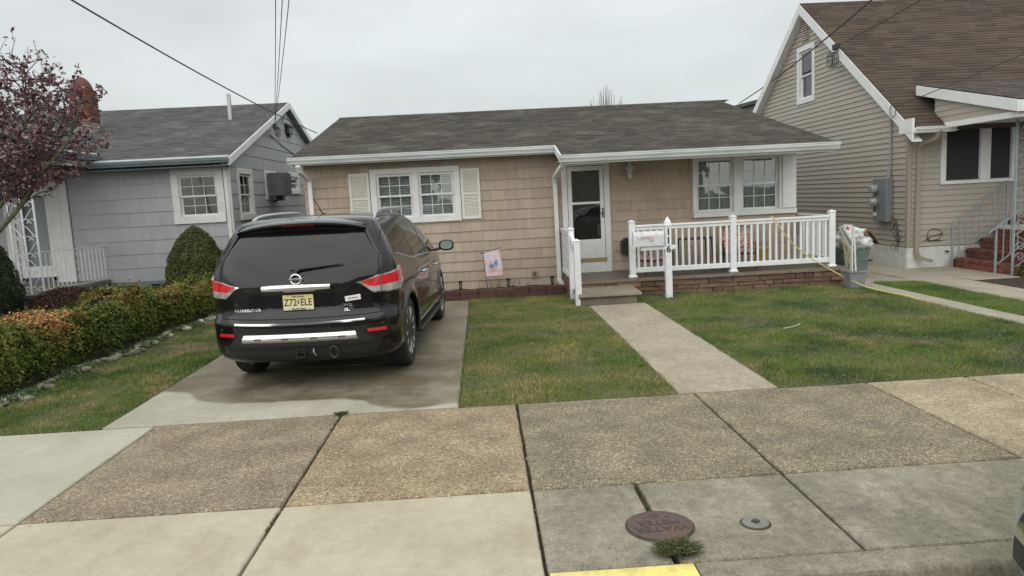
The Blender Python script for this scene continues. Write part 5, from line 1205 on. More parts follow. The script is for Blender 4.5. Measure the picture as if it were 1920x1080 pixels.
# iron railings and column
def stair_rail(y,label):
    o=thing('iron_handrail',(9.1,y,0),label,'handrail','grey-green iron handrails of the brick steps')
    s=MB(); s.bar((9.05,y,.78),(10.15,y,1.58),.04,.02); s.tube([(9.05,y,.78),(8.99,y,.745),(8.97,y,.72)],.016,5); s.build('top_rail',iron_g,o); s=MB(); s.bar((9.12,y,.16),(10.15,y,.90),.025,.014); s.build('bottom_rail',iron_g,o)
    MB().box(9.08,9.11,y-.015,y+.015,0,.79).build('newel',iron_g,o); MB().box(10.14,10.17,y-.015,y+.015,.76,1.62).build('newel',iron_g,o)
    for k in range(7):
        x=9.23+.13*k
        if k in (4,): continue
        MB().box(x-.007,x+.007,y-.007,y+.007,.16+(x-9.12)*.72,.78+(x-9.05)*.727-.0).build('baluster',iron_g,o)
    s=MB(); cx=9.75
    for q in range(4):
        z0=.75+q*.14; s.tube([(cx+.05*math.cos(a)*(1-i/18),y,z0+.05*math.sin(a)*(1-i/18)) for i,a in [(i,i/13*math.pi*1.8) for i in range(14)]],.006,4)
    s.build('scroll',iron_g,o)
    return o
hr=stair_rail(13.72,'iron handrail of the brick steps nearest the taupe wall')
stair_rail(12.52,'iron handrail of the brick steps nearest the street')
o=thing('landing_railing',(10.4,13.72,.76),'iron railing panel with wavy bars at the top of the brick steps','railing')
s=MB(); s.bar((10.17,13.72,1.60),(11.2,13.72,1.60),.035,.014); s.bar((10.17,13.72,.86),(11.2,13.72,.86),.025,.014); s.build('rails',iron_g,o)
for k in range(7):
    x=10.24+k*.13; s=MB()
    if k%2: s.tube([(x+.032*math.sin(q*1.05),13.72,.87+.72*q/24) for q in range(25)],.009,4)
    else: s.box(x-.007,x+.007,13.713,13.727,.87,1.59)
    s.build('bar',iron_g,o)
o=thing('iron_porch_column',(9.3,12.2,0),'tall grey-green iron scroll column holding up the right porch roof','iron column')
for x in (9.17,9.62): MB().box(x-.016,x+.016,12.184,12.216,0,2.66).build('upright',iron_g,o)
for k in range(9):
    z0=.12+.28*k; s=MB(); sd_=1 if k%2 else -1
    s.tube([(9.395+sd_*(.20-.40*t),12.2,z0+.03+.25*(3*t*t-2*t**3)) for t in [q/15 for q in range(16)]],.008,5)
    for s2 in (-1,1):
        s.tube([(9.395+s2*.10+.085*(1-q/26)*math.cos(a)*s2,12.2,z0+(.19 if s2*sd_>0 else .09)+.085*(1-q/26)*math.sin(a)) for q,a in [(q,q/19*math.pi*2.2) for q in range(20)]],.008,5)
    s.build('scroll',iron_g,o)

# ================================================================== WIRES
def wire(name,a,b,sag,r,mat,label,n=16):
    a=Vector(a);b=Vector(b); tag(MB().tube([a.lerp(b,i/n)-Vector((0,0,sag*4*(i/n)*(1-i/n))) for i in range(n+1)],r,5).build(name,mat),label,'wire')
wire('overhead_wire',(-4.9,7.5,4.62),(-4.35,20.6,3.78),.12,.012,wirem,'dark overhead wire crossing from the top left to behind the tan roof')
for k,(dx,dz) in enumerate(((0,0),(.075,.0),(.15,.0))):
    wire('service_wire',(-2.0+dx*1.0,8,4.05+dz),(-4.93,18.5,3.85),.05,.0055,wirel,('leftmost','middle','rightmost')[k]+' of the three thin grey wires dropping to the gable of the grey-blue house')
wire('overhead_wire',(6.9,12.6,4.85),(9.0,25.0,4.55),.10,.016,wirem,'thick dark wire from the top right passing the gable window to behind the tan roof')
wire('overhead_wire',(8.12,13.0,4.95),(8.06,16.3,4.72),.02,.009,wirem,'dark wire from the top right to the coil on the taupe rake board')
wire('overhead_wire',(9.8,12.2,3.95),(8.06,14.02,3.12),.02,.008,wirem,'thin wire from the right to the lower corner of the brown roof')

# ================================================================== VEGETATION
def crown_pts(n, f):
    return f(n)
def leafy(name, parent, mat, P, Nn, size, tint=None, jitter=.7, aspect=1.6):
    if tint is None: tint=rng.uniform(0,1,len(P))
    o=leaves(P,Nn,size,np.clip(tint,0,1),name,mat,parent,jitter,aspect); return tag(o,kind='stuff')
# hedge: rows of joined boxwood-like shrubs
hedge=thing('hedge',(-5.4,10.5,0),'long low clipped hedge, green with orange tips, between the two houses','hedge')
def hedge_top(y): return .66+.05*math.sin(y*1.9)+.04*math.sin(y*4.3+1)+(.05 if y<11 else -.04)-(max(0,y-12.5)*.03)
def hedge_front(y): return -4.98+.045*(y-7.5)+.05*math.sin(y*2.7)+.035*math.sin(y*6.1)
n=72000; y=rng.uniform(5.9,15.0,n); side=rng.uniform(0,1,n); P=np.zeros((n,3)); NN=np.zeros((n,3))
ht=np.array([hedge_top(a) for a in y]); hf=np.array([hedge_front(a) for a in y]); hb=hf-.72
# rounded cross-section: go round an arch from front foot over the top to the back
a=np.where(side<.45, rng.uniform(0,.5,n), rng.uniform(.5,1.0,n))
ang=side*math.pi; ex=np.sign(np.cos(ang))*np.abs(np.cos(ang))**.45; ez=np.abs(np.sin(ang))**.38
cx=(hf+hb)/2; hw=(hf-hb)/2
lump=np.array([mnoise.fractal(Vector((yy*4.2,s_*6,1.)),1.,2.,3) for yy,s_ in zip(y,side)])
dp=rng.uniform(-.06,.015,n)+lump*.085
P[:,0]=cx+(hw+dp)*ex; P[:,1]=y; P[:,2]=.03+(ht+dp*.9-.03)*ez
NN[:,0]=ex; NN[:,2]=ez
nf_=26000; yf=rng.uniform(5.9,15,nf_); uf=rng.uniform(0,1,nf_); lf=np.array([mnoise.fractal(Vector((yy*3.2,zz*4,5.)),1.,2.,3) for yy,zz in zip(yf,uf)])
Pf=np.stack([np.array([hedge_front(a_) for a_ in yf])-.03+lf*.05-.10*(1-uf)**3+rng.uniform(-.05,.02,nf_),yf,.02+uf*.42],1)
P=np.concatenate([P,Pf]); NN=np.concatenate([NN,np.tile([1.,0,.15],(nf_,1))]); y=np.concatenate([y,yf]); ht=np.concatenate([ht,np.array([hedge_top(a_) for a_ in yf])]); ez=np.concatenate([ez,np.zeros(nf_)]); n=n+nf_
spk=rng.uniform(0,1,n)>.95; am=rng.uniform(0,.085,spk.sum())**1.0; P[spk,2]+=am*np.maximum(NN[spk,2],.15); P[spk,0]+=.8*am*NN[spk,0]
col=np.array([mnoise.noise(Vector((yy*1.1,zz*1.5,7.))) for yy,zz in zip(y,P[:,2])])
orange=(P[:,2]/ht)**1.7*(.55+.9*col)*np.clip(1.75-(y-8.0)*.20,.15,1.6)
tint=np.clip(.10+.38*rng.uniform(0,1,n)+orange*.50*rng.uniform(.1,1.35,n),0,1)
leafy('foliage',hedge,leafmat('hedge_leaf',[(.026,.055,.010),(.06,.105,.016),(.11,.15,.022),(.20,.16,.03),(.40,.19,.065),(.56,.27,.13)]),P,NN,.028,tint,.75)
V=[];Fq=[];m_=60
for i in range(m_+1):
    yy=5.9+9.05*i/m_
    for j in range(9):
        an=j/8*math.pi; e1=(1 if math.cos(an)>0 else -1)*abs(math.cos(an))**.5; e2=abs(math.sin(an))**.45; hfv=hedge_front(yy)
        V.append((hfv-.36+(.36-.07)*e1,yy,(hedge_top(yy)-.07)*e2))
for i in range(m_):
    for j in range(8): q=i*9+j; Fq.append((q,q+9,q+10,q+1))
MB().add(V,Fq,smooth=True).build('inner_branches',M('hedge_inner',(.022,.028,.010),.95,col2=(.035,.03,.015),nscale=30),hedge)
# border stones
sb=thing('stone_border',(-4.7,9.5,0),'line of mossy rounded stones along the foot of the hedge','stone border')
stm=[]
for k in range(5):
    bm=bmesh.new(); bmesh.ops.create_icosphere(bm,subdivisions=2,radius=1)
    for v in bm.verts: v.co*=1+.16*mnoise.noise(v.co*1.3+Vector((k*5,0,0))); v.co.z*=.62
    me=bpy.data.meshes.new('stone'); bm.to_mesh(me); bm.free(); me.materials.append(pebm)
    for p in me.polygons: p.use_smooth=True
    stm.append(me)
pal=M('pale_stone',(.46,.45,.39),.7,col2=(.36,.35,.28),nscale=8,rnd=.15); y=6.25
while y<13.2:
    for row in range(random.choice((1,1,2,2))):
        o=bpy.data.objects.new('stone',random.choice(stm)); C.objects.link(o); o.parent=sb
        x=hedge_front(y)+.10+.11*row+random.uniform(-.03,.03); o.location=(x+4.7,y+random.uniform(-.03,.03)-9.5,.025); r_=random.uniform(.035,.075)
        o.scale=(r_*random.uniform(.7,1),r_*random.uniform(.9,1.4),r_*random.uniform(.7,1.)); o.rotation_euler=(random.uniform(-.2,.2),random.uniform(-.2,.2),random.uniform(0,3))
        if random.random()<.16: 
            o.material_slots[0].link='OBJECT'; o.material_slots[0].material=pal
    y+=random.uniform(.09,.15)
# low plants creeping among the stones
n=9000; y=rng.uniform(6.2,13.5,n); f=np.array([mnoise.noise(Vector((yy*1.7,2.,0))) for yy in y]); k=f>-.04; y=y[k]; n=len(y)
P=np.stack([np.array([hedge_front(a) for a in y])+rng.normal(.12,.08,n),y,rng.uniform(0,.07,n)],1); NN=np.tile([0.,0,1.],(n,1))
tag(leafy('creeping_plants',None,leafmat('creeper_leaf',[(.03,.06,.02),(.06,.10,.035),(.10,.15,.06),(.14,.18,.09)]),P,NN,.022),'low green plants creeping among the border stones','ground cover')
def shrub(name,c,prof,n,mat,label,cat,size=.022,core=(.02,.028,.01),jit=.6,rough=.03,tf_=None):
    """prof: (z fraction, radius) outline; foliage of small leaves on it with a dark core"""
    o=thing(name,c,label,cat); zs=np.array([p[0] for p in prof]); rs=np.array([p[1] for p in prof])
    z=rng.uniform(zs[0],zs[-1],n*2); r=np.interp(z,zs,rs); keep=rng.uniform(0,rs.max(),n*2)<r+.03; z=z[keep][:n]; r=r[keep][:n]; m=len(z); t=rng.uniform(0,2*np.pi,m)
    lump=np.array([mnoise.fractal(Vector((math.cos(a)*2.2,math.sin(a)*2.2,b*4)),1.,2.,3) for a,b in zip(t,z)])
    rr=r*(1+.10*lump)-np.abs(rng.normal(0,rough,m))
    P=np.stack([c[0]+rr*np.cos(t),c[1]+rr*np.sin(t),c[2]+z],1); dz=-np.gradient(rs,zs); nz=np.interp(z,zs,dz); NN=np.stack([np.cos(t),np.sin(t),nz],1); NN/=np.linalg.norm(NN,axis=1)[:,None]
    leafy('foliage',o,mat,P,NN,size,np.clip(.45+.35*lump+rng.normal(0,.2,m),0,1),jit)
    s=MB(); s.lathe([(max(.01,b-.06),a) for a,b in prof if a>zs[0]+.02 and a<zs[-1]-.03],c,n=18); s.build('inner_branches',M(name+'_inner',core,.95),o)
    s=MB(); s.tube([(c[0],c[1],0),(c[0],c[1],c[2]+zs[0]+.1)],.04,6); s.build('trunk',barkm,o); return o
yew=leafmat('yew_leaf',[(.022,.036,.008),(.045,.068,.012),(.075,.10,.018),(.115,.125,.022),(.13,.11,.03)])
shrub('conical_shrub',(-5.55,14.35,0),[(.03,.42),(.25,.53),(.5,.575),(.75,.565),(1.0,.49),(1.22,.37),(1.38,.25),(1.49,.13),(1.55,.02)],24000,yew,'cone-shaped clipped evergreen shrub between the hedge and the grey-blue wall','shrub',.022)
dk=leafmat('arborvitae_leaf',[(.010,.018,.007),(.018,.032,.010),(.032,.050,.014),(.045,.060,.018)])
shrub('rounded_evergreen',(-8.32,12.45,0),[(.02,.40),(.3,.5),(.7,.52),(1.1,.44),(1.4,.30),(1.62,.12),(1.7,.02)],16000,dk,'dark rounded evergreen shrub at the left edge in front of the porch column','shrub',.024)
bar=leafmat('barberry_leaf',[(.035,.012,.010),(.055,.020,.014),(.075,.034,.018),(.06,.05,.02)])
bo_=thing('barberry_shrub',(-7.1,12.8,0),'low dark red leafy shrub in front of the left porch base','shrub')
n=9000; t=rng.uniform(0,2*np.pi,n); u=rng.uniform(0,1,n); ph=np.arccos(u); rr=.75+.25*rng.uniform(0,1,n)**.4
P=np.stack([-7.15+.85*rr*np.sin(ph)*np.cos(t),12.75+.4*rr*np.sin(ph)*np.sin(t),.05+.60*rr*np.cos(ph)],1); NN=np.stack([np.sin(ph)*np.cos(t),np.sin(ph)*np.sin(t),np.cos(ph)],1)
leafy('foliage',bo_,bar,P,NN,.026,None,.9)
s=MB()
for k in range(40):
    a=random.uniform(0,6.28); s.tube([(-7.15+.2*math.cos(a),12.75+.1*math.sin(a),0),(-7.15+.8*math.cos(a)*random.uniform(.3,1),12.75+.38*math.sin(a),random.uniform(.35,.62))],.004,4)
s.build('stems',twigm,bo_)
blob('inner_branches',M('barberry_inner',(.018,.010,.009),.95),bo_,(-7.15,12.75,.18),(.72,.3,.36),4.,3,.2)
# small shrub and mulch by the right steps
bo2=thing('low_shrub',(9.6,12.0,0),'small green and yellowish shrub in the mulch bed by the right steps','shrub')
n=4200; t=rng.uniform(0,2*np.pi,n); u=rng.uniform(0,1,n); ph=np.arccos(u); rr=.7+.3*rng.uniform(0,1,n)
P=np.stack([9.5+.42*rr*np.sin(ph)*np.cos(t),11.9+.28*rr*np.sin(ph)*np.sin(t),.02+.38*rr*np.cos(ph)],1); NN=np.stack([np.sin(ph)*np.cos(t),np.sin(ph)*np.sin(t),np.cos(ph)],1)
leafy('foliage',bo2,yew,P,NN,.03,None,.9)
# purple-leaved tree
tr=thing('purple_leaf_tree',(-7.35,9.9,0),'small purple-leaved tree with mossy forked limbs at the left edge','tree')
nodes=[]
def limb(name,pts,r0,r1,mat=barkm,n=8,sub=5):
    P=poly(pts,sub); m=len(P); rs=[r0+(r1-r0)*i/(m-1) for i in range(m)]
    for p,r in zip(P,rs): nodes.append((p,r))
    s=MB(); s.tube(P,rs,n); return s.build(name,mat,tr)
limb('trunk',[(-7.35,9.9,-.05),(-7.33,9.9,.5),(-7.25,9.88,.95)],.10,.075,sub=6)
nodes.clear()
L=[[(-7.25,9.88,.95),(-6.85,9.85,1.28),(-6.35,9.85,1.66),(-5.95,9.85,2.05),(-5.72,9.85,2.30)],
   [(-7.25,9.88,.95),(-6.95,9.95,1.5),(-6.5,9.98,1.88),(-6.1,10.0,2.28),(-5.95,10.0,2.7),(-5.85,10.0,3.3),(-5.8,10.0,3.7)],
   [(-7.25,9.88,.95),(-7.2,9.9,1.6),(-6.95,9.9,2.2),(-6.75,9.95,2.9),(-6.7,9.95,3.6)],
   [(-7.25,9.88,.95),(-7.6,9.8,1.6),(-7.8,9.8,2.4),(-7.9,9.8,3.2)],
   [(-5.95,9.85,2.05),(-5.6,9.7,2.4),(-5.2,9.65,2.75),(-4.98,9.6,3.15),(-4.95,9.6,3.35)],
   [(-6.1,10.0,2.28),(-6.3,10.2,2.8),(-6.35,10.2,3.5)],[(-5.72,9.85,2.30),(-5.55,9.9,2.7),(-5.35,9.9,3.05),(-5.3,9.9,3.3)]]
for i,p in enumerate(L): limb('limb',p,(.052,.047,.05,.05,.022,.026,.018)[i],(.022 if i==0 else .006))
tw=MB(); ends=[]; LP=[]
random.seed(11)
for k in range(300):
    # target inside the crown
    while True:
        u=Vector((random.uniform(-1,1),random.uniform(-1,1),random.uniform(-1,1)))
        if u.length<1: break
    c=Vector((-6.15+u.x*1.46,9.9+u.y*.85,3.02+u.z*1.02))
    if c.x>-5.2 and c.z<2.25: continue
    if c.x>-4.95 and random.random()<.5: continue
    cand=[(abs((p-c).length-.45)+.4*max(0,p.z-c.z),p,r) for p,r in nodes if r<.04]; p=min(cand,key=lambda q:q[0])[1]
    mid=(p+c)/2+Vector((random.uniform(-.08,.08),random.uniform(-.08,.08),random.uniform(0,.08)))
    tip=c+Vector((random.uniform(-.05,.09),0,random.uniform(.05,.22)))
    P=poly([p,mid,c,tip],3); tw.tube(P,[.0085-.006*i/(len(P)-1) for i in range(len(P))],4,cap=False)
    dens=random.choice((3,10,26,40)); 
    if c.z>3.65: dens=int(dens*.45)
    for q in range(dens):
        f=random.uniform(.25,1); i=min(len(P)-2,int(f*(len(P)-1))); b=P[i].lerp(P[i+1],random.random())
        LP.append(b+Vector((random.gauss(0,.026),random.gauss(0,.026),random.gauss(0,.026))))
    for q in range(3):
        i=random.randrange(2,len(P)); b=P[i]; e=b+Vector((random.uniform(-.16,.16),random.uniform(-.12,.12),random.uniform(.0,.18))); tw.tube([b,(b+e)/2+Vector((0,0,.01)),e],[.0035,.003,.0018],3,cap=False)
        for z_ in range(random.choice((0,4,7))): LP.append(b.lerp(e,random.uniform(.3,1.1))+Vector((random.gauss(0,.018),random.gauss(0,.018),random.gauss(0,.018))))
for e in ((-4.84,9.6,3.50),(-4.72,9.6,3.30)):
    P=poly([(-5.1,9.65,2.95),(-4.95,9.6,3.12),e],4); tw.tube(P,[.008-.006*i/(len(P)-1) for i in range(len(P))],4)
tag(tw.build('twigs',twigm,tr),kind='stuff')
LP=np.array([tuple(p) for p in LP]); 
leafy('foliage',tr,leafmat('purple_leaf',[(.05,.016,.025),(.10,.034,.048),(.18,.08,.095),(.33,.20,.205),(.50,.37,.36)]),LP,rng.normal(0,1,(len(LP),3)),.044,rng.beta(1.5,1.7,len(LP)),1.,1.4)
random.seed(21)

# ================================================================== BACKGROUND
def simple_house(x0,x1,y0,y1,he,hr,wm,rm,label,wins=(),ax='x'):
    o=thing('distant_house',((x0+x1)/2,y0,0),label,'house'); ym=(y0+y1)/2
    s=MB(); s.box(x0,x1,y0,y1,-.2,he); s.prism([(y0,he),(y1,he),(ym,hr)],x0,x1,'x'); s.build('wall',wm,o)
    s=MB(); 
    for ya,yb in ((y0-.3,ym),(y1+.3,ym)):
        za=he-.3*(hr-he)/(ym-y0); s.add([(x0-.3,ya,za),(x1+.3,ya,za),(x1+.3,yb,hr+.02),(x0-.3,yb,hr+.02),(x0-.3,ya,za+.14),(x1+.3,ya,za+.14),(x1+.3,yb,hr+.16),(x0-.3,yb,hr+.16)],[(0,3,2,1),(4,5,6,7),(0,1,5,4),(1,2,6,5),(2,3,7,6),(3,0,4,7)])
    s.build('roof',rm,o)
    s=MB(); s.box(x0-.3,x1+.3,y0-.36,y0-.30,he-.3*(hr-he)/(ym-y0)-.05,he+.12); s.build('gutter',white,o)
    for (a,b,c,d) in wins:
        s=MB(); s.box(a-.08,b+.08,y0-.03,y0-.001,c-.08,d+.08); wv=s.build('window',white,o); MB().box(a,b,y0-.045,y0-.031,c,d).build('pane',M('far_glass',(.05,.055,.06),.1) if 'far_glass' not in MATS else MATS['far_glass'],wv)
    return o
greyfar=M('grey_far_wall',(.33,.34,.35),.8,col2=(.3,.31,.32)); 
simple_house(11.75,20,30,40,5.05,5.2,greyfar,roof_l,'grey house far behind, its eave peeking beside the taupe gable',[(11.9,12.2,4.3,4.85),(13,14,2,3.5)])
simple_house(-9,-2,29,36,3.0,4.3,M('cream_far_wall',(.5,.47,.4),.8),roof_g,'low cream house far behind between the grey-blue and tan houses',[(-8,-7,1,2.2)])
# houses across the street, behind the camera (seen only in reflections)
simple_house(-14,-3,-22,-14,3.2,5.2,M('blue_far_wall',(.30,.33,.37),.8),roof_g,'pale blue house across the street behind the viewer')
simple_house(1,13,-23,-14,3.4,5.8,M('cream_wall_two',(.52,.48,.40),.8),roof_b,'cream house across the street behind the viewer')
# bare tree behind the tan roof
bt=thing('bare_tree',(6.2,35,0),'bare grey tree tip showing above the tan house ridge','tree')
s=MB(); s.tube([(6.2,35,0),(6.2,35,4)],[.2,.1],8); s.build('trunk',twigm,bt); s=MB()
for k in range(46):
    a=random.uniform(-1,1); c=Vector((6.2+a*1.25,35+random.uniform(-.6,.6),5.5+(1-abs(a))*1.0+random.uniform(-.3,.25))); b=Vector((6.2+a*.3,35,4.0+random.uniform(0,.6)))
    s.tube(poly([b,(b+c)/2+Vector((a*.25,0,.1)),c],3),[.035-.026*i/6 for i in range(7)],4)
tag(s.build('branches',M('grey_twigs',(.30,.295,.29),.9),bt),kind='stuff')
# ================================================================== SUV
paint=M('black_car_paint',(.004,.004,.0045),.3,coat=.85,spec=.15,bump=.0)
trimk=M('black_trim',(.016,.016,.017),.42); chrome=M('chrome',(.72,.73,.74),.12,metal=1.); silver=M('silver_rail',(.55,.57,.58),.3,metal=.85)
cglass=M('tinted_car_glass',(.004,.005,.005),.05,spec=.55); redl=M('red_lamp_plastic',(.78,.022,.03),.12,coat=.8,col2=(.48,.010,.016),nscale=16,stretch=(1,1,3)); clearl=M('clear_lamp_plastic',(.50,.48,.46),.08,coat=1.,col2=(.24,.22,.21),nscale=14)
rubber=M('tyre_rubber',(.018,.018,.018),.8,bump=.001,bscale=60); rimm=M('wheel_alloy',(.50,.51,.52),.35,metal=.35)
pch=lambda zs,vs: (lambda z: float(np.interp(z,zs,vs)))
ZS=[.30,.34,.40,.50,.60,.70,.745,.78,.85,.95,1.05,1.13,1.20,1.28,1.36,1.45,1.53,1.59,1.64,1.68,1.71,1.728,1.735]
WS=[.86,.91,.945,.96,.965,.965,.963,.960,.962,.962,.958,.950,.930,.900,.868,.828,.790,.758,.728,.695,.63,.50,.30]
RS=[.14,.07,.03,.005,.0,.0,.01,.045,.055,.055,.06,.07,.095,.135,.18,.24,.30,.345,.385,.42,.50,.62,.80]
FS=[4.72,4.85,4.95,5.02,5.05,5.05,5.04,5.03,4.98,4.88,4.62,4.10,3.95,3.78,3.58,3.36,3.14,2.95,2.80,2.66,2.48,2.25,1.9]
CR=[.42,.42,.44,.46,.48,.48,.48,.48,.48,.48,.46,.42,.34,.29,.27,.26,.25,.25,.25,.25,.25,.25,.2]
CF=[.8,.85,.9,.95,1.0,1.0,1.0,1.0,1.0,.95,.9,.7,.65,.6,.58,.55,.52,.5,.48,.45,.4,.35,.3]
zf=np.linspace(.30,1.735,400)
def smth(v,s=6):
    k=np.exp(-np.arange(-18,19)**2/(2*s*s)); k/=k.sum(); a=np.interp(zf,ZS,v); p=np.pad(a,18,mode='reflect',reflect_type='odd'); return np.convolve(p,k,'valid')
TW,TR,TF,TCR,TCF=[smth(v,s) for v,s in ((WS,5),(RS,4),(FS,6),(CR,6),(CF,6))]
def sec(z): return tuple(float(np.interp(z,zf,t)) for t in (TW,TR,TF,TCR,TCF))
NP=2.75
def sst(a,b,x): t=max(0,min(1,(x-a)/(b-a))); return t*t*(3-2*t)
def rdisp(x,z):
    ax=abs(x); d=0
    # licence recess below the garnish
    d+=.035*sst(.46,.40,ax)*sst(.79,.83,z)*sst(1.035,1.01,z)
    # number panel upper lip, tailgate crease
    d-=.012*sst(.60,.4,ax)*sst(1.03,1.06,z)*sst(1.14,1.08,z)
    # lower valance tucks in
    d+=.02*sst(.50,.44,z)*sst(.9,.7,ax)
    # bumper step
    return d
def taper(y): return 1-.045*sst(2.6,5.0,y)-.02*sst(1.6,.4,y)
def rear(x,z):
    w_,r,f,cr,cf=sec(z); t=min(abs(x)/w_,1.); return Vector((x, r+cr-cr*(1-t**NP)**(1/NP)+rdisp(x,z), z))
def flank(y,z,sg=1):
    w_,r,f,cr,cf=sec(z); x=w_
    if y<r+cr: x=w_*max(0,1-max(0,min(1,(r+cr-y)/cr))**NP)**(1/NP)
    if y>f-cf: x=w_*max(0,1-max(0,min(1,(y-f+cf)/cf))**2.2)**(1/2.2)
    b=0
    # shoulder line and door hollow
    b=.010*math.exp(-((z-1.02)/.035)**2)-.014*math.exp(-((z-.66)/.10)**2)*sst(1.3,1.7,y)*sst(3.9,3.5,y)
    for yc in (.98,4.0): dd=math.hypot(y-yc,z-.40); b+=.020*math.exp(-((dd-.46)/.06)**2)
    return Vector((sg*(x*taper(y)+b*sst(.25,.6,y)), y, z))
def around(a,z,sg=1):
    """a in 0..1 goes from the rear centre round the corner; a=1 is where the flank begins"""
    w_,r,f,cr,cf=sec(z); th=a*math.pi/2; x=w_*math.sin(th)**(2/NP); y=r+cr-cr*max(0,math.cos(th))**(2/NP)
    if y<.35+r: return Vector((sg*x, y+rdisp(x,z), z))
    q=flank(y,z,sg); k=sst(.30+r,.42+r,y); return Vector((sg*(x*(1-k)+abs(q.x)*k), y, z))
def car_body():
    zz=list(np.concatenate([np.linspace(.30,1.16,44),np.linspace(1.185,1.62,20),np.linspace(1.635,1.735,10)]))
    na,ns,nf=22,70,12; ringn=None; V=[]
    for z in zz:
        w_,r,f,cr,cf=sec(z); half=[]
        for i in range(na+1): half.append(around(i/na,z))
        y0,y1=r+cr,f-cf
        for i in range(1,ns): half.append(flank(y0+(y1-y0)*i/ns,z))
        for i in range(nf+1):
            th=i/nf*math.pi/2; y=y1+cf*math.sin(th)**(2/2.2); x=w_*max(0,math.cos(th))**(2/2.2)*taper(min(y,5.0)); half.append(Vector((x,y,z)))
        half[0].x=0; half[-1].x=0
        ring=half+[Vector((-p.x,p.y,p.z)) for p in half[-2:0:-1]]; ringn=len(ring); V+=ring
    n=ringn; Fq=[(i*n+j,i*n+(j+1)%n,(i+1)*n+(j+1)%n,(i+1)*n+j) for i in range(len(zz)-1) for j in range(n)]
    h=n//2+1
    # caps: strips between mirrored halves
    for base,flip in ((0,False),((len(zz)-1)*n,True)):
        for j in range(1,n//2):
            a,b,c,d=base+j,base+j+1,base+(n-j-1)%n,base+(n-j)%n
            if j==n//2-1: f=(a,base+n//2,d) if True else None
            elif j==0: f=(a,b,c)
            else: f=(a,b,c,d)
            Fq.append(f)
        Fq.append((base,base+1,base+n-1))
    return V,Fq
def extra_patch(fn,nu,nv,off,name,mat,parent,skirt=True,smooth=True):
    """sheet lying 'off' outside the body surface, with its edges turned in"""
    P=[[fn(i/nu,j/nv) for i in range(nu+1)] for j in range(nv+1)]; e=1e-3; V=[]
    def nrm(i,j):
        a=P[j][min(i+1,nu)]-P[j][max(i-1,0)]; b=P[min(j+1,nv)][i]-P[max(j-1,0)][i]; n=a.cross(b)
        return n.normalized() if n.length>1e-12 else Vector((0,-1,0))
    cen=Vector((0,2.4,1.0)); N_=[[nrm(i,j) for i in range(nu+1)] for j in range(nv+1)]
    s0=sum(1 if N_[j][i].dot(P[j][i]-cen)>0 else -1 for j in range(nv+1) for i in range(nu+1)); sg=1 if s0>0 else -1
    V=[P[j][i]+N_[j][i]*sg*off for j in range(nv+1) for i in range(nu+1)]
    Fq=[(j*(nu+1)+i,j*(nu+1)+i+1,(j+1)*(nu+1)+i+1,(j+1)*(nu+1)+i) for j in range(nv) for i in range(nu)]
    if skirt:
        loop=[(i,0) for i in range(nu)]+[(nu,j) for j in range(nv)]+[(i,nv) for i in range(nu,0,-1)]+[(0,j) for j in range(nv,0,-1)]
        b=len(V)
        for i,j in loop: V.append(P[j][i]-N_[j][i]*sg*.006)
        L_=len(loop)
        for k,(i,j) in enumerate(loop):
            i2,j2=loop[(k+1)%L_]; Fq.append((j*(nu+1)+i,j2*(nu+1)+i2,b+(k+1)%L_,b+k))
    s=MB(); s.add(V,Fq,smooth=smooth); return s.build(name,mat,parent,auto=35)
suv=thing('suv',(0,0,0),'shiny black SUV with yellow plate Z72 ELE parked on the driveway, seen from behind','SUV')
V,Fq=car_body(); body=MB().add(V,Fq,smooth=True).build('body',paint,suv,auto=60)
# wheel wells cut out of the body
WR=.385
cut=[]
for yc in (.98,4.0):
    for sg in (-1,1):
        s=MB(); s.lathe([(.445,sg*.62),(.445,sg*1.2)],(0,yc,.395),'x',36); c=s.build('cut',None,None); cut.append(c)
for c in cut:
    md=body.modifiers.new('b','BOOLEAN'); md.operation='DIFFERENCE'; md.solver='EXACT'; md.object=c
bpy.context.view_layer.update(); dg=bpy.context.evaluated_depsgraph_get()
me=bpy.data.meshes.new_from_object(body.evaluated_get(dg)); body.modifiers.clear(); old=body.data; body.data=me; me.name='body'
me.materials.clear(); me.materials.append(paint)
for p in me.polygons: p.use_smooth=True
me.set_sharp_from_angle(angle=R(38))
for c in cut: bpy.data.objects.remove(c)
s=MB()
for yc in (.98,4.0):
    for sg in (-1,1):
        vs=[];nq=20
        for k in range(nq+1):
            a_=math.pi*k/nq
            for xx in (sg*.60,sg*.90): vs.append((xx,yc+.44*math.cos(a_),.345+.49*math.sin(a_)))
        s.add(vs,[(2*k,2*k+1,2*k+3,2*k+2) for k in range(nq)],smooth=True); s.add([vs[2*k] for k in range(nq+1)],[list(range(nq+1))])
s.box(-.68,.68,.7,4.5,.24,.33); s.build('underbody',trimk,suv)
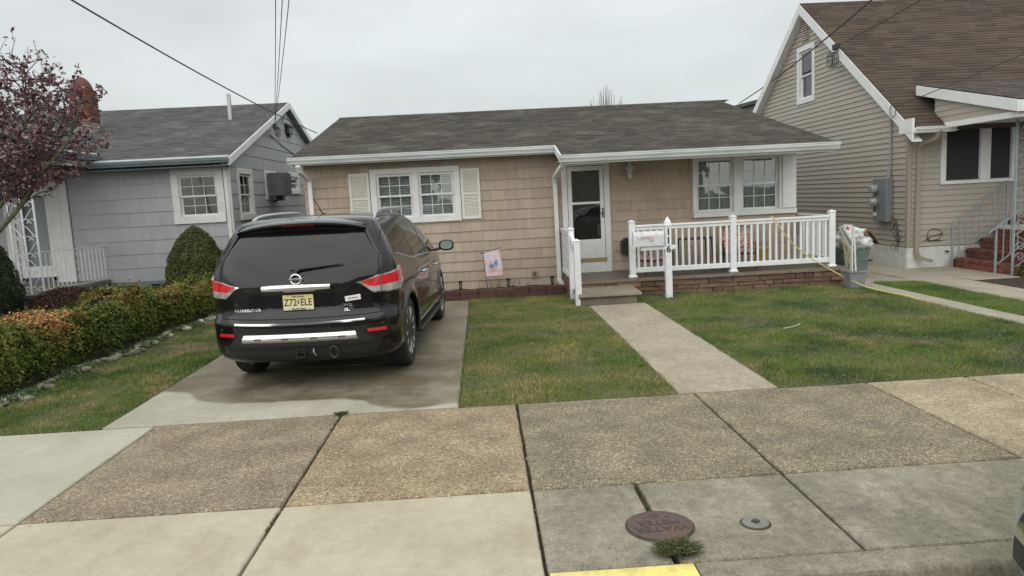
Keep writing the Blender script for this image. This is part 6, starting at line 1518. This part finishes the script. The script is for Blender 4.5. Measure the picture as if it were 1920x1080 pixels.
# wheels
def wheel(x,y,sg):
    o=bpy.data.objects.new('wheel',None); C.objects.link(o); o.parent=suv; W=.112
    s=MB(); s.lathe([(.262,-W*.92),(.30,-W),(.36,-W*.98),(WR-.006,-W*.78),(WR,-W*.4),(WR,W*.4),(WR-.006,W*.78),(.36,W*.98),(.30,W),(.262,W*.92)],(x,y,WR),'x',48); s.build('tyre',rubber,o,auto=30)
    s=MB(); e=sg
    s.lathe([(.268,e*W*.90),(.258,e*W*.93),(.245,e*W*.80),(.24,-e*W*.8),(.25,-e*W*.9)],(x,y,WR),'x',40)
    for k in range(6):
        for d in (-.13,.13):
            a=2*math.pi*k/6+.2+d*.9; a2=2*math.pi*k/6+.2+d*1.7
            p0=Vector((x+e*W*.72,y+.05*math.cos(a),WR+.05*math.sin(a))); p1=Vector((x+e*W*.86,y+.252*math.cos(a2),WR+.252*math.sin(a2)))
            s.bar(p0,p1,.026,.034)
    s.lathe([(.07,e*W*.60),(.065,e*W*.86),(.03,e*W*.9),(.001,e*W*.9)],(x,y,WR),'x',20); s.build('rim',rimm,o,auto=30)
    s=MB(); s.lathe([(.235,e*W*.35),(.001,e*W*.35)],(x,y,WR),'x',24); s.build('brake_disc',M('brake_disc',(.05,.05,.05),.5) if 'brake_disc' not in MATS else MATS['brake_disc'],o)
for y in (.98,4.0):
    for sg in (-1,1): wheel(sg*.825,y,sg)
# rear window
def rg(u,v):
    U=2*u-1; zb=1.195+.135*abs(U)**2.3; zt=1.565-.035*abs(U)**3; z=zb+(zt-zb)*v; hw=.79-.13*v; x=hw*U*(1-.03*abs(U)**6); return rear(x,z)
extra_patch(rg,40,14,.004,'rear_window',cglass,suv)
extra_patch(lambda u,v: rear((.815-.13*v)*(2*u-1),(1.165+.14*abs(2*u-1)**2.3)+(1.60-1.165-.14*abs(2*u-1)**2.3)*v),40,14,.0015,'tailgate_frame',paint,suv)
# seams: narrow dark ribbons on the surface
seam=M('panel_gap',(.002,.002,.002),.8)
def ribbon(pts,wd,name='panel_gap',mat=seam,off=.002,fn=None,parent=None):
    V=[];n=len(pts);cen=Vector((0,2.4,1.0))
    for i,p in enumerate(pts):
        d=(pts[min(i+1,n-1)]-pts[max(i-1,0)]).normalized(); o_=(p-cen)
        e=1e-2; nn=Vector((p.x*1.2,0 if abs(p.x)>.93 else (p.y-1.2 if p.y<1 else 0),0.)); nn=nn-d*nn.dot(d); nn.normalize(); b=d.cross(nn)
        V+=[p+nn*off-b*wd/2,p+nn*off+b*wd/2]
    return MB().add(V,[(2*i,2*i+1,2*i+3,2*i+2) for i in range(n-1)],smooth=True).build(name,mat,parent or suv)
for sg in (-1,1):
    ribbon([rear(sg*(.79-.005*t-.05*max(0,t-.6)**1.2),.765+.80*t) for t in [i/24 for i in range(25)]],.007,off=.004)
    for yd,(za,zb) in ((2.42,(.42,1.18)),(1.44,(.78,1.19)),(3.60,(.42,1.12))):
        ribbon([flank(yd+(0 if yd!=1.44 else .12*(1-t)),za+(zb-za)*t,sg) for t in [i/14 for i in range(15)]],.008,off=.003)
    ribbon([flank(y,.755,sg) for y in [.42+.012*i for i in range(10)]],.006,off=.003)
ribbon([rear(-.795+1.59*i/30,.765-.012*math.cos(math.pi*(i/30-.5))) for i in range(31)],.008,off=.004)
# side windows
def sidewin(y0,y1,sg,zb0,zb1,zt0,zt1,lean0=0.,lean1=0.,name='side_window'):
    def fn(u,v):
        zb=zb0+(zb1-zb0)*u; zt=zt0+(zt1-zt0)*u; z=zb+(zt-zb)*v; y=y0+lean0*v+(y1+lean1*v-y0-lean0*v)*u; return flank(y,z,sg)
    return extra_patch(fn,14,8,.0035,name,cglass,suv)
for sg in (-1,1):
    sidewin(.66,1.44,sg,1.315,1.215,1.50,1.585,.10,.02,'quarter_window'); sidewin(1.52,2.38,sg,1.205,1.17,1.592,1.60,.02,-.02); sidewin(2.47,3.66,sg,1.165,1.125,1.60,1.56,-.02,-.80)
    def wl(t): y=.60+3.3*t; zb=1.325-.115*sst(.6,1.5,y)-.09*sst(1.5,3.9,y)*1.0; return y,zb
    ribbon([flank(wl(i/30)[0],wl(i/30)[1]-.02,sg) for i in range(31)],.014,'belt_moulding',chrome,.006)
    for yh,zh in ((1.98,.985),(3.22,.955)):
        q=flank(yh,zh,sg); s=MB(); s.tube([(q.x+sg*.004,yh-.11,zh),(q.x+sg*.038,yh-.085,zh+.002),(q.x+sg*.042,yh,zh+.004),(q.x+sg*.038,yh+.085,zh+.002),(q.x+sg*.004,yh+.11,zh)],[.012,.015,.016,.015,.012],8); s.build('door_handle',chrome if yh==1.98 else chrome,suv)
    q=flank(3.5,1.14,sg); s=MB(); s.tube([(q.x,3.5,1.12),(q.x+sg*.12,3.48,1.15)],.022,6); mir=s.build('mirror_arm',trimk,suv)
    mbm=bmesh.new(); bmesh.ops.create_uvsphere(mbm,u_segments=20,v_segments=14,radius=1)
    for v in mbm.verts:
        c=v.co; f=lambda a,p:math.copysign(abs(a)**p,a); v.co=Vector((sg*(abs(q.x)+.18)+f(c.x,.7)*.108,3.46+f(c.y,.8)*(.075 if c.y>0 else .03),1.185+f(c.z,.75)*.078))
    mbm.verts.index_update(); s=MB(); s.add([tuple(v.co) for v in mbm.verts],[[v.index for v in f.verts] for f in mbm.faces],smooth=True); mbm.free(); mh=s.build('mirror',paint,suv,auto=70)
    s=MB(); pts=[(sg*(abs(q.x)+.185)+.084*math.copysign(abs(math.cos(a))**.7,math.cos(a)),1.187+.055*math.copysign(abs(math.sin(a))**.75,math.sin(a))) for a in [i/24*2*math.pi for i in range(24)]]
    s.prism(pts,3.424,3.428,'y'); s.v=[(a_,b_-.014+.25*(c_-1.187),c_) for a_,b_,c_ in s.v]; s.build('mirror_glass',M('mirror_glass',(.10,.125,.12),.03,metal=1.) if 'mirror_glass' not in MATS else MATS['mirror_glass'],mh)
    # sill strip and step
    ribbon([flank(1.55+1.95*i/20,.445+.0*i,sg)+Vector((sg*.006,0,0)) for i in range(21)],.030,'sill_strip',silver,.012)
    s=MB(); s.box(min(sg*.84,sg*.985),max(sg*.84,sg*.985),1.50,3.48,.30,.345,b=.012); s.build('side_step',trimk,suv)
    # roof rails
    s=MB(); s.tube(poly([(sg*.655,.78,1.665),(sg*.65,.88,1.712),(sg*.642,1.05,1.742),(sg*.635,1.5,1.756),(sg*.63,2.2,1.752),(sg*.625,2.5,1.725),(sg*.622,2.62,1.69)],4),.017,8); s.build('roof_rail',silver,suv)
    # tail lamps: housing, red and clear lenses
    def lampf(za,zb):
        def fn(u,v):
            t=u; a=.335+(.56-.335)*(u/.42) if u<.42 else .56+.44*(u-.42)/.40
            top=1.078+.050*sst(0,.42,t)+.062*sst(.3,1,t); bot=1.066-.108*sst(0,.30,t)+.030*sst(.75,1,t)
            lo=bot+(top-bot)*za; hi=bot+(top-bot)*zb; z=lo+(hi-lo)*v
            if a<=1: return around(a,z,sg)
            w_,r,f,cr,cf=sec(z); return flank(r+cr+(u-.82)/.18*(.02+.12*v*(zb-za)+.12*za),z,sg)
        return fn
    lh_=extra_patch(lampf(0,1),34,8,.010,'tail_lamp',chrome,suv)
    def shr(f,u0,u1):
        return lambda u,v: f(u0+(u1-u0)*u,v)
    for (u0,u1) in ((.09,.41),(.43,.97)):
        extra_patch(shr(lampf(.43,.94),u0,u1),16,4,.017,'red_lens',redl,lh_); extra_patch(shr(lampf(.07,.39),max(u0,.10),u1),16,4,.015,'clear_lens',clearl,lh_)
    # bumper reflector, front lamp
    extra_patch(lambda u,v: rear(sg*(.66+.17*u),.588+.030*v),10,3,.006,'reflector',redl,suv)
    extra_patch(lambda u,v: flank(4.35+.45*u,.80+.14*v-.02*u,sg),10,4,.008,'headlight',clearl,suv)
# spoiler
def spl(u,v):
    U=2*u-1; x=.655*U; c=abs(U)**3; prof=[(.86,1.732),(.66,1.722),(.46,1.705),(.30,1.683),(.265,1.668),(.27,1.650),(.30,1.625),(.345,1.595),(.385,1.565)]
    k=v*(len(prof)-1); i=min(int(k),len(prof)-2); f=k-i; y=prof[i][0]*(1-f)+prof[i+1][0]*f; z=prof[i][1]*(1-f)+prof[i+1][1]*f
    return Vector((x*(1-.0*v),y+.10*c*(1 if i>2 else .4),z-.05*c-(.02*U*U)))
extra_patch(spl,36,24,.0,'spoiler',paint,suv)
extra_patch(lambda u,v: spl(.5+(u-.5)*.24,.60+.10*v),10,3,.002,'brake_light',M('dark_red_lamp',(.16,.008,.01),.2,coat=.8),suv)
for sg in (-1,1):
    def fin(u,v,sg=sg):
        z=1.66-.33*v; xi=.60+.165*v**1.1; xo=.69+.125*v**.9; q=rear(sg*(xi+(xo-xi)*u),z); return q+Vector((0,-.045*(1-v)**1.5*math.sin(math.pi*min(1,u+.25)),0))
    extra_patch(fin,8,16,.006,'spoiler_fin',paint,suv)
# rear wiper
s=MB(); q=rear(.02,1.225); s.tube([rear(0,1.20)+Vector((0,-.02,0)),rear(.04,1.232)+Vector((0,-.035,0)),rear(.24,1.248)+Vector((0,-.035,0)),rear(.46,1.262)+Vector((0,-.028,0))],[.018,.016,.010,.005],6)
s.tube([rear(-.06,1.222)+Vector((0,-.018,0)),rear(.2,1.236)+Vector((0,-.02,0)),rear(.42,1.248)+Vector((0,-.018,0))],.006,5); s.build('wiper',trimk,suv)
# garnish, emblem, plate
extra_patch(lambda u,v: rear(.335*(2*u-1),(1.020+.012*abs(2*u-1)**4)+(.052-.018*abs(2*u-1)**4)*v)+Vector((0,-.022*max(0,math.sin(math.pi*v))**.7,0)),24,8,.018,'garnish',chrome,suv)
ey=rear(0,1.130).y-.018
s=MB(); nn=28
for R0,R1 in ((.056,.041),):
    vs=[];fs=[]
    for k in range(nn):
        t=2*math.pi*k/nn
        for (r_,yy) in ((R0,ey+.012),(R0,ey),((R0+R1)/2,ey-.005),(R1,ey),(R1,ey+.012)): vs.append((r_*math.cos(t)*1.05,yy,1.132+r_*math.sin(t)))
    for k in range(nn):
        for j in range(4): fs.append((k*5+j,((k+1)%nn)*5+j,((k+1)%nn)*5+j+1,k*5+j+1))
    s.add(vs,fs,smooth=True)
s.box(-.070,.070,ey-.007,ey+.004,1.123,1.141,b=.003); em=s.build('emblem',chrome,suv)
tfc=lambda x0,y0,z0:(lambda p:(x0+p[0],y0-p[1],z0+p[2]))
text_mb('NISSAN',.017,.0008,tfc(0,ey-.0085,1.132),xs=1.1,bold=.0003).build('emblem_text',trimk,em)
pyy=rear(0,.905).y-.012
s=MB(); s.box(-.158,.158,pyy,pyy+.010,.825,.985,b=.003); pf_=s.build('plate_frame',trimk,suv)
platem=bpy.data.materials.new('plate_yellow'); platem.use_nodes=True; t=platem.node_tree; p=t.nodes['Principled BSDF']; tcn=N('ShaderNodeTexCoord',t); sx=N('ShaderNodeSeparateXYZ',t); t.links.new(tcn.outputs['Generated'],sx.inputs[0]); rm=N('ShaderNodeValToRGB',t); rm.color_ramp.elements[0].color=(.72,.68,.48,1); rm.color_ramp.elements[1].color=(.74,.64,.26,1); rm.color_ramp.elements[0].position=.2; t.links.new(sx.outputs[2],rm.inputs[0]); t.links.new(rm.outputs[0],p.inputs[0]); p.inputs['Roughness'].default_value=.4
s=MB(); s.box(-.150,.150,pyy-.003,pyy-.0005,.830,.980,b=.001); pl_=s.build('licence_plate',platem,suv)
ink=M('plate_ink',(.012,.012,.013),.5)
text_mb('Z72',.098,.0006,tfc(-.078,pyy-.0032,.903),xs=.80,bold=.0012).build('plate_letters',ink,pl_)
text_mb('ELE',.098,.0006,tfc(.078,pyy-.0032,.903),xs=.80,bold=.0012).build('plate_letters',ink,pl_)
text_mb('New Jersey',.026,.0006,tfc(0,pyy-.0032,.964),bold=.0006).build('plate_letters',ink,pl_)
text_mb('Garden State',.026,.0006,tfc(0,pyy-.0032,.844),bold=.0006).build('plate_letters',ink,pl_)
s=MB(); s.prism([(-.010,.895),(-.004,.885),(.004,.892),(.009,.905),(.004,.918),(.008,.927),(-.001,.930),(-.008,.918),(-.003,.905)],pyy-.0038,pyy-.0030,'y'); s.build('state_emblem',ink,pl_)
s=MB(); s.box(-.075,.075,pyy-.0068,pyy-.0035,.831,.835); s.build('plate_edge',silver,pl_)
for sx_ in (-.10,.10):
    for zz_ in (.838,.972): s=MB(); s.lathe([(.006,0),(.006,-.004),(.001,-.005)],(sx_,pyy-.003,zz_),'y',8); s.build('plate_bolt',steel,pl_)
def stext(txt,x,z,size,xs,name,off=.017,mat=chrome):
    def tf(p):
        q=rear(x+p[0],z+p[2]); return (q.x,q.y-off-p[1],q.z)
    return text_mb(txt,size,.001,tf,xs=xs,bold=.0012).build(name,mat,suv)
stext('PATHFINDER',-.510,.845,.036,1.25,'badge'); stext('4WD',.475,.862,.034,1.35,'badge'); stext('SL',.475,.815,.036,1.5,'badge')
# bone sticker
s=MB(); bxx,bzz=.535,.925
def bone(a): 
    return a
pts=[]
for (cx,cz,a0_,a1_) in ((.062,.013,-60,120),(-.062,.013,60,240),(-.062,-.013,120,300),(.062,-.013,240,420)):
    for k in range(8): t=R(a0_+(a1_-a0_)*k/7); pts.append((cx+.014*math.cos(t),cz+.014*math.sin(t)))
ca,sa=math.cos(.1),math.sin(.1); pts=[(bxx+a*ca-b*sa,bzz+a*sa+b*ca) for a,b in pts]
yv=[rear(a,b).y-.006 for a,b in pts]; s.add([(a,y_,b) for (a,b),y_ in zip(pts,yv)],[list(range(len(pts)))]); bs_=s.build('bone_sticker',white,suv)
def tfb(p): a,b=p[0]*ca-p[2]*sa,p[0]*sa+p[2]*ca; q=rear(bxx+a,bzz+b); return (q.x,q.y-.0068-p[1],q.z)
text_mb('I\u2665My Rescue' if False else 'I My Rescue',.019,.0004,tfb,bold=.0006).build('sticker_text',M('sticker_red',(.30,.02,.03),.6),bs_)
# bumper details
extra_patch(lambda u,v: rear(.64*(2*u-1),.692+.020*v-.012*math.cos(math.pi*(u-.5))+.012),30,2,.012,'bumper_strip',chrome,suv)
extra_patch(lambda u,v: rear((.70+.09*v)*(2*u-1),.345+.02*abs(2*u-1)**4+(.15-.02*abs(2*u-1)**4)*v),30,6,.006,'lower_valance',trimk,suv)
extra_patch(lambda u,v: rear((.75-.17*v)*(2*u-1),.49+.135*v),30,6,.009,'valance_panel',trimk,suv)
sk=extra_patch(lambda u,v: rear((.575-.03*v)*(2*u-1),.538+.056*v)+Vector((0,-.018*max(0,math.sin(math.pi*v))**.8,0)),30,8,.018,'skid_bar',chrome,suv)
for x in (-.40,-.13,.15,.42): extra_patch(lambda u,v,x=x: rear(x+.034*(2*u-1),.556+.020*v)+Vector((0,-.018,0)),4,2,.022,'skid_slot',M('slot_grey',(.08,.08,.085),.5) if 'slot_grey' not in MATS else MATS['slot_grey'],sk)
s=MB(); ph=rear(0,.40).y
for a in ((-.045,.045,.365,.377),(-.045,.045,.443,.455),(-.045,-.033,.377,.443),(.033,.045,.377,.443)): s.box(a[0],a[1],ph-.03,ph+.10,a[2],a[3])
s.box(-.03,.03,ph+.05,ph+.06,.377,.443); s.box(-.16,.20,ph+.02,ph+.10,.385,.42,b=.01); s.build('hitch_receiver',M('hitch_steel',(.03,.03,.03),.45,metal=.5),suv)
s=MB(); s.tube([(.33+.04*math.cos(a),ph-.03,.41+.055*math.sin(a)) for a in [i/16*2*math.pi for i in range(17)]],.011,6); s.lathe([(.04,0),(.035,-.012),(.001,-.014)],(.33,ph-.0,.455),'y',12); s.build('trailer_socket',trimk,suv)
s=MB(); s.tube([(.13,ph-.03,.45),(.135,ph-.06,.42),(.15,ph-.04,.385)],.008,6); s.build('tow_pin',steel,suv)
s=MB(); s.lathe([(.032,0),(.032,.12),(.026,.12),(.026,.01)],(-.60,.28,.30),'y',14); s.build('exhaust_tip',M('exhaust_dark',(.06,.06,.06),.4,metal=.7),suv)
for x in (-.80,-.30,.30,.80):
    q=rear(x,.655); s=MB(); s.lathe([(.014,0),(.013,-.003),(.001,-.004)],(q.x,q.y-.0015,q.z),'y',12); s.build('parking_sensor',trimk,suv)
# antenna, high roof line, windshield, grille
s=MB(); s.tube([(.03,1.15,1.73),(.02,1.13,1.74),(-.03,.98,1.92)],[.016,.006,.004],6); s.lathe([(.03,0),(.022,.02),(.001,.022)],(.03,1.15,1.725),n=12); s.build('antenna',trimk,suv)
def ws(u,v):
    z=1.13+.50*v; w_,r,f,cr,cf=sec(z); U=2*u-1; x=w_*.86*U; t=min(abs(x)/w_,1.)
    return Vector((x,f-cf+cf*(1-t**2.2)**(1/2.2),z))
extra_patch(ws,20,8,.006,'windscreen',cglass,suv)
def frt(x,z):
    w_,r,f,cr,cf=sec(z); t=min(abs(x)/w_,1.); return Vector((x,f-cf+cf*(1-t**2.2)**(1/2.2),z))
extra_patch(lambda u,v: frt(.42*(2*u-1),.62+.24*v),16,5,.01,'grille',trimk,suv); extra_patch(lambda u,v: frt(.40*(2*u-1),.72+.05*v),16,2,.02,'grille_bar',chrome,suv)
# parked grey car: a second vehicle of the same build, in grey paint, facing left along the kerb
bpy.context.view_layer.update()
greyp=M('grey_car_paint',(.20,.225,.225),.3,coat=1.)
pk=copy_tree(suv); pk.name='parked_car'; tag(pk,'grey car parked along the kerb, only its front corner showing at the right edge','car')
for k_ in ('group',):
    if k_ in pk: del pk[k_]
for ch in list(pk.children):
    nm=ch.name.split('.')[0]
    if nm in ('licence_plate','plate_frame','badge','bone_sticker','emblem','hitch_receiver','trailer_socket','tow_pin','wiper','bumper_strip','garnish'):
        for c2 in list(ch.children): bpy.data.objects.remove(c2)
        bpy.data.objects.remove(ch); continue
    if nm in ('body','spoiler','spoiler_end','tailgate_frame','mirror'):
        ch.material_slots[0].link='OBJECT'; ch.material_slots[0].material=greyp
for ch in suv.children:
    if ch.name.split('.')[0]!='wheel': ch.location.z=-.035
suv.location=(-1.83,7.05,.006); suv.rotation_euler.z=R(-3.5)
pk.location=(6.79,1.93,-.13); pk.rotation_euler.z=R(90); pk.scale=(1,1,.93)
# ================================================================== LITTER AND WEEDS ON THE LAWNS
dryleaf=M('dry_leaf',(.26,.13,.06),.7,col2=(.18,.10,.05),nscale=30)
def fallen(x,y,r_,label,z=.03):
    s=MB(); a=random.uniform(0,6.28); pts=[]
    for k in range(10):
        t=2*math.pi*k/10; rr=r_*(1 if k%2 else .62); pts.append((x+rr*math.cos(t+a),y+rr*math.sin(t+a)*.7,z+.012*math.sin(t*2)))
    pts.append((x,y,z+.008)); s.add(pts,[(k,(k+1)%10,10) for k in range(10)]); return tag(s.build('fallen_leaf',dryleaf),label,'leaf')
fallen(.52,8.55,.045,'curled brown leaf lying on the middle lawn')
tag(MB().tube(poly([(3.62,8.62,.03),(3.74,8.66,.035),(3.86,8.74,.04),(3.93,8.86,.03)],4),.006,5).build('pale_twig',M('pale_twig_m',(.55,.52,.44),.7)),'curved pale twig lying on the right lawn','twig')
def broadleaf(name,rects,n,label):
    P=[];NN=[]
    for k in range(n):
        x0,x1,y0,y1=random.choice(rects); x=random.uniform(x0,x1); y=random.uniform(y0,y1)
        if mnoise.noise(Vector((x*.9,y*.9,4.)))<-.02: continue
        r_=random.uniform(.02,.05)
        for q in range(random.randint(8,18)):
            a=random.uniform(0,6.28); d=random.uniform(.2,1)*r_; P.append((x+d*math.cos(a),y+d*math.sin(a),.016+random.uniform(0,.012))); NN.append((.2*math.cos(a),.2*math.sin(a),1))
    P=np.array(P); NN=np.array(NN); tag(leafy(name,None,leafmat('lawn_weed_leaf',[(.05,.11,.02),(.08,.16,.03),(.13,.20,.045)]),P,NN,.017,None,.35,1.3),label,'weeds')
broadleaf('lawn_weeds',[(2.6,6.2,6.25,12.0),(2.6,6.2,6.25,9.0),(-.2,1.6,6.25,9.5),(-4.7,-3.5,6.3,9.)],420,'low broad-leaved weeds scattered through the lawns')
# grit and leaf crumbs along the joints and kerb
P=[]
for k in range(420):
    x=random.uniform(-4,5); 
    y=random.choice((4.29,3.30,6.165)) + random.gauss(0,.03)
    P.append((x,y,.003))
for k in range(160): P.append((random.choice((-2.88,-1.3,.22,1.79,3.33))+random.gauss(0,.02),random.uniform(3.4,6.1),.003))
P=np.array(P); tag(leafy('joint_debris',None,leafmat('debris_leaf',[(.05,.035,.02),(.12,.08,.045),(.30,.25,.17),(.55,.52,.45)]),P,np.tile([0,0,1.],(len(P),1)),.009,None,.3,1.3),'tiny leaf crumbs and grit along the sidewalk joints','debris')
gb.scale=(.92,.92,.92); ps.location.z-=.04; cb.location.z-=.04
